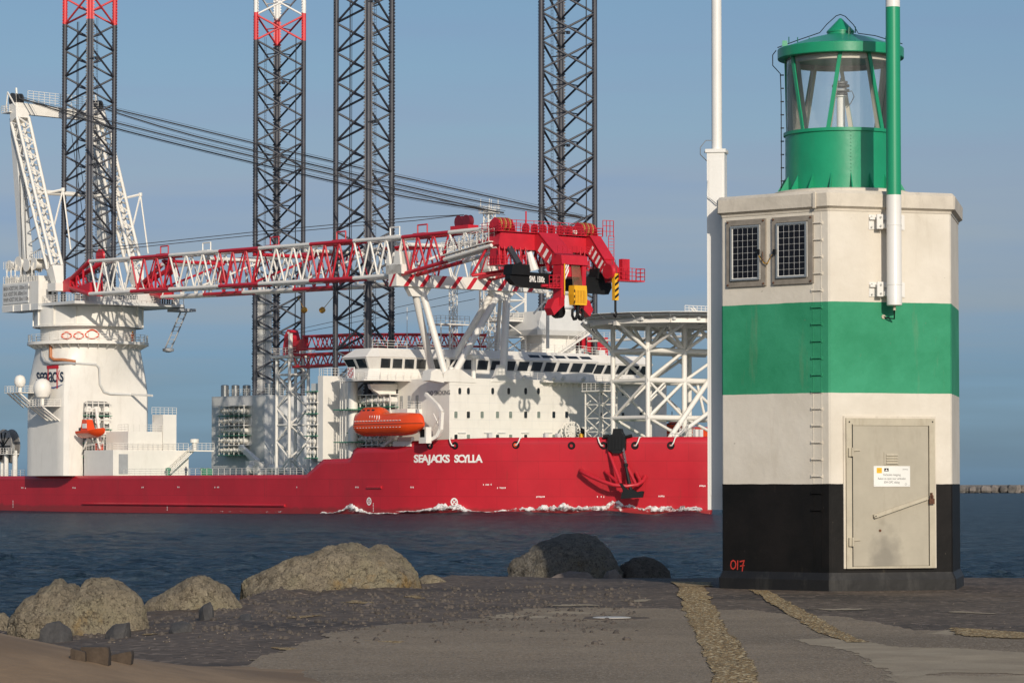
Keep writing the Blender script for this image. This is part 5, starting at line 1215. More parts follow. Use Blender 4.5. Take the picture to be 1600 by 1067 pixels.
for i in range(15):
    t = i/14; x = -72-3.9+7.8*t; wd = 1.25*(1-max(0, (t-.6)/.4)**2*.9); kz = .1+.8*max(0, (t-.55)/.45)**2; tz = 1.3+.5*max(0, (t-.5)/.5)
    rings.append([(x, -6.4+a*wd, 9.4+kz+(tz-kz)*b) for a, b in ((0, 0), (.6, .25), (1, .7), (1, 1), (.75, 1.05), (.7, .75), (-.7, .75), (-.75, 1.05), (-1, 1), (-1, .7), (-.6, .25))])
obj('hull', MB().loft(rings), M_ORG, rb, smooth=40)
obj('console', MB().loft([[(-74.9, -7.2, 10.4), (-72.4, -7.2, 10.4), (-72.4, -5.6, 10.4), (-74.9, -5.6, 10.4)], [(-74.7, -7.0, 12.7), (-73.2, -7.0, 12.7), (-73.2, -5.8, 12.7), (-74.7, -5.8, 12.7)]]), M_ORG, rb)
obj('windscreen', MB().box((-74.2, -7.24, 11.2), (-72.9, -7.14, 12.0)), M_LET, rb)
obj('engine', MB().box((-76.2, -6.8, 10.2), (-75.6, -6.0, 11.3)), M_DK, rb)
mb = MB(); mb.tube((-71.5, -5.2, 9.0), (-73.5, -5.0, 14.8), .28, 4); mb.tube((-73.5, -5, 14.8), (-73.3, -6.4, 14.4), .2, 4); mb.tube((-73.3, -6.4, 14.4), (-73.3, -6.4, 12.6), .05, 4); mb.tube((-76, -5.5, 8.2), (-70, -5.5, 8.6), .22, 4); mb.tube((-75.5, -6.2, 7.6), (-74, -6.2, 9.6), .15, 4); mb.tube((-70, -6.2, 7.6), (-71, -6.2, 9.6), .15, 4)
obj('rescue_boat_davit', mb, M_WH, ship)

# two yellow floats on the tag line
for px in (475.5, 503.5):
    c = atv(px, 484.5, 12); 
    t = single('yellow_float', MB().lathe(c, [(.05, -.5), (.5, -.25), (.5, .25), (.05, .5)], 12, axis=(1, 0, .4)).tube(c, (c.x+(-2 if px < 490 else 4), 12, 33.0), .05, 4), mat('float_yellow', (.60, .30, .03), .5), 'left yellow float hanging on thin wires below the boom' if px < 490 else 'right yellow float hanging on thin wires below the boom', 'float', tuple(c), ship=True, smooth=40)

# ============================================================= CREW
def person(u, v, z, label, mcl, hurl=0, arm=.25):
    """one continuous skinned figure about 1.8 m tall with clothes as material bands"""
    t = thing('person', label, 'person', (u, v, z), ship=True)
    J = [(0, 0, .98), (0, 0, 1.22), (0, 0, 1.45), (0, 0, 1.56), (.02, 0, 1.70), (0, -.2, 1.43), (.06, -.27, 1.15), (.2, -.25, .98), (0, .2, 1.43), (.03, .28, 1.15), (.12, .3, .92),
         (0, -.1, .92), (.03, -.11, .5), (0, -.12, .08), (.15, -.13, .04), (0, .1, .92), (-.02, .12, .5), (-.06, .13, .08), (.10, .14, .04)]
    R_ = [.17, .16, .17, .07, .12, .08, .055, .045, .08, .055, .045, .11, .075, .06, .05, .11, .075, .06, .05]
    E = [(0, 1), (1, 2), (2, 3), (3, 4), (2, 5), (5, 6), (6, 7), (2, 8), (8, 9), (9, 10), (0, 11), (11, 12), (12, 13), (13, 14), (0, 15), (15, 16), (16, 17), (17, 18)]
    me = bpy.data.meshes.new('body'); me.from_pydata(J, E, []); ob = bpy.data.objects.new('body', me); COL.objects.link(ob); ob.parent = t; BASE[ob.as_pointer()] = BASE[t.as_pointer()]
    sk = ob.modifiers.new('skin', 'SKIN'); sub = ob.modifiers.new('sub', 'SUBSURF'); sub.levels = 1; sub.render_levels = 1
    if not me.skin_vertices: 
        bpy.context.view_layer.objects.active = ob
    lay = me.skin_vertices[0] if me.skin_vertices else None
    if lay:
        for i, r in enumerate(R_): lay.data[i].radius = (r, r)
        lay.data[0].use_root = True
    me.materials.append(mcl)
    head = MB().lathe((u+.02, v, z+1.62), [(.02, 0), (.09, .03), (.105, .12), (.09, .2), (.02, .24)], 12); obj('face', head, mat('skin', (.5, .3, .2), .6), t, smooth=60)
    hat = MB().lathe((u+.02, v, z+1.76), [(.15, 0), (.13, .06), (.09, .12), (.02, .145)], 12); obj('helmet', hat, M_LET if mcl is M_NAVY else M_YEL, t, smooth=60)
    return t
person(-44.5, -4.8, 2.72, 'person in dark work clothes standing on the aft deck by the rail', M_NAVY)
cpt = onped(208, 528, 1.0)
person(cpt.x+.1, cpt.y-.2, 26.5, 'person in an orange coverall standing on the crane gallery', mat('orange_coverall', (.65, .14, .03), .7))
# ============================================================= WATER
def node_water():
    m = bpy.data.materials.new('sea_water'); m.use_nodes = True; t = m.node_tree; b = t.nodes['Principled BSDF']
    b.inputs['Roughness'].default_value = .3; b.inputs['IOR'].default_value = 1.33; b.inputs['Specular IOR Level'].default_value = .14
    c = t.nodes.new('ShaderNodeTexCoord'); mp_ = t.nodes.new('ShaderNodeMapping'); mp_.inputs['Scale'].default_value = (.35, 1, 1)
    n = t.nodes.new('ShaderNodeTexNoise'); n.inputs['Scale'].default_value = .22; n.inputs['Detail'].default_value = 8; n.inputs['Roughness'].default_value = .75
    r = t.nodes.new('ShaderNodeValToRGB'); r.color_ramp.elements[0].position = .42; r.color_ramp.elements[1].position = .62
    r.color_ramp.elements[0].color = (.013, .030, .044, 1); r.color_ramp.elements[1].color = (.026, .052, .072, 1)
    t.links.new(c.outputs['Object'], mp_.inputs[0]); t.links.new(mp_.outputs[0], n.inputs[0]); t.links.new(n.outputs[0], r.inputs[0]); 
    # small whitecaps
    n4 = t.nodes.new('ShaderNodeTexNoise'); n4.inputs['Scale'].default_value = .16; n4.inputs['Detail'].default_value = 9; n4.inputs['Roughness'].default_value = .72
    mp4 = t.nodes.new('ShaderNodeMapping'); mp4.inputs['Scale'].default_value = (.9, .35, 1); t.links.new(c.outputs['Object'], mp4.inputs[0]); t.links.new(mp4.outputs[0], n4.inputs[0])
    r4 = t.nodes.new('ShaderNodeValToRGB'); r4.color_ramp.elements[0].position = .705; r4.color_ramp.elements[1].position = .73; t.links.new(n4.outputs[0], r4.inputs[0])
    mx = t.nodes.new('ShaderNodeMixRGB'); mx.inputs[2].default_value = (.45, .48, .50, 1); t.links.new(r4.outputs[0], mx.inputs[0]); t.links.new(r.outputs[0], mx.inputs[1]); t.links.new(mx.outputs[0], b.inputs['Base Color'])
    rr = t.nodes.new('ShaderNodeMath'); rr.operation = 'MULTIPLY_ADD'; rr.inputs[1].default_value = .5; rr.inputs[2].default_value = .2; t.links.new(r4.outputs[0], rr.inputs[0]); t.links.new(rr.outputs[0], b.inputs['Roughness'])
    n2 = t.nodes.new('ShaderNodeTexNoise'); n2.inputs['Scale'].default_value = 1.1; n2.inputs['Detail'].default_value = 7; n2.inputs['Roughness'].default_value = .7
    t.links.new(c.outputs['Object'], n2.inputs[0]); bm_ = t.nodes.new('ShaderNodeBump'); bm_.inputs['Strength'].default_value = 1; bm_.inputs['Distance'].default_value = .75
    t.links.new(n2.outputs[0], bm_.inputs['Height'])
    mp8 = t.nodes.new('ShaderNodeMapping'); mp8.inputs['Scale'].default_value = (.45, 1, 1); t.links.new(c.outputs['Object'], mp8.inputs[0]); n8 = t.nodes.new('ShaderNodeTexNoise'); n8.inputs['Scale'].default_value = .16; n8.inputs['Detail'].default_value = 5; n8.inputs['Roughness'].default_value = .7; t.links.new(mp8.outputs[0], n8.inputs[0])
    b8 = t.nodes.new('ShaderNodeBump'); b8.inputs['Strength'].default_value = 1; b8.inputs['Distance'].default_value = 2.2; t.links.new(n8.outputs[0], b8.inputs['Height']); t.links.new(bm_.outputs[0], b8.inputs['Normal']); t.links.new(b8.outputs[0], b.inputs['Normal'])
    # rough sea: a dark body with a Fresnel sheen held down by the wavelets that shade one another
    mp9 = t.nodes.new('ShaderNodeMapping'); mp9.inputs['Scale'].default_value = (1.0, .55, 1); t.links.new(c.outputs['Object'], mp9.inputs[0]); n9 = t.nodes.new('ShaderNodeTexNoise'); n9.inputs['Scale'].default_value = .55; n9.inputs['Detail'].default_value = 7; n9.inputs['Roughness'].default_value = .8; t.links.new(mp9.outputs[0], n9.inputs[0])
    r9 = t.nodes.new('ShaderNodeValToRGB'); r9.color_ramp.elements[0].position = .5; r9.color_ramp.elements[1].position = .66; r9.color_ramp.elements[1].color = (.8,)*3+(1,); t.links.new(n9.outputs[0], r9.inputs[0])
    m9 = t.nodes.new('ShaderNodeMixRGB'); m9.inputs[2].default_value = (.075, .105, .125, 1); t.links.new(r9.outputs[0], m9.inputs[0]); t.links.new(mx.outputs[0], m9.inputs[1])  # pale streaks painted into the body colour as light on the wave crests
    df = t.nodes.new('ShaderNodeBsdfDiffuse'); t.links.new(m9.outputs[0], df.inputs[0]); t.links.new(b8.outputs[0], df.inputs['Normal'])
    gl = t.nodes.new('ShaderNodeBsdfGlossy'); gl.inputs['Roughness'].default_value = .15; t.links.new(b8.outputs[0], gl.inputs['Normal'])
    fr = t.nodes.new('ShaderNodeFresnel'); fr.inputs[0].default_value = 1.33; t.links.new(b8.outputs[0], fr.inputs['Normal'])
    k = t.nodes.new('ShaderNodeMath'); k.operation = 'MULTIPLY'; k.inputs[1].default_value = .86; k.use_clamp = True; t.links.new(fr.outputs[0], k.inputs[0])
    ms_ = t.nodes.new('ShaderNodeMixShader'); t.links.new(k.outputs[0], ms_.inputs[0]); t.links.new(df.outputs[0], ms_.inputs[1]); t.links.new(gl.outputs[0], ms_.inputs[2]); t.links.new(ms_.outputs[0], t.nodes['Material Output'].inputs[0]); t.nodes.remove(b); return m
M_SEA = node_water()
ys = [-60.0, 20.0, 60.0]; y = 62.0
while y < 1500: ys.append(y); y += max(.10, y*y/(4.35*3200)*.27)
while y < 40000: ys.append(y); y *= 1.12
ys = np.array(ys); NX = 640
tt = np.linspace(-1, 1, NX); core = .19*tt; outer = np.sign(tt)*np.maximum(0, np.abs(tt)-.9)*10*1.2
fx = core+outer*np.abs(outer)*.0+outer
X = (np.abs(ys)[:, None]+40*(ys[:, None] < 60))*fx[None, :]; Y = np.repeat(ys[:, None], NX, 1)
rng = np.random.default_rng(4); Z = np.zeros_like(X); dy = np.gradient(ys)[:, None]; dx = (np.gradient(fx)[None, :]*np.abs(ys)[:, None])
for k in range(70):
    lam = 10**rng.uniform(np.log10(.7), np.log10(9)); a = rng.normal(-1.35, .42)   # wave direction
    kx, ky = 2*pi/lam*cos(a), 2*pi/lam*sin(a); amp = .0125*lam**.72
    att = np.clip((lam/np.maximum(abs(ky)/(2*pi)*lam*dy, .01)-2)/3, 0, 1)*np.clip((lam/np.maximum(dx, .01)-2)/2, 0, 1)
    ph = rng.uniform(0, 6.28); s = np.sin(kx*X+ky*Y+ph+.6*np.sin(.05*X+.08*Y+k)); Z += amp*att*(1-np.abs(s)*1.0)*1.1
grp = .65+.5*np.sin(.013*X+.03*Y)*np.sin(.021*Y-.008*X+1)
Z = WZ+(Z-Z.mean())*grp
U_ = (X-SO.x)*HU.x+(Y-SO.y)*HU.y; V_w = (X-SO.x)*HV.x+(Y-SO.y)*HV.y      # swell pushed up along the bow
p0 = np.array([20.0, -7.2]); p1 = np.array([60.0, 18.0]); dl = (p1-p0)/np.linalg.norm(p1-p0); nl = np.array([dl[1], -dl[0]])
s_l = (U_-p0[0])*dl[0]+(V_w-p0[1])*dl[1]; d_l = (U_-p0[0])*nl[0]+(V_w-p0[1])*nl[1]
Z += .62*np.exp(-((d_l-3.6)/2.0)**2)*np.clip((s_l+2)/14, 0, 1)*np.clip((52-s_l)/8, 0, 1)*(1+.35*np.sin(s_l*.42+1.2))
Z[Y < 61] = WZ-.6
me = bpy.data.meshes.new('water'); nr, nc = X.shape
co = np.stack([X, Y, Z], -1).reshape(-1, 3).astype(np.float32)
i = np.arange(nr*nc).reshape(nr, nc); q = np.stack([i[:-1, :-1], i[:-1, 1:], i[1:, 1:], i[1:, :-1]], -1).reshape(-1, 4)
me.vertices.add(len(co)); me.vertices.foreach_set('co', co.ravel()); me.loops.add(q.size); me.loops.foreach_set('vertex_index', q.ravel().astype(np.int32))
me.polygons.add(len(q)); me.polygons.foreach_set('loop_start', np.arange(0, q.size, 4, dtype=np.int32)); me.polygons.foreach_set('loop_total', np.full(len(q), 4, np.int32))
me.polygons.foreach_set('use_smooth', np.ones(len(q), bool)); me.update(calc_edges=True); me.materials.append(M_SEA)
wt = bpy.data.objects.new('water', me); COL.objects.link(wt); wt['kind'] = 'structure'

# foam thrown up along the hull
def foam_mat():
    m = bpy.data.materials.new('sea_foam'); m.use_nodes = True; t = m.node_tree; b = t.nodes['Principled BSDF']; b.inputs['Base Color'].default_value = (.78, .77, .74, 1); b.inputs['Roughness'].default_value = .8
    c = t.nodes.new('ShaderNodeTexCoord'); n = t.nodes.new('ShaderNodeTexNoise'); n.inputs['Scale'].default_value = .9; n.inputs['Detail'].default_value = 8; n.inputs['Roughness'].default_value = .75
    a = t.nodes.new('ShaderNodeAttribute'); a.attribute_name = 'dens'; ad_ = t.nodes.new('ShaderNodeMath'); ad_.operation = 'ADD'; t.links.new(n.outputs[0], ad_.inputs[0]); t.links.new(a.outputs['Fac'], ad_.inputs[1])
    r = t.nodes.new('ShaderNodeValToRGB'); r.color_ramp.elements[0].position = .74; r.color_ramp.elements[1].position = .9; t.links.new(c.outputs['Object'], n.inputs[0]); t.links.new(ad_.outputs[0], r.inputs[0])
    t.links.new(r.outputs[0], b.inputs['Alpha']); return m
M_FOAM = foam_mat()
def foam_strip(name, pxs, hfun, wfun, seed, dens=.42):
    """ridge of broken water following the waterline of the hull"""
    pts = []
    for px in pxs:
        p, n = hit(px, 797)
        if p is None: continue
        pts.append((Vector((p.x, p.y, WZ)), Vector((n.x, n.y, 0)).normalized(), px))
    V_, D_, NW = [], [], 14
    for (p, n, px) in pts:
        h = hfun(px)*1.15; wd = wfun(px)
        for k in range(NW):
            s = k/(NW-1); prof = sin(min(1, s*1.5)*pi*.5+.0) * (1-s)**.9*1.9
            r = noise.noise(Vector((p.x*.9, p.y*.9+seed, s*4)))+.5*noise.noise(Vector((p.x*3, p.y*3, s*9+seed)))
            z = WZ+(.25 if name == 'bow_foam' else -.1)+h*max(0, prof)*(1+.55*r)+.12*r; q_ = p+n*(wd*s-.5); V_.append((q_.x, q_.y, z)); D_.append(dens*(1-s)**.45+.10*r)
    n_ = len(pts); fs = [(j*NW+k, j*NW+k+1, (j+1)*NW+k+1, (j+1)*NW+k) for j in range(n_-1) for k in range(NW-1)]
    mb = MB(); mb.add(V_, fs); o = obj(name, mb, M_FOAM, ship, smooth=180, kind='stuff')
    at = o.data.attributes.new('dens', 'FLOAT', 'POINT'); at.data.foreach_set('value', D_); return o
def peaks(L):
    return lambda px: max(.12, sum(a*math.exp(-((px-c)/s)**2) for c, a, s in L))
ship_foam = foam_strip('bow_foam', np.arange(628, 1098, .6), peaks([(715, .75, 22), (690, .5, 30), (800, .45, 25), (850, .7, 30), (885, .7, 20), (925, .8, 25), (965, 1.0, 22), (1000, .8, 30), (1045, .55, 25), (1085, .9, 22)]), lambda px: 2.2+1.2*sin(px*.03), 3, .52)
foam_strip('side_foam', np.arange(505, 625, .5), peaks([(552, 1.0, 9), (540, .5, 12), (565, .6, 8)]), lambda px: 1.6, 8, .50)
foam_strip('side_foam', np.arange(300, 505, .8), peaks([(430, .15, 20), (320, .15, 20)]), lambda px: .9, 12, .32)
foam_strip('side_foam', np.arange(0, 300, .8), peaks([(60, .2, 30)]), lambda px: .8, 15, .25)

# ============================================================= FAR BREAKWATER
bw = thing('breakwater', 'low grey rubble breakwater on the horizon right of the beacon', 'breakwater', (300, 1800, WZ))
mb = MB(); mb.loft([[(60, 1790, WZ-1), (60, 1812, WZ-1), (60, 1806, 1.3), (60, 1796, 1.3)], [(520, 1790, WZ-1), (520, 1812, WZ-1), (520, 1806, 1.3), (520, 1796, 1.3)]])
M_BW = mat('breakwater_stone', (.12, .11, .10), .9, var=.35, scale=.25)
obj('core', mb, M_BW, bw)
random.seed(31)
M_BW2 = mat('breakwater_pale_stone', (.19, .165, .145), .9, var=.3, scale=.3)
x = 60
while x < 480:
    wd = random.uniform(4.0, 9); h = random.uniform(3.4, 4.6); mb = MB(); c = (x+wd/2, 1791+random.uniform(-1, 1.5), WZ+h*.5-.2); rings = []
    for zf, sf in ((-.5, .8), (-.2, 1.0), (.2, .95), (.5, .6)):
        rings.append([(c[0]+wd*.5*sf*cos(2*pi*k/7+.3)*random.uniform(.8, 1.1), c[1]+4*sf*sin(2*pi*k/7+.3)*random.uniform(.8, 1.1), c[2]+h*zf*random.uniform(.85, 1.1)) for k in range(7)])
    obj('boulder', mb.loft(rings), M_BW2 if random.random() < .25 else M_BW, bw); x += wd*random.uniform(.6, .9)

# ============================================================= GROUND
def ground_mat(name, cols, rough, scale, bump, bscale, pos=(.35, .65), speck=None, ys_=1.0):
    m = bpy.data.materials.new(name); m.use_nodes = True; t = m.node_tree; b = t.nodes['Principled BSDF']; b.inputs['Roughness'].default_value = rough; b.inputs['Specular IOR Level'].default_value = .25
    c = t.nodes.new('ShaderNodeTexCoord'); mp_ = t.nodes.new('ShaderNodeMapping'); mp_.inputs['Scale'].default_value = (1, ys_, 1); t.links.new(c.outputs['Object'], mp_.inputs[0])
    n = t.nodes.new('ShaderNodeTexNoise'); n.inputs['Scale'].default_value = scale; n.inputs['Detail'].default_value = 9; n.inputs['Roughness'].default_value = .7; t.links.new(mp_.outputs[0], n.inputs[0])
    r = t.nodes.new('ShaderNodeValToRGB'); e = r.color_ramp.elements; e[0].position, e[1].position = pos; e[0].color = (*cols[0], 1); e[1].color = (*cols[1], 1)
    t.links.new(n.outputs[0], r.inputs[0]); out = r.outputs[0]
    if len(cols) > 2:
        n5 = t.nodes.new('ShaderNodeTexNoise'); n5.inputs['Scale'].default_value = scale*.35; n5.inputs['Detail'].default_value = 7; t.links.new(mp_.outputs[0], n5.inputs[0])
        r5 = t.nodes.new('ShaderNodeValToRGB'); r5.color_ramp.elements[0].position = .5; r5.color_ramp.elements[1].position = .62; t.links.new(n5.outputs[0], r5.inputs[0])
        mx = t.nodes.new('ShaderNodeMixRGB'); mx.inputs[2].default_value = (*cols[2], 1); t.links.new(r5.outputs[0], mx.inputs[0]); t.links.new(out, mx.inputs[1]); out = mx.outputs[0]
    v = t.nodes.new('ShaderNodeTexVoronoi'); v.inputs['Scale'].default_value = bscale; t.links.new(c.outputs['Object'], v.inputs[0])
    if speck:
        s_ = t.nodes.new('ShaderNodeSeparateColor'); t.links.new(v.outputs['Color'], s_.inputs[0]); r3 = t.nodes.new('ShaderNodeValToRGB'); r3.color_ramp.elements[0].position = speck[1]; r3.color_ramp.elements[1].position = speck[1]+.02
        t.links.new(s_.outputs[0], r3.inputs[0]); mx = t.nodes.new('ShaderNodeMixRGB'); mx.inputs[2].default_value = (*speck[0], 1); t.links.new(r3.outputs[0], mx.inputs[0]); t.links.new(out, mx.inputs[1]); out = mx.outputs[0]
    if speck:
        r6 = t.nodes.new('ShaderNodeValToRGB'); r6.color_ramp.elements[0].position = .12; r6.color_ramp.elements[1].position = .30; r6.color_ramp.elements[0].color = (.55,)*3+(1,); r6.color_ramp.elements[1].color = (0, 0, 0, 1); t.links.new(s_.outputs[1], r6.inputs[0])
        mx = t.nodes.new('ShaderNodeMixRGB'); mx.inputs[2].default_value = (*[q_*.45 for q_ in cols[0]], 1); t.links.new(r6.outputs[0], mx.inputs[0]); t.links.new(out, mx.inputs[1]); out = mx.outputs[0]
        mp7 = t.nodes.new('ShaderNodeMapping'); mp7.inputs['Scale'].default_value = (.9, 4.5, 1); t.links.new(c.outputs['Object'], mp7.inputs[0]); n7 = t.nodes.new('ShaderNodeTexNoise'); n7.inputs['Scale'].default_value = 1.3; n7.inputs['Detail'].default_value = 10; n7.inputs['Roughness'].default_value = .75; t.links.new(mp7.outputs[0], n7.inputs[0])
        r7 = t.nodes.new('ShaderNodeValToRGB'); r7.color_ramp.elements[0].position = .57; r7.color_ramp.elements[1].position = .68; r7.color_ramp.elements[1].color = (.75,)*3+(1,); t.links.new(n7.outputs[0], r7.inputs[0]); mx = t.nodes.new('ShaderNodeMixRGB'); mx.inputs[2].default_value = (*[q_*.42 for q_ in cols[0]], 1); t.links.new(r7.outputs[0], mx.inputs[0]); t.links.new(out, mx.inputs[1]); out = mx.outputs[0]
    t.links.new(out, b.inputs['Base Color'])
    n3 = t.nodes.new('ShaderNodeTexNoise'); n3.inputs['Scale'].default_value = bscale*.6; n3.inputs['Detail'].default_value = 6; t.links.new(c.outputs['Object'], n3.inputs[0])
    bb_ = t.nodes.new('ShaderNodeBump'); bb_.inputs['Strength'].default_value = 1; bb_.inputs['Distance'].default_value = bump; t.links.new(v.outputs['Distance'], bb_.inputs['Height'])
    b2 = t.nodes.new('ShaderNodeBump'); b2.inputs['Strength'].default_value = 1; b2.inputs['Distance'].default_value = bump*1.3; t.links.new(n3.outputs[0], b2.inputs['Height']); t.links.new(bb_.outputs[0], b2.inputs['Normal']); t.links.new(b2.outputs[0], b.inputs['Normal'])
    return m
M_BAS = ground_mat('dark_basalt_asphalt', [(.088, .065, .046), (.15, .111, .079), (.066, .050, .038)], .85, .8, .010, 14, speck=((.24, .18, .13), .9))
M_ASP = ground_mat('worn_grey_asphalt', [(.23, .175, .115), (.305, .236, .157), (.195, .15, .10)], .9, .55, .006, 55, speck=((.34, .28, .21), .86))
M_SHL = ground_mat('yellow_shell_gravel', [(.20, .130, .058), (.42, .285, .13)], .9, 9, .02, 38, speck=((.62, .50, .30), .8))
M_SND = ground_mat('windblown_sand', [(.22, .150, .090), (.30, .205, .12), (.185, .125, .076)], .95, 1.1, .004, 30)
M_SN2 = ground_mat('pale_sand', [(.27, .215, .145), (.37, .30, .205)], .95, 1.5, .003, 40)

def yedge(x): 
    # far edge of the pier head
    K = [(-60, 30), (-9, 31), (-6.2, 34.5), (-4.6, 39), (-3.4, 43.5), (-1.6, 49), (-.6, 54.0), (.4, 55.8), (3, 56.2), (5, 55), (8, 52.5), (60, 52)]
    for (a, ya), (b, yb) in zip(K, K[1:]):
        if a <= x <= b: return ya+(yb-ya)*(x-a)/(b-a)
    return 50
def gz(x, y):
    z = 0.0
    e = yedge(x)-y
    n1 = noise.noise(Vector((x*.35, y*.12, 1.3))); n2 = noise.noise(Vector((x*1.7, y*.7, 4.1))); n3 = noise.noise(Vector((x*6, y*3, 9.1)))
    rough = max(0, min(1, (2.2-x)/6))*max(0, min(1, 1-(e-1)/7))   # rubbly left shoulder
    flat = max(0, min(1, (abs(x-4.7)-1.5)/2)) if 42 < y < 49 else 1
    z += .02*n1*flat+.012*n2*flat+rough*(.09*n1+.09*n2+.05*n3+.03)
    if e < 0: z -= (-e)*.9+.05*n2
    elif e < 1.2 and x > -.5: z -= .10*(1-e/1.2)*(1 if x > 2 else .3)
    if y > 50 : z -= .034*(y-50)
    # sunk a little at the far left
    z -= .18*max(0, min(1, (-3.2-x)/2.5))*max(0, min(1, (y-27)/5))
    return z
def gsheet(name, xs, yy, zf, m, inside=None, lift=0.0, kind='structure'):
    mb = MB(); idx = {}; vs = []; fs = []
    nxs, nys = len(xs), len(yy)
    keep = lambda i, j: inside is None or inside(xs[i], yy[j])
    for j in range(nys):
        for i in range(nxs):
            idx[i, j] = len(vs); vs.append((xs[i], yy[j], zf(xs[i], yy[j])+lift))
    for j in range(nys-1):
        for i in range(nxs-1):
            if inside is None or inside((xs[i]+xs[i+1])/2, (yy[j]+yy[j+1])/2): fs.append((idx[i, j], idx[i+1, j], idx[i+1, j+1], idx[i, j+1]))
    mb.add(vs, fs); me_ = bpy.data.meshes.new(name); me_.from_pydata(vs, [], fs); bm = bmesh.new(); bm.from_mesh(me_); lo = [v for v in bm.verts if not v.link_faces]; bmesh.ops.delete(bm, geom=lo, context='VERTS'); bm.to_mesh(me_); bm.free()
    me_.polygons.foreach_set('use_smooth', [True]*len(me_.polygons)); me_.materials.append(m); o = bpy.data.objects.new(name, me_); COL.objects.link(o)
    if kind: o['kind'] = kind
    return o
xs = np.concatenate([np.linspace(-60, -9, 12)[:-1], np.linspace(-9, 9, 230), np.linspace(9, 60, 12)[1:]])
yy = np.concatenate([np.linspace(-30, 20, 10)[:-1], np.linspace(20, 58.5, 360), [60, 63, 66]])
gsheet('ground', xs, yy, gz, M_BAS)
def inpoly(P):
    def f(x, y):
        c = False; n = len(P); j = n-1
        for i in range(n):
            if (P[i][1] > y) != (P[j][1] > y) and x < (P[j][0]-P[i][0])*(y-P[i][1])/(P[j][1]-P[i][1])+P[i][0]: c = not c
            j = i
        return c
    return f
def gpoly(name, pix, m, lift, step=(.03, .09), wob=.10, zadd=None, kind='structure'):
    P = [gp(x, y) for x, y in pix]; P = [(p.x, p.y) for p in P]; ins = inpoly(P)
    x0, x1 = min(p[0] for p in P), max(p[0] for p in P); y0, y1 = min(p[1] for p in P), max(p[1] for p in P)
    X_ = np.arange(x0-.2, x1+.2, step[0]); Y_ = np.arange(y0-.3, y1+.3, step[1])
    f = lambda x, y: ins(x+wob*noise.noise(Vector((x*3, y*1.2, lift*900)))+wob*.5*noise.noise(Vector((x*11, y*5, 3))), y+wob*3*noise.noise(Vector((x*1.5, y*.8, 5.5))))
    zf = gz if zadd is None else (lambda x, y: gz(x, y)+zadd(x, y))
    return gsheet(name, X_, Y_, zf, m, f, lift, kind)
gpoly('asphalt_path', [(-60, 1075), (330, 1050), (392, 1034), (470, 1008), (520, 990), (600, 977), (700, 972), (760, 967), (830, 950), (950, 949), (1100, 953), (1185, 955), (1240, 962), (1320, 966), (1430, 985), (1700, 1000), (1900, 1300), (-500, 1300)], M_ASP, .006, (.05, .12))
gpoly('gravel_strip', [(1060, 915), (1100, 918), (1116, 950), (1140, 990), (1165, 1020), (1195, 1075), (1235, 1140), (1150, 1140), (1118, 1075), (1098, 1020), (1082, 985), (1070, 955), (1060, 930)], M_SHL, .012, (.02, .05), .05, lambda x, y: .008*noise.noise(Vector((x*25, y*25, 0))))
gpoly('gravel_strip', [(1170, 922), (1202, 924), (1235, 944), (1275, 966), (1320, 990), (1360, 1004), (1325, 1004), (1270, 985), (1225, 957), (1190, 934)], M_SHL, .013, (.02, .05), .04, lambda x, y: .008*noise.noise(Vector((x*25, y*25, 0))))
gpoly('gravel_strip', [(1048, 909), (1108, 911), (1112, 917), (1060, 918)], M_SHL, .016, (.03, .1), .06)
gpoly('sand_patch', [(1235, 1000), (1300, 998), (1350, 1004), (1420, 1012), (1500, 1014), (1620, 1020), (1700, 1040), (1700, 1062), (1560, 1050), (1470, 1052), (1400, 1062), (1370, 1040), (1330, 1020)], M_SN2, .009, (.03, .07), .12, None)
gpoly('sand_patch', [(1360, 1050), (1480, 1058), (1600, 1052), (1720, 1060), (1800, 1120), (1500, 1130), (1420, 1078)], M_SN2, .008, (.04, .08), .2)
gpoly('sand_patch', [(1470, 985), (1530, 988), (1620, 992), (1690, 1006), (1600, 1003), (1520, 998), (1480, 992)], M_SHL, .014, (.04, .1), .15)
# thin drifts of sand lying in the seams
random.seed(17)
for px, py, l in [(820, 963, 70), (880, 957, 50), (600, 1003, 26), (450, 1012, 36), (650, 932, 24), (560, 940, 22), (240, 985, 22), (480, 962, 24), (1490, 990, 40), (900, 944, 36), (1300, 953, 60), (1500, 957, 50), (1000, 938, 40)]:
    P = []
    for k in range(14):
        a = 2*pi*k/14; P.append((px+l*cos(a)*random.uniform(.5, 1.1), py+(2.0+l*.012)*sin(a)*random.uniform(.3, 1.1)))
    gpoly('sand_drift', P, M_SHL if px < 700 else M_SN2, .0065, (.02, .05), .22)
# sand dune rising at the lower left
def dune_z(x, y):
    # crest height over the ground, from the photographed skyline of the dune
    t = max(0, min(1, (-1.0-x)/3.2))
    ridge = .60*t**1.3
    b_ = max(0, min(1, 1-abs(y-21.8)/5.2)); b_ = b_*b_*(3-2*b_)
    return -.03+ridge*b_+.10*max(0, (23-y)/6)+.015*noise.noise(Vector((x*1.5, y*1.1, 2)))+.006*noise.noise(Vector((x*7, y*2, 2)))
gsheet('sand_dune', np.linspace(-9, 3.2, 130), np.linspace(12, 28.5, 150), lambda x, y: max(gz(x, y)-.05, dune_z(x, y)+.01*0), M_SND)
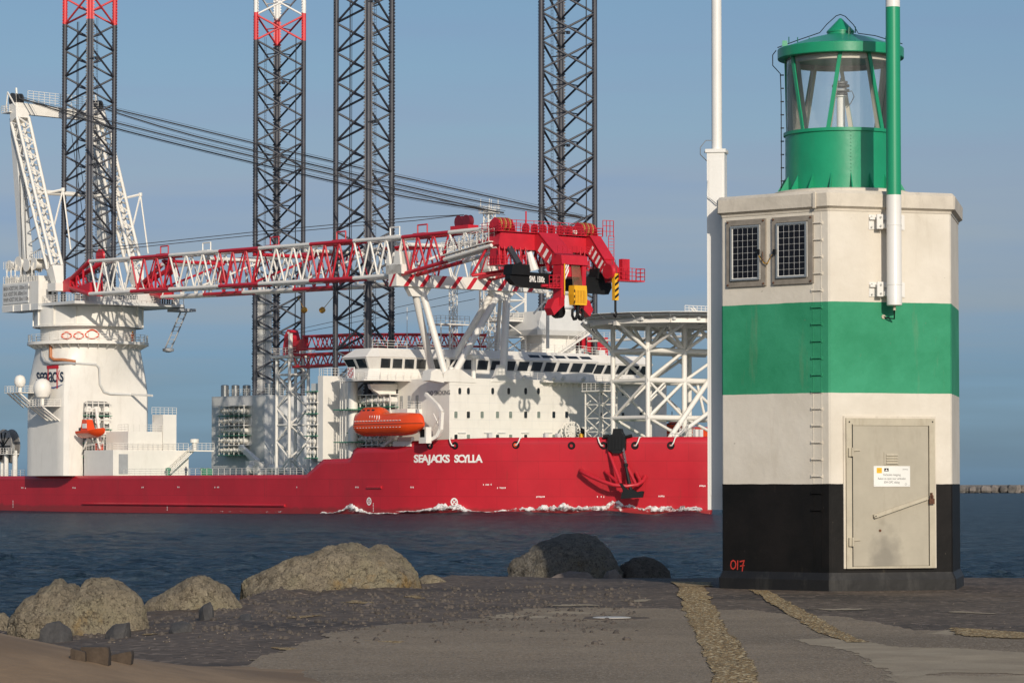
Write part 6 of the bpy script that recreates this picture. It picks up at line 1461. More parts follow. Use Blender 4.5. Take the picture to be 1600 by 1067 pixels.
# pebbles and rubble
def pebbles(name, n, region, size, m, seed):
    random.seed(seed); mb = MB()
    for k in range(n):
        px = random.uniform(*region[0]); py = random.triangular(*region[1]); p = gp(px, py); s = random.uniform(*size)*random.uniform(.6, 1.2)
        z = gz(p.x, p.y)
        if p.y > yedge(p.x)-.1: continue
        N = 6; r1 = [(p.x+s*cos(2*pi*i/N)*random.uniform(.7, 1.2), p.y+s*sin(2*pi*i/N)*random.uniform(.7, 1.2), z-s*.3) for i in range(N)]
        r2 = [(p.x+s*.9*cos(2*pi*i/N+.2)*random.uniform(.6, 1.1), p.y+s*.9*sin(2*pi*i/N)*random.uniform(.6, 1.1), z+s*random.uniform(.25, .6)) for i in range(N)]
        r3 = [(p.x+s*.35*cos(2*pi*i/N), p.y+s*.35*sin(2*pi*i/N), z+s*random.uniform(.65, .85)) for i in range(N)]
        mb.loft([r1, r2, r3])
    return structure(name, mb, m, kind='stuff')
M_RUB = mat('rubble_basalt', (.085, .07, .058), .9, var=.5, scale=3)
M_PBL = mat('pale_pebble', (.24, .19, .14), .9, var=.35, scale=6)
pebbles('rubble', 1500, ((120, 1000), (905, 1010, 925)), (.012, .045), M_RUB, 2)
pebbles('pebbles', 700, ((150, 1130), (905, 1040, 945)), (.004, .010), M_PBL, 3)
pebbles('pebbles', 500, ((300, 1600), (930, 1067, 1000)), (.003, .007), M_PBL, 4)
pebbles('rubble', 900, ((350, 1600), (930, 1067, 985)), (.004, .012), M_RUB, 5)

# ============================================================= ROCKS
def rock_mat(name, base, dark, lichen, ochre):
    m = bpy.data.materials.new(name); m.use_nodes = True; t = m.node_tree; b = t.nodes['Principled BSDF']; b.inputs['Roughness'].default_value = .9; b.inputs['Specular IOR Level'].default_value = .2
    c = t.nodes.new('ShaderNodeTexCoord')
    def ns(sc, d=8, r=.65): n = t.nodes.new('ShaderNodeTexNoise'); n.inputs['Scale'].default_value = sc; n.inputs['Detail'].default_value = d; n.inputs['Roughness'].default_value = r; t.links.new(c.outputs['Object'], n.inputs[0]); return n.outputs[0]
    def rp(x, p0, p1): r = t.nodes.new('ShaderNodeValToRGB'); r.color_ramp.elements[0].position = p0; r.color_ramp.elements[1].position = p1; t.links.new(x, r.inputs[0]); return r.outputs[0]
    def mix(f, a, col): mx = t.nodes.new('ShaderNodeMixRGB'); t.links.new(f, mx.inputs[0]); t.links.new(a, mx.inputs[1]); mx.inputs[2].default_value = (*col, 1); return mx.outputs[0]
    r = t.nodes.new('ShaderNodeValToRGB'); r.color_ramp.elements[0].position = .35; r.color_ramp.elements[1].position = .65; r.color_ramp.elements[0].color = (*[x*.62 for x in base], 1); r.color_ramp.elements[1].color = (*base, 1)
    t.links.new(ns(7), r.inputs[0]); o = r.outputs[0]
    o = mix(rp(ns(1.6), .48, .60), o, lichen); o = mix(rp(ns(1.1, 6), .60, .68), o, ochre); o = mix(rp(ns(13, 7, .8), .53, .62), o, tuple(x*1.7 for x in dark)); o = mix(rp(ns(27, 5, .8), .57, .63), o, dark); o = mix(rp(ns(55, 4, .8), .56, .64), o, dark); o = mix(rp(ns(34, 5, .8), .60, .66), o, tuple(min(1, x*1.5) for x in base))
    v = t.nodes.new('ShaderNodeTexVoronoi'); v.feature = 'DISTANCE_TO_EDGE'; v.inputs['Scale'].default_value = 1.2
    nn = t.nodes.new('ShaderNodeTexNoise'); nn.inputs['Scale'].default_value = 3; nn.inputs['Detail'].default_value = 5; t.links.new(c.outputs['Object'], nn.inputs[0])
    mm = t.nodes.new('ShaderNodeVectorMath'); mm.operation = 'MULTIPLY_ADD'; mm.inputs[1].default_value = (1.5, 1.5, 1.5); t.links.new(nn.outputs['Color'], mm.inputs[0]); t.links.new(c.outputs['Object'], mm.inputs[2]); t.links.new(mm.outputs[0], v.inputs[0])
    cr_ = t.nodes.new('ShaderNodeValToRGB'); cr_.color_ramp.elements[0].position = 0; cr_.color_ramp.elements[1].position = .022; cr_.color_ramp.elements[0].color = (.42, .42, .42, 1); cr_.color_ramp.elements[1].color = (0, 0, 0, 1); t.links.new(v.outputs['Distance'], cr_.inputs[0])
    o = mix(cr_.outputs[0], o, dark); t.links.new(o, b.inputs['Base Color'])
    prev = None
    for h, dist in ((ns(4, 7, .7), .16), (ns(22, 6, .8), .045), (ns(80, 3, .8), .012)):
        bb_ = t.nodes.new('ShaderNodeBump'); bb_.inputs['Strength'].default_value = 1; bb_.inputs['Distance'].default_value = dist; t.links.new(h, bb_.inputs['Height'])
        if prev: t.links.new(prev, bb_.inputs['Normal'])
        prev = bb_.outputs[0]
    bb_ = t.nodes.new('ShaderNodeBump'); bb_.invert = True; bb_.inputs['Distance'].default_value = .03; t.links.new(cr_.outputs[0], bb_.inputs['Height']); t.links.new(prev, bb_.inputs['Normal']); t.links.new(bb_.outputs[0], b.inputs['Normal'])
    return m
M_RK = rock_mat('lichened_boulder', (.43, .36, .255), (.09, .072, .052), (.36, .31, .205), (.36, .24, .10))
M_RD = rock_mat('boulder_shade_tint', (.16, .14, .115), (.03, .028, .025), (.12, .105, .085), (.12, .10, .07))  # boulder colours darkened all over, painting in the beacon's shadow
M_RK2 = rock_mat('boulder_half_shade_tint', (.27, .24, .195), (.05, .045, .037), (.22, .195, .15), (.20, .15, .08))  # tan boulder colours lowered so the beacon's shade on it looks deeper
M_RS = mat('small_basalt_stone', (.055, .052, .05), .85, var=.3, scale=9, bump=.01, bump_scale=30)
def rock(name, prof, Yd, depth, zb, m, label, seed, amp=.10, cat='rock', group=None, res=(190, 110)):
    """closed boulder whose skyline follows prof (photo points on its ridge at distance Yd)"""
    P = [atY(x, y, Yd) for x, y in prof]; x0, x1 = P[0].x, P[-1].x; NX_, NT = res; rings = []
    def H(x):
        for a, b in zip(P, P[1:]):
            if a.x <= x <= b.x: t = (x-a.x)/max(1e-6, b.x-a.x); return a.z+(b.z-a.z)*t
        return zb
    W_ = x1-x0; hm = max(p.z for p in P)-zb
    for i in range(NX_+1):
        t = i/NX_; x = x0+W_*t; h = max(.02, H(x)-zb); e = sqrt(max(0, 1-(2*t-1)**2))**.6; dp = depth*max(.06, min(1, .25+.75*h/hm))*max(.05, e)
        ring = []
        for k in range(NT):
            a = 2*pi*k/NT; cy, sz = -cos(a), sin(a)
            y_ = dp*(abs(cy)**.8)*(1 if cy > 0 else -1); zz_ = h*(abs(sz)**.72) if sz > 0 else -.25*abs(sz)
            ring.append(Vector((x, Yd+y_+dp*.2*0, zb+zz_)))
        rings.append(ring)
    so = Vector((seed*3.1, seed*1.7, 0))
    for i, ring in enumerate(rings):
        for k, p in enumerate(ring):
            c = Vector((p.x, Yd, zb+.3*hm)); d = (p-c); d.normalize(); q_ = p*1.6+so
            a1 = noise.noise(q_); a2 = noise.noise(q_*2.7); a3 = noise.noise(q_*7); a4 = noise.noise(q_*17)
            rid = 1-abs(noise.noise(q_*1.9+Vector((5, 5, 5))))*2.2
            # facets: flatten by snapping to stepped planes
            a5 = abs(noise.noise(q_*4.3+Vector((9, 2, 4)))); f = amp*(.9*a1+.5*a2+.22*a3+.1*a4+.22*rid*abs(rid)-.9*max(0, .16-a5)*4)
            cell = noise.voronoi(p*2.2+so)[0]; f += amp*.55*(cell[1]-cell[0]-.3)
            up_ = abs(sin(2*pi*k/NT)); lim = 1.0-.72*max(0, sin(2*pi*k/NT))**6
            p += d*f*lim*min(1, hm*1.4)
    # split faces: cut the lump back with a set of random planes
    rnd = random.Random(seed*7+1); allp = [p for r_ in rings for p in r_]; cx_ = (x0+x1)/2; sx, sy, sz = W_/2, depth, max(.05, hm)
    nrm = lambda p: Vector(((p.x-cx_)/sx, (p.y-Yd)/sy, (p.z-zb)/sz))
    for k in range(20):
        n_ = Vector((rnd.uniform(-.9, .9), rnd.uniform(-1.3, -.1), rnd.uniform(-.2, .8))).normalized(); N_ = [n_.dot(nrm(p)) for p in allp]; top_ = max(N_); cut = top_*(rnd.uniform(.76, .92) if cat == 'rock' else rnd.uniform(.62, .85))
        for p, v_ in zip(allp, N_):
            if v_ > cut:
                e_ = (v_-cut)*.93; p.x -= n_.x*e_*sx*.35; p.y -= n_.y*e_*sy; p.z -= n_.z*e_*sz*.8
    for r_ in rings:      # keep the skyline at its measured height
        mz = max(p.z for p in r_)-zb; xm = sum(p.x for p in r_)/len(r_); want = H(min(max(xm, x0+.01), x1-.01))-zb
        if mz > .02 and want > .02:
            f_ = want/mz
            for p in r_: p.z = zb+(p.z-zb)*(f_ if p.z > zb else 1)
    for p in allp:
        q_ = p*9+so; g_ = noise.noise(q_)+.6*noise.noise(q_*2.3)+.4*noise.noise(q_*5.1); d = Vector((p.x-cx_, (p.y-Yd), (p.z-zb)*.6)).normalized(); p += d*g_*.020*min(1.5, hm*1.6)
    mb = MB(); mb.loft(rings)
    bx = ((x0+x1)/2, Yd, zb)
    return single(name, mb, m, label, cat, bx, group=group, smooth=28)
G = 'boulders along the pier edge'
rock('boulder', [(10, 972), (24, 950), (36, 935), (55, 930), (62, 918), (76, 915), (86, 905), (96, 904), (102, 911), (116, 912), (124, 920), (132, 906), (146, 902), (166, 902), (182, 908), (196, 918), (210, 928), (218, 936), (226, 952), (232, 975)], 33.5, .62, -.05, M_RK, 'pale lichened boulder with a double hump at the far left of the shore', 3, group=G)
rock('boulder', [(222, 948), (232, 936), (246, 930), (268, 918), (284, 908), (300, 900), (314, 898), (326, 902), (340, 910), (352, 914), (362, 926), (374, 944), (380, 958)], 38.5, .55, -.2, M_RK, 'smaller pointed lichened boulder between the double humped boulder and the largest one', 7, group=G)
rock('boulder', [(366, 925), (372, 912), (385, 902), (404, 896), (425, 886), (448, 874), (462, 870), (478, 868), (494, 862), (510, 854), (530, 850), (552, 847), (566, 852), (576, 856), (590, 850), (604, 852), (618, 860), (630, 868), (641, 880), (650, 892), (658, 906)], 45.5, 1.0, -.15, M_RK, 'largest pale boulder with an ochre stain in the middle of the shore', 12, amp=.13, group=G, res=(300, 130))
rock('boulder', [(652, 905), (664, 898), (676, 897), (686, 901), (698, 908)], 47.5, .22, -.05, M_RK, 'tiny yellowish boulder just right of the largest boulder', 5, group=G, res=(40, 30))
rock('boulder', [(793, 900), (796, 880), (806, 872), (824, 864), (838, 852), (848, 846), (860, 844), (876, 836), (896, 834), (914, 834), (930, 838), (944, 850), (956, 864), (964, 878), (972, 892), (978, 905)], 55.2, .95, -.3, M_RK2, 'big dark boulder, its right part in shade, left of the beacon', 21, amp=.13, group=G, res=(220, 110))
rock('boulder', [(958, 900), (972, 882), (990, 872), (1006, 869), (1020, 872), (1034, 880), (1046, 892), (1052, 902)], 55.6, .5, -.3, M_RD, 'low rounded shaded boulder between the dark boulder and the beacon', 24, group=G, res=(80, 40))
rock('boulder', [(-30, 968), (-10, 958), (4, 956), (14, 966), (22, 985)], 35.5, .3, -.3, M_RK, 'boulder cut off by the left edge of the photo', 27, group=G, res=(40, 30))
for i, (prof, Y_, lab) in enumerate([
    ([(309, 955), (318, 944), (326, 940), (332, 946), (334, 958)], 35.0, 'dark basalt stone leaning on the smaller pointed boulder'),
    ([(262, 989), (268, 974), (282, 970), (298, 975), (300, 990)], 31.6, 'dark flat basalt stone lying on the rubble at the left'),
    ([(368, 972), (376, 960), (390, 958), (396, 974)], 34.5, 'dark basalt stone below the left end of the largest boulder'),
    ([(60, 985), (72, 974), (90, 970), (108, 982), (114, 996)], 31.2, 'grey stone at the foot of the double humped boulder'),
    ([(160, 992), (176, 976), (200, 972), (206, 994)], 31.4, 'brown stone at the right foot of the double humped boulder'),
    ([(855, 906), (872, 897), (890, 892), (918, 894), (930, 905)], 53.6, 'low brown stone slab in front of the dark boulder'),
    ([(940, 901), (950, 892), (962, 889), (972, 900)], 53.8, 'small brown stone at the right foot of the dark boulder'),
    ([(793, 911), (808, 902), (838, 903), (850, 911)], 51.0, 'brown stones at the left foot of the dark boulder'),
    ([(560, 948), (575, 941), (590, 947)], 38.5, 'small flat stone on the tarry ground below the largest boulder')]):
    rock('stone', prof, Y_, .22, gz(atY(prof[0][0], prof[0][1], Y_).x, Y_)-.04, M_RS if i < 5 else mat('brown_stone', (.15, .12, .10), .9, var=.3, scale=6, bump=.01, bump_scale=30), lab, 40+i, amp=.08, cat='stone', group='small stones on the pier', res=(34, 26))
# broken timber stumps in the sand
M_TIM = mat('weathered_timber', (.055, .038, .025), .9, var=.4, scale=6, bump=.008, bump_scale=25)
for i, (px, py, w_, h_) in enumerate([(118, 1020, .10, .07), (143, 1024, .19, .11), (185, 1024, .14, .07)]):
    d9 = ray(px+6, py+10); Y_ = next((y9 for y9 in np.arange(14, 40, .02) if CAMZ+d9.z*y9/d9.y < max(gz(d9.x*y9/d9.y, y9), dune_z(d9.x*y9/d9.y, y9) if y9 < 28 else -9)), 24.5); p = CAMP+d9*(Y_/d9.y); p.z += h_*.5; mb = MB(); rings = []
    for zf, s in ((-.3, 1), (.6, 1.0), (.9, .97), (1.0, .9)):
        rings.append([(p.x+w_*.5*s*a*random.uniform(.92, 1.05), Y_+.08*b*s, p.z+h_*(zf-.55)+.012*a*(i-1)) for a, b in ((-1, -1), (-.3, -1.1), (.4, -.95), (1, -1), (1, 1), (-1, 1))])
    mb.loft(rings); single('timber_stump', mb, M_TIM, ('leftmost and smallest timber stump sticking out of the sand', 'widest timber stump sticking out of the sand, the middle one', 'rightmost timber stump sticking out of the sand')[i], 'post', (p.x, Y_, p.z-h_*.5), group='timber stumps in the sand')
# small white lid on the path
c = gp(956, 965); mb = MB(); mb.lathe((c.x, c.y, gz(c.x, c.y)), [(.21, 0), (.21, .016), (.19, .02), (.02, .02)], 24); lid = single('survey_cover', mb, mat('pale_metal', (.55, .50, .42), .5), 'small round pale metal cover set in the asphalt', 'cover', (c.x, c.y, 0), smooth=40)
mb = MB(); mb.lathe((c.x, c.y, gz(c.x, c.y)+.001), [(.22, .004), (.42, .004), (.42, .012), (.22, .012)], 24, cap=False); obj('ring', mb, M_BAS, lid)

# ============================================================= THE BEACON
TC = Vector((4.70, 45.54, 0)); S_H = 1.85
tw_ = thing('navigation_beacon', 'hexagonal white, green and black harbour light tower with a green lantern on its roof', 'light tower', tuple(TC))
def hexang(k): return radians(-11.2+60*k)      # angle from -Y towards +X of corner k
def hexpt(k, r, z): a = hexang(k); return Vector((TC.x+r*sin(a), TC.y-r*cos(a), z))
def hring(r, z, ch=.02):
    P = []
    for k in range(6):
        c = hexpt(k, r, z); a = hexpt(k-1, r, z); b = hexpt(k+1, r, z)
        P += [c+(a-c).normalized()*ch, c+(b-c).normalized()*ch]
    return P
def beacon_mat():
    m = bpy.data.materials.new('painted_concrete_bands'); m.use_nodes = True; t = m.node_tree; b = t.nodes['Principled BSDF']; b.inputs['Roughness'].default_value = .6; b.inputs['Specular IOR Level'].default_value = .2
    c = t.nodes.new('ShaderNodeTexCoord'); s = t.nodes.new('ShaderNodeSeparateXYZ'); t.links.new(c.outputs['Object'], s.inputs[0])
    def ns(sc, d=6, st=(1, 1, 1)):
        mp_ = t.nodes.new('ShaderNodeMapping'); mp_.inputs['Scale'].default_value = st; t.links.new(c.outputs['Object'], mp_.inputs[0]); n = t.nodes.new('ShaderNodeTexNoise'); n.inputs['Scale'].default_value = sc; n.inputs['Detail'].default_value = d; n.inputs['Roughness'].default_value = .65; t.links.new(mp_.outputs[0], n.inputs[0]); return n.outputs[0]
    def mth(op, a, b_): x = t.nodes.new('ShaderNodeMath'); x.operation = op; (t.links.new(a, x.inputs[0]) if hasattr(a, 'links') else setattr(x.inputs[0], 'default_value', a)); (t.links.new(b_, x.inputs[1]) if hasattr(b_, 'links') else setattr(x.inputs[1], 'default_value', b_)); return x.outputs[0]
    wob = mth('MULTIPLY_ADD', ns(2.5, 3), .022); 
    z = mth('ADD', s.outputs[2], mth('MULTIPLY', ns(3, 4), .018))
    def colr(n, a, b_, p0=.35, p1=.65): r = t.nodes.new('ShaderNodeValToRGB'); r.color_ramp.elements[0].position = p0; r.color_ramp.elements[1].position = p1; r.color_ramp.elements[0].color = (*a, 1); r.color_ramp.elements[1].color = (*b_, 1); t.links.new(n, r.inputs[0]); return r.outputs[0]
    wh_ = colr(ns(1.2, 8), (.61, .555, .465), (.70, .645, .555)); gr_ = colr(ns(1.5, 8), (.028, .235, .115), (.045, .30, .16)); bk_ = colr(ns(1.4, 9), (.005, .005, .0045), (.012, .010, .009))
    def step(th): return mth('GREATER_THAN', z, th)
    def mix(f, a, b_): mx = t.nodes.new('ShaderNodeMixRGB'); t.links.new(f, mx.inputs[0]); t.links.new(a, mx.inputs[1]); (t.links.new(b_, mx.inputs[2]) if hasattr(b_, 'links') else setattr(mx.inputs[2], 'default_value', (*b_, 1))); return mx.outputs[0]
    o = mix(step(1.468), bk_, wh_); o = mix(step(2.715), o, gr_); o = mix(step(3.965), o, wh_)
    # rust and dirt runs, small chips
    st = t.nodes.new('ShaderNodeValToRGB'); st.color_ramp.elements[0].position = .58; st.color_ramp.elements[1].position = .78; st.color_ramp.elements[1].color = (.32,)*3+(1,); t.links.new(ns(3.2, 8, (1, 1, .14)), st.inputs[0]); o = mix(st.outputs[0], o, (.30, .235, .155))
    ch = t.nodes.new('ShaderNodeValToRGB'); ch.color_ramp.elements[0].position = .70; ch.color_ramp.elements[1].position = .72; ch.color_ramp.elements[1].color = (.6,)*3+(1,); t.links.new(ns(11, 7), ch.inputs[0]); o = mix(ch.outputs[0], o, (.20, .17, .13))
    t.links.new(o, b.inputs['Base Color'])
    prev = None
    for h, d in ((ns(1.6, 3), .012), (ns(14, 6), .0035), (ns(70, 4), .0012)):
        bb_ = t.nodes.new('ShaderNodeBump'); bb_.inputs['Distance'].default_value = d; t.links.new(h, bb_.inputs['Height'])
        if prev: t.links.new(prev, bb_.inputs['Normal'])
        prev = bb_.outputs[0]
    t.links.new(prev, b.inputs['Normal']); return m
M_BCN = beacon_mat()
M_CAP = mat('weathered_cap_paint', (.60, .54, .45), .65, var=.12, scale=2.2, dirt=(.33, .29, .24), dirt_amt=.5, bump=.004, bump_scale=20, spec=.3)
M_PLN = mat('black_plinth_paint', (.008, .007, .006), .6, var=.5, scale=1.8, dirt=(.08, .075, .065), dirt_amt=.4, bump=.006, bump_scale=8)
obj('wall', MB().loft([hring(S_H, .2), hring(S_H, 5.235)]), M_BCN, tw_, smooth=20)
obj('plinth', MB().loft([hring(1.905, -.25), hring(1.905, .15), hring(1.86, .23), hring(1.853, .25)]), M_PLN, tw_, smooth=20)
obj('roof_slab', MB().loft([hring(1.86, 5.20), hring(1.865, 5.232), hring(1.92, 5.262), hring(1.925, 5.44, .03), hring(1.88, 5.485, .03), hring(.9, 5.545, .03)]), M_CAP, tw_, smooth=25)
obj('lantern_base', MB().lathe((TC.x, TC.y, 5.5), [(.98, 0), (.98, .085), (.95, .10), (.05, .10)], 48), M_CAP, tw_, smooth=30)
# face frames: face k runs from corner k to corner k+1; front = 0, left = -1
def faceframe(k):
    A_ = hexpt(k, S_H, 0); B_ = hexpt(k+1, S_H, 0); e = (B_-A_).normalized(); n = Vector((e.y, -e.x, 0)); 
    if n.dot(A_-TC) < 0: n = -n
    return A_, e, n
FR = faceframe(0); LB = faceframe(-1)
FL = (LB[0]+LB[1]*S_H, -LB[1], LB[2])      # measured leftwards from the near corner
def on(fr, px, py):
    o_, e, n = fr; d = ray(px, py); k = (o_-CAMP).dot(n)/d.dot(n); p = CAMP+d*k; return (p-o_).dot(e), p.z
def ff(fr): o_, e, n = fr; return lambda a, d, z: tuple(o_+e*a+n*d+Vector((0, 0, z)))
fF = ff(FR); fL = ff(FL)
def fbox(fr, px0, py0, px1, py1, d0, d1, mb=None):
    a0, z0 = on(fr, px0, py1); a1, z1 = on(fr, px1, py0); a0, a1 = min(a0, a1), max(a0, a1); mb = mb or MB(); return mb.box((a0, d0, min(z0, z1)), (a1, d1, max(z0, z1)), ff(fr))
M_DOOR = mat('door_grey_beige_paint', (.40, .36, .28), .5, var=.08, scale=2.5, dirt=(.25, .21, .15), dirt_amt=.4, bump=.002, bump_scale=6)
M_FRM = mat('door_frame_paint', (.46, .41, .31), .5, var=.1, scale=4, dirt=(.28, .22, .14), dirt_amt=.5)
M_RUST = mat('rusty_iron', (.12, .05, .025), .85, var=.4, scale=20)
M_ALU = mat('aluminium', (.50, .50, .48), .35, metal=.7, var=.08)
# door
a0, zb_ = on(FR, 1321, 888); a1, zt_ = on(FR, 1458, 654)
mb = MB(); w_ = .085
for bx_ in (((a0, .0, zb_), (a0+w_, .05, zt_)), ((a1-w_, .0, zb_), (a1, .05, zt_)), ((a0+w_, .0, zt_-.10), (a1-w_, .05, zt_)), ((a0+w_, .0, zb_), (a1-w_, .05, zb_+.03))): mb.box(*bx_, fF)
dfr = obj('door_frame', mb, M_FRM, tw_)
mb = MB()
for bx_ in (((a0-.03, .0, zb_), (a0, .018, zt_+.03)), ((a1, .0, zb_), (a1+.03, .018, zt_+.03)), ((a0, .0, zt_), (a1, .018, zt_+.03))): mb.box(*bx_, fF)
obj('seal_strip', mb, M_CAP, dfr)
def door_mat():
    m = M_DOOR.copy(); m.name = 'door_leaf_paint'; t = m.node_tree; b = t.nodes['Principled BSDF']; src = b.inputs['Base Color'].links[0].from_socket
    # soot stain low on the door: a worn mark with a shape of its own
    c = t.nodes.new('ShaderNodeTexCoord'); mp_ = t.nodes.new('ShaderNodeMapping'); t.links.new(c.outputs['Object'], mp_.inputs[0])
    p = fF(a0+.58, 0, .42); ctr = Vector(p)-TC; mp_.vector_type = 'POINT'; mp_.inputs['Location'].default_value = tuple(-ctr[i]*(3.4, 3.4, 1.9)[i] for i in range(3)); mp_.inputs['Scale'].default_value = (3.4, 3.4, 1.9)
    L_ = t.nodes.new('ShaderNodeVectorMath'); L_.operation = 'LENGTH'; t.links.new(mp_.outputs[0], L_.inputs[0])
    n = t.nodes.new('ShaderNodeTexNoise'); n.inputs['Scale'].default_value = 7; n.inputs['Detail'].default_value = 6; t.links.new(c.outputs['Object'], n.inputs[0])
    ad_ = t.nodes.new('ShaderNodeMath'); ad_.operation = 'ADD'; t.links.new(L_.outputs['Value'], ad_.inputs[0]); t.links.new(n.outputs[0], ad_.inputs[1])
    r = t.nodes.new('ShaderNodeValToRGB'); r.color_ramp.elements[0].position = .55; r.color_ramp.elements[0].color = (.5,)*3+(1,); r.color_ramp.elements[1].position = 1.4/1.2; r.color_ramp.elements[1].position = 1.0; r.color_ramp.elements[1].color = (0, 0, 0, 1); 
    hf = t.nodes.new('ShaderNodeMath'); hf.operation = 'MULTIPLY'; hf.inputs[1].default_value = .68; t.links.new(ad_.outputs[0], hf.inputs[0]); t.links.new(hf.outputs[0], r.inputs[0])
    mx = t.nodes.new('ShaderNodeMixRGB'); mx.inputs[2].default_value = (.085, .08, .07, 1); t.links.new(r.outputs[0], mx.inputs[0]); t.links.new(src, mx.inputs[1]); t.links.new(mx.outputs[0], b.inputs['Base Color']); return m
l0, lz0 = on(FR, 1331, 884); l1, lz1 = on(FR, 1448, 664)
door = obj('door', MB().box((l0, .0, lz0), (l1, .04, lz1), fF), door_mat(), tw_)
obj('gap', MB().box((l0-.014, .0, lz0-.01), (l0, .052, lz1+.005), fF), M_BLK, door)
for py in (706, 846):
    _, z = on(FR, 1335, py); mb = MB(); mb.box((l0-.075, .05, z-.06), (l0-.015, .085, z+.055), fF); mb.tube(fF(l0-.02, .09, z-.06), fF(l0-.02, .09, z+.06), .018, 8); mb.prism([(l0-.02, z+.01), (l0-.02, z+.035), (l0+.11, z+.03), (l0+.11, z+.018)], lambda a, b, d: fF(a, d, b), .045, .06); obj('hinge', mb, M_FRM, door)
lv = obj('louvre_vent', fbox(FR, 1379, 706, 1402.5, 726, .04, .05), M_DOOR, door)
for k in range(4): _, z = on(FR, 1390, 710+k*4.2); q0, _ = on(FR, 1382, 712); q1, _ = on(FR, 1400, 712); obj('louvre', MB().prism([(.05, z-.012), (.068, z-.016), (.052, z+.014)], lambda a, b, d: fF(d, a, b), q0, q1), M_FRM, lv)
sg_ = obj('sign', fbox(FR, 1363, 728, 1419.5, 760, .04, .048), mat('sign_white', (.76, .75, .70), .4), door)
def ftext(s, px, py, hp_, m, name, par, xs=1.0, off=0, fr=FR, dd=.0495, align='CENTER'):
    a, z = on(fr, px, py); g = ff(fr); sgn = 1 if fr is FR else -1; return obj(name, textmb(s, hp_/114*1.38, lambda x, y_: g(a+sgn*x, dd, z+y_), off=off, xs=xs, align=align), m, par)
M_STX = mat('sign_grey_text', (.12, .12, .12), .6)
ftext('Verboden toegang', 1391, 741.5, 3.6, M_STX, 'sign_lettering', sg_, .82); ftext('Roken en open vuur verboden', 1391, 747.5, 3.6, M_STX, 'sign_lettering', sg_, .78); ftext('ISW-OPC dialog', 1391, 753.2, 3.6, M_STX, 'sign_lettering', sg_, .8)
obj('yellow_symbol', fbox(FR, 1367.5, 730.5, 1375.5, 739, .048, .0492), M_YEL, sg_); ftext('WIFI', 1371.5, 734.6, 1.8, M_STX, 'sign_lettering', sg_, .9, dd=.0497)
obj('black_symbol', fbox(FR, 1379.3, 731.3, 1386, 736.2, .048, .0492), M_BLK, sg_)
a, z = on(FR, 1382.7, 733.5); mb = MB(); mb.add([fF(a+.006*cos(2*pi*k/10), .0495, z+.007+.006*sin(2*pi*k/10)) for k in range(10)], [tuple(range(10))]); mb.add([fF(a-.02, .0495, z-.016), fF(a+.02, .0495, z-.016), fF(a+.009, .0495, z-.002), fF(a-.009, .0495, z-.002)], [(0, 1, 2, 3)]); obj('person_symbol', mb, M_LET, sg_)
ftext('(havens)', 1412, 733, 2.2, M_STX, 'sign_lettering', sg_, .9)
a, z = on(FR, 1413, 756.2); mb = MB(); mb.add([fF(a+r_*cos(2*pi*k/16), .0495, z+r_*sin(2*pi*k/16)) for k in range(16) for r_ in (.011, .014)], [(2*k, 2*k+1, (2*k+3) % 32, (2*k+2) % 32) for k in range(16)]); obj('round_symbol', mb, M_STX, sg_)
for px, py in ((1364.7, 730), (1418, 730), (1364.7, 757.6), (1418, 757.6)): a, z = on(FR, px, py); obj('screw', MB().tube(fF(a, .048, z), fF(a, .052, z), .004, 6), M_GR, sg_)
p0 = on(FR, 1364, 806); p1 = on(FR, 1446, 777.5); d = Vector((p1[0]-p0[0], p1[1]-p0[1])); n2 = Vector((-d.y, d.x)).normalized()*.028; P0_ = Vector(p0)-d.normalized()*.02; P1_ = Vector(p1)
obj('security_bar', MB().prism([tuple(P0_-n2), tuple(P1_-n2*.8), tuple(P1_+n2*.8), tuple(P0_+n2)], lambda a, b, dd: fF(a, dd, b), .062, .082), M_FRM, door)
obj('bar_pivot', MB().tube(fF(p0[0], .04, p0[1]), fF(p0[0], .095, p0[1]), .024, 12), M_FRM, door); obj('pivot_bolt', MB().tube(fF(p0[0], .095, p0[1]), fF(p0[0], .10, p0[1]), .010, 8), M_BLK, door)
a, z = on(FR, 1373, 828.5); obj('key_hole', MB().tube(fF(a, .04, z), fF(a, .05, z), .018, 12), M_RUST, door)
a, z = on(FR, 1451.5, 782); mb = MB(); mb.box((a-.038, .075, z-.045), (a+.038, .10, z+.03), fF); mb.curve([fF(a-.02, .088, z+.03), fF(a-.02, .088, z+.07), fF(a, .088, z+.085), fF(a+.02, .088, z+.07), fF(a+.02, .088, z+.03)], .007, 6); mb.box((a-.008, .05, z+.03), (a+.008, .10, z+.11), fF); obj('padlock', mb, M_RUST, door)
for px in (1324.5, 1454.5): a, z = on(FR, px, 659); obj('frame_bolt', MB().tube(fF(a, .05, z), fF(a, .056, z), .011, 8), M_BLK, dfr)
# ladder on the left face
mb = MB()
for px in (1270.5, 1283.5): a, _ = on(FL, px, 600); mb.box((a-.007, 0, .32), (a+.007, .004, 5.19), fL)
obj('ladder_rail', mb, M_BCN, tw_)
for k in range(18):
    py = 348+26.4*k; aa, z = on(FL, 1283, py); ab, _ = on(FL, 1270, py)
    if py > 800: continue
    mm = M_BCN; mb = MB(); mb.path([fL(aa-.01, .0, z), fL(aa-.01, .022, z), fL(ab+.01, .022, z), fL(ab+.01, 0, z)], .008, 6); mb.box((aa-.03, 0, z-.022), (aa-.008, .012, z+.022), fL); mb.box((ab+.008, 0, z-.022), (ab+.03, .012, z+.022), fL); obj('rung', mb, mm, tw_)
a, _ = on(FL, 1277, 310); obj('slab_joint', MB().box((a-.02, .055, 5.24), (a+.02, .085, 5.46), fL), M_CAP, tw_)
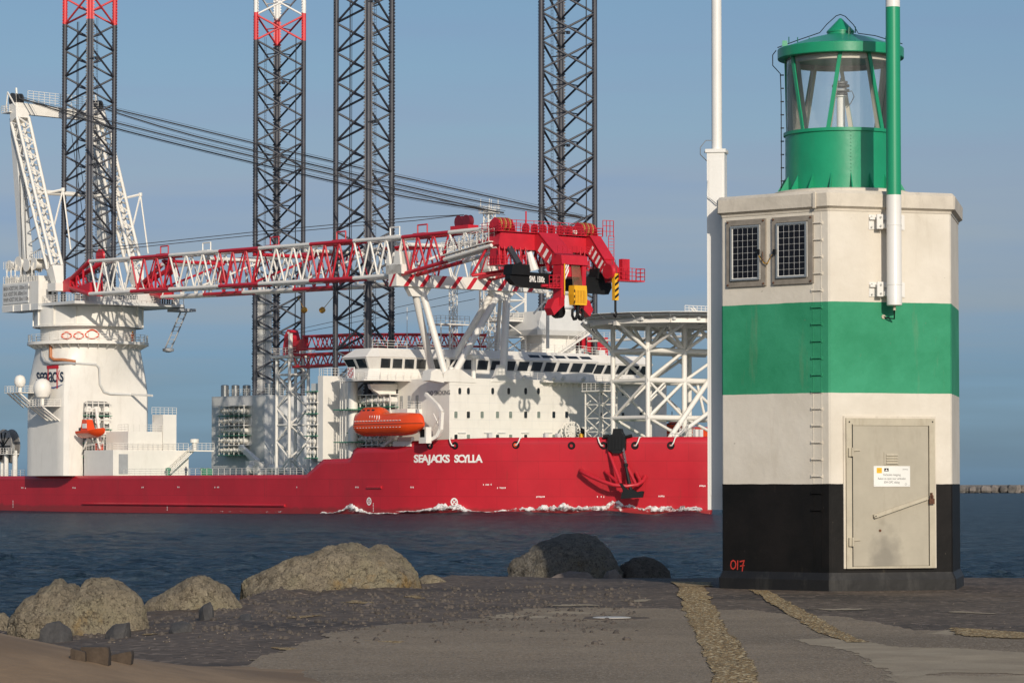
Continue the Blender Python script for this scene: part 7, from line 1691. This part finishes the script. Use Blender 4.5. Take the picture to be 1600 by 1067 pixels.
# 017 painted in red
M_SPR = mat('red_spray_paint', (.50, .035, .02), .6)
def stroke(pts, wd, name='number_stroke'):
    mb = MB(); Q = [on(FL, *p) for p in pts]; 
    for (a_, b_) in zip(Q, Q[1:]):
        v = Vector((b_[0]-a_[0], b_[1]-a_[1])); 
        if v.length == 0: continue
        n_ = Vector((-v.y, v.x)).normalized()*wd; mb.add([fL(a_[0]-n_.x, .004, a_[1]-n_.y), fL(b_[0]-n_.x, .004, b_[1]-n_.y), fL(b_[0]+n_.x, .004, b_[1]+n_.y), fL(a_[0]+n_.x, .004, a_[1]+n_.y)], [(0, 1, 2, 3)])
        mb.add([fL(b_[0]+wd*cos(2*pi*k/8), .0042, b_[1]+wd*sin(2*pi*k/8)) for k in range(8)], [tuple(range(8))])
    return obj(name, mb, M_SPR, tw_)
stroke([(1146, 875), (1143, 877), (1142, 882), (1143, 887), (1146, 888.5), (1149, 886), (1150, 881), (1149, 877), (1146, 875)], .009)
stroke([(1153, 875), (1152.5, 889)], .009)
stroke([(1156, 877), (1163, 875.5), (1161, 882), (1160, 892)], .009); stroke([(1156.5, 884), (1163, 883)], .008)
# solar panels
M_CELL = mat('solar_cell', (.008, .008, .011), .3, var=.2, scale=8, spec=.3)
M_BACK = mat('weathered_grey_timber_frame', (.24, .21, .175), .8, var=.25, scale=6)
for (X0, Y0, X1, Y1, c0, cy0, c1, cy1) in ((1137, 344, 1198, 448, 1145, 353, 1189, 440), (1208, 339, 1272, 444, 1218, 347, 1262, 436)):
    A0_, Z0 = on(FL, X1, Y1); A1_, Z1 = on(FL, X0, Y0); Z1 = (on(FL, X0, Y0)[1]+on(FL, X1, Y0-1)[1])/2; Z0 = Z1-.99 if False else (on(FL, X0, Y1)[1]+on(FL, X1, Y1)[1])/2
    sp_ = obj('solar_panel', MB(), M_BACK, tw_) if False else None
    mb = MB(); w_ = .075
    for bx_ in (((A0_, 0, Z0), (A0_+w_, .035, Z1)), ((A1_-w_, 0, Z0), (A1_, .035, Z1)), ((A0_+w_, 0, Z1-w_), (A1_-w_, .035, Z1)), ((A0_+w_, 0, Z0), (A1_-w_, .035, Z0+w_))): mb.box(*bx_, fL)
    sp_ = obj('solar_panel', mb, M_BACK, tw_)
    B0, B1, Y0_, Y1_ = A0_+w_+.012, A1_-w_-.012, Z0+w_+.01, Z1-w_-.01
    obj('panel_backing', MB().box((B0, .03, Y0_), (B1, .042, Y1_), fL), M_LET, sp_)
    mb = MB(); w2 = .025
    for bx_ in (((B0, .042, Y0_), (B0+w2, .062, Y1_)), ((B1-w2, .042, Y0_), (B1, .062, Y1_)), ((B0+w2, .042, Y1_-w2), (B1-w2, .062, Y1_)), ((B0+w2, .042, Y0_), (B1-w2, .062, Y0_+w2))): mb.box(*bx_, fL)
    obj('panel_frame', mb, M_ALU, sp_)
    g0, g1 = B0+w2+.012, B1-w2-.012; h0, h1 = Y0_+w2+.01, Y1_-w2-.01
    for i in range(5):
        for j in range(8):
            xa = g0+(g1-g0)*i/5+.005; xb = g0+(g1-g0)*(i+1)/5-.005; za = h0+(h1-h0)*j/8+.0028; zb2 = h0+(h1-h0)*(j+1)/8-.0028; obj('cell', MB().box((xa, .042, za), (xb, .047, zb2), fL), M_CELL, sp_)
    for (aa, zz_) in ((A0_+.03, Z0+.03), (A1_-.03, Z0+.03), (A0_+.03, Z1-.03), (A1_-.03, Z1-.03)): obj('bolt', MB().tube(fL(aa, .035, zz_), fL(aa, .05, zz_), .013, 8), M_RUST, sp_)
    jx = on(FL, 1190 if X0 == 1137 else 1215, 394); obj('junction_box', MB().box((jx[0]-.018, .062, jx[1]-.035), (jx[0]+.018, .09, jx[1]+.035), fL), M_BLK, sp_)
for pts, m in (([(1190, 398), (1196, 408), (1203, 414), (1209, 402), (1215, 394)], M_BLK), ([(1190, 400), (1199, 412), (1204, 412), (1210, 400), (1214, 396)], M_YEL), ([(1196, 394), (1197, 410)], M_RUST)):
    obj('cable', MB().curve([fL(on(FL, *p)[0], .07, on(FL, *p)[1]) for p in pts], .006, 6), m, tw_)
# --- lantern
M_LG = mat('lantern_green_paint', (.012, .265, .13), .32, var=.08, scale=2.5, dirt=(.03, .2, .11), dirt_amt=.4, bump=.002, bump_scale=9)
M_LGD = mat('lantern_dark_green', (.012, .12, .08), .4, var=.15)
M_CREAM = mat('cream_inside_paint', (.60, .56, .47), .5, var=.05)
LZ0, LZ1, LZ2 = 5.6, 6.46, 7.54
cxy = (TC.x, TC.y)
def la(a, r, z): a = radians(a)-atan2(TC.x, TC.y); return Vector((TC.x+r*sin(a), TC.y-r*cos(a), z))   # angle as seen from the camera, positive right
obj('lantern_drum', MB().lathe((*cxy, 0), [(.78, LZ0), (.795, LZ0+.01), (.795, LZ1-.05), (.82, LZ1-.045), (.82, LZ1), (.70, LZ1+.004)], 72), M_LG, tw_, smooth=35)
for k in range(18):
    a = -70+k*20; c_ = la(a, .79, 0); o_ = (c_-Vector((TC.x, TC.y, 0))).normalized(); s_ = Vector((-o_.y, o_.x, 0))
    obj('base_fin', MB().prism([(0, 5.6), (.13, 5.6), (.11, 5.64), (.0, 5.83)], lambda q_, z, d: c_+o_*q_+s_*d+Vector((0, 0, z)), -.006, .006), M_LG, tw_)
mb = MB()
for k in range(16): 
    z = LZ0+.05+k*.05; c_ = la(10, .797, z); mb.box((-.008, -.008, -.008), (.008, .008, .008), lambda a, b, d: c_+Vector((a, b, d)))
obj('rivet', mb, M_LG, tw_, kind='stuff')
# glazing
mg = bpy.data.materials.new('lantern_glass'); mg.use_nodes = True; t = mg.node_tree; b = t.nodes['Principled BSDF']
gl = t.nodes.new('ShaderNodeBsdfGlossy'); gl.inputs['Roughness'].default_value = .05; tr = t.nodes.new('ShaderNodeBsdfTransparent'); tr.inputs[0].default_value = (.97, .98, .98, 1); fre = t.nodes.new('ShaderNodeFresnel'); fre.inputs[0].default_value = 1.35
df = t.nodes.new('ShaderNodeBsdfDiffuse'); df.inputs[0].default_value = (.6, .6, .58, 1); mxs = t.nodes.new('ShaderNodeMixShader'); mx2 = t.nodes.new('ShaderNodeMixShader')
n = t.nodes.new('ShaderNodeTexNoise'); n.inputs['Scale'].default_value = 3; n.inputs['Detail'].default_value = 5; mpn = t.nodes.new('ShaderNodeMapping'); mpn.inputs['Scale'].default_value = (1, 1, .2); tcc = t.nodes.new('ShaderNodeTexCoord'); t.links.new(tcc.outputs['Object'], mpn.inputs[0]); t.links.new(mpn.outputs[0], n.inputs[0])
r = t.nodes.new('ShaderNodeValToRGB'); r.color_ramp.elements[0].position = .3; r.color_ramp.elements[0].color = (.02,)*3+(1,); r.color_ramp.elements[1].position = .75; r.color_ramp.elements[1].color = (.16,)*3+(1,); t.links.new(n.outputs[0], r.inputs[0])
t.links.new(fre.outputs[0], mxs.inputs[0]); t.links.new(tr.outputs[0], mxs.inputs[1]); t.links.new(gl.outputs[0], mxs.inputs[2]); t.links.new(r.outputs[0], mx2.inputs[0]); t.links.new(mxs.outputs[0], mx2.inputs[1]); t.links.new(df.outputs[0], mx2.inputs[2]); t.links.new(mx2.outputs[0], t.nodes['Material Output'].inputs[0]); t.nodes.remove(b)
for k in range(4):
    P = []; a0_ = -105+k*90; mb = MB(); ring0 = [la(a0_+q_*90/18, .775, LZ1) for q_ in range(19)]; ring1 = [la(a0_+q_*90/18, .775, LZ2) for q_ in range(19)]; mb.loft([ring0, ring1], cap=False, closed=False); obj('glass_pane', mb, mg, tw_, smooth=60)
for per in range(4):
    for ta, ba in ((0, -13), (30, 47)):
        ta += per*90; ba += per*90
        d_ = abs(((ta+180) % 360)-180); p0 = la(ba, .79, LZ1); p1 = la(ta, .79, LZ2)
        o_ = ((p0+p1)/2-Vector((TC.x, TC.y, 7))); o_.z = 0; o_.normalize(); s_ = Vector((-o_.y, o_.x, 0))
        def bar(r0, r1, hw, m, nm):
            q0 = la(ba, r0, LZ1); q1 = la(ta, r0, LZ2); qo0 = la(ba, r1, LZ1); qo1 = la(ta, r1, LZ2)
            obj(nm, MB().loft([[q0-s_*hw, q0+s_*hw, qo0+s_*hw, qo0-s_*hw], [q1-s_*hw, q1+s_*hw, qo1+s_*hw, qo1-s_*hw]]), m, tw_)
        bar(.778, .80, .028, M_LG, 'glazing_bar'); bar(.70, .772, .026, M_CREAM, 'inner_bar')
obj('top_ring', MB().lathe((*cxy, 0), [(.68, LZ2-.10), (.765, LZ2-.10), (.765, LZ2), (.68, LZ2)], 64, cap=False), M_CREAM, tw_, smooth=30)
obj('ceiling', MB().lathe((*cxy, 0), [(.02, LZ2+.06), (.70, LZ2+.01), (.87, LZ2+.01), (.87, LZ2+.03), (.02, LZ2+.09)], 64, cap=False), M_CREAM, tw_, smooth=30)
obj('lantern_floor', MB().lathe((*cxy, 0), [(.02, LZ1-.1), (.75, LZ1-.1)], 48), M_CREAM, tw_)
roof = obj('lantern_roof', MB().lathe((*cxy, 0), [(.86, LZ2-.02), (.895, LZ2-.022), (.90, LZ2-.012), (.90, LZ2+.115), (.893, LZ2+.125), (.84, LZ2+.135), (.45, LZ2+.27), (.19, LZ2+.335), (.19, LZ2+.36), (.20, LZ2+.362), (.20, LZ2+.38), (.02, LZ2+.565), (.012, LZ2+.57)], 72), M_LG, tw_, smooth=18)
mb = MB(); mb.curve([la(-90, .92, 7.66), la(-92, .97, 7.60), la(-92, .97, 7.45), la(-88, .86, 7.32), la(-88, .85, 7.0), la(-88, .85, 5.65)], .007, 6); mb.curve([la(-90, .9, 7.70), la(-85, .6, 7.80), la(-80, .3, 7.90), la(-75, .2, 8.02), la(-60, .07, 8.14), la(0, .03, 8.16), la(60, .08, 8.13), la(70, .2, 8.0), la(75, .26, 7.88), la(80, .5, 7.84), la(86, .88, 7.72)], .007, 6)
obj('lightning_wire', mb, M_BLK, tw_)
for k in range(9): z = 7.3-k*.19; c_ = la(-88, .83, z); obj('wire_clip', MB().box((-.03, -.01, -.008), (.02, .01, .008), lambda a, b, d: c_+Vector((a, b, d))), M_BLK, tw_)
for a, r_ in ((-82, .45), (-80, .62), (-78, .75), (62, .24), (82, .65), (84, .8)):
    c_ = la(a, r_, 7.74 if r_ > .4 else 7.88); obj('wire_clip', MB().tube(c_, c_+Vector((0, 0, .09)), .008, 6), M_LGD, roof)
c_ = la(-70, .84, 7.68); obj('lifting_lug', MB().prism([(-.04, 0), (.04, 0), (.035, .08), (-.035, .08)], lambda a, b, d: c_+Vector((a, d, b)), -.006, .006), M_LG, roof)
c_ = la(25, .3, 7.8); obj('lifting_lug', MB().prism([(-.02, 0), (.02, 0), (.015, .14), (-.015, .14)], lambda a, b, d: c_+Vector((a, d, b)), -.03, .03), M_LGD, roof)
lp = obj('lamp_post', MB().lathe((*cxy, 0), [(.06, LZ1-.1), (.06, 6.98), (.085, 6.98), (.085, 7.0), (.02, 7.0)], 20), M_LET, tw_, smooth=35)
for k, (r_, z) in enumerate(((.10, 7.02), (.125, 7.075), (.125, 7.14), (.10, 7.19))): obj('lamp_lens', MB().lathe((*cxy, 0), [(.03, z-.02), (r_, z-.018), (r_, z+.012), (.03, z+.016)], 20), M_DK if k % 2 == 0 else M_GR, lp, smooth=35)
obj('lamp_spike', MB().tube((*cxy, 7.2), (*cxy, 7.25), .008, 6), M_DK, lp)
obj('lamp_cable', MB().curve([la(70, .05, 7.04), la(80, .16, 7.06), la(85, .19, 6.98), la(80, .14, 6.88), la(70, .08, 6.82)], .007, 6), M_GR, lp, smooth=60)

# --- green and white pole clamped to the front face
def on_pole(px, py, d_):
    o_, e, n = FR; o2 = o_+n*d_; dd = ray(px, py); k = (o2-CAMP).dot(n)/dd.dot(n); p = CAMP+dd*k; return p
PD = .24
pb = on_pole(1397.5, 478, PD); pole = thing('marker_pole', 'tall round green and white pole clamped to the front face of the beacon', 'pole', tuple(pb))
PX, PY = pb.x, pb.y; PR = .1025
z_a = on_pole(1397, 305, PD).z; z_b = on_pole(1397, 12, PD).z; z_c = on_pole(1397, 352, PD).z
M_PW = mat('pole_white_paint', (.74, .72, .68), .35, var=.03, dirt=(.5, .46, .4), dirt_amt=.2)
M_PG = mat('pole_green_paint', (.012, .27, .13), .35, var=.06)
mb = MB(); mb.mi = 0; mb.lathe((PX, PY, 0), [(.09, pb.z), (PR*1.02, pb.z+.012), (PR*1.02, pb.z+.16), (PR, pb.z+.165), (PR, z_a)], 32); mb.mi = 1; mb.lathe((PX, PY, 0), [(PR*.985, z_a), (PR*.97, z_b)], 32, cap=False); mb.mi = 0; mb.lathe((PX, PY, 0), [(PR*.97, z_b), (PR*.9, 10.5)], 32)
obj('shaft', mb, [M_PW, M_PG], pole, smooth=40)
for px in ((1397, 352), (1397, 445)): z = on_pole(*px, PD).z; obj('collar', MB().lathe((PX, PY, 0), [(PR, z-.008), (PR+.004, z-.006), (PR+.004, z+.006), (PR, z+.008)], 32, cap=False), M_PW, pole, smooth=40)
for py in (348, 453):
    pa, z = on(FR, 1390, py); pc = (Vector((PX, PY, 0))-FR[0]).dot(FR[1])
    br = obj('bracket', MB().box((pc-.27, 0, z-.10), (pc+.27, .012, z+.10), fF), M_PW, pole)
    for s in (-.05, .05): obj('arm', MB().box((pc-.27, .012, z+s-.02), (pc+.22, .05, z+s+.015), fF) if s > 0 else MB().box((pc-.1, .012, z-.09), (pc+.1, .12, z-.03), fF), M_PW, br)
    for s in (-1, 1): obj('clamp_ear', MB().box((pc+s*.155-.045, .10, z-.10), (pc+s*.155+.045, .125, z+.10), fF), M_PW, br)
    mb = MB()
    for sx in (-.15, .15):
        for sz in (-.06, .06): mb.tube(fF(pc+sx, .125, z+sz), fF(pc+sx, .142, z+sz), .016, 6)
    for sx in (-.235, .235):
        for sz in (-.07, .07): mb.tube(fF(pc+sx, .012, z+sz), fF(pc+sx, .03, z+sz), .013, 6)
    obj('bolts', mb, M_ALU, br)
mb = MB(); a_, z_ = on(FR, 1380, 495); mb.curve([(PX, PY, pb.z), (PX, PY, pb.z-.05), fF(a_+.12, .1, z_-.03), fF(a_+.05, .05, z_-.02), fF(a_, .0, z_)], .010, 6); obj('cable', mb, M_BLK, pole, smooth=60)
mb = MB(); mb.tube((PX, PY, pb.z), (PX, PY, pb.z-.06), .02, 8); mb.tube(fF(a_, 0, z_), fF(a_, .015, z_), .03, 10); obj('cable_gland', mb, M_FRM, pole)

# --- white tilting mast on the left side
ms = thing('signal_mast', 'tall white mast with a square lower case on the left side of the beacon', 'mast', (2.91, 45.62, 1.1))
A_, e_, n_ = faceframe(-2); A_ = hexpt(-1, S_H, 0); B_ = hexpt(-2, S_H, 0); e_ = (B_-A_).normalized(); n_ = Vector((-e_.y, e_.x, 0)); 
if n_.dot(A_-TC) < 0: n_ = -n_
mfr = lambda a, d, z: tuple(A_+e_*a+n_*d+Vector((0, 0, z)))
m0, m1 = .50, .78; zt_m = atY(1117, 240, 45.6).z; zb_m = atY(1117, 796, 45.6).z
obj('case', MB().loft([[mfr(m0, .02, z), mfr(m0, .272, z), mfr(m1, .272, z), mfr(m1, .02, z)] for z in (zb_m, zt_m)]), M_PW, ms)
obj('case_cap', MB().box((m0-.02, .0, zt_m), (m1+.02, .292, zt_m+.05), mfr), M_PW, ms)
obj('case_panel', MB().box((m0-.006, .05, zb_m+.2), (m0, .24, zt_m-.1), mfr), M_PW, ms)
c_ = Vector(mfr((m0+m1)/2, .146, 0)); obj('tube', MB().lathe((c_.x, c_.y, 0), [(.075, zt_m), (.072, zt_m+2.2), (.066, 11)], 28), M_PW, ms, smooth=40)
for z in (4.4, 2.5): obj('wall_bracket', MB().box((m0+.02, -.03, z-.06), (m1-.02, .05, z+.06), mfr), M_DK, ms)
obj('hinge_bolt', MB().tube(mfr(m0+.1, -.02, zt_m+.02), mfr(m0+.1, .32, zt_m+.02), .015, 8), M_ALU, ms)
c0 = Vector(mfr(m0, .272, 0)); 
mb = MB(); mb.curve([(c_.x-.07, c_.y-.05, zt_m+.18), (c_.x-.16, c_.y-.05, zt_m+.18), (c_.x-.24, c_.y-.05, zt_m+.08), (c_.x-.24, c_.y-.05, zt_m-.02), (c_.x-.14, c_.y-.05, zt_m-.12)], .007, 6)
mb.curve([(c_.x-.14, c_.y-.12, zt_m-.40), (c_.x-.15, c_.y-.16, zt_m-.62), (c_.x-.02, c_.y-.19, zt_m-.74), (c_.x+.15, c_.y-.20, zt_m-.76)], .008, 6)
obj('cable', mb, M_ALU, ms, smooth=60)
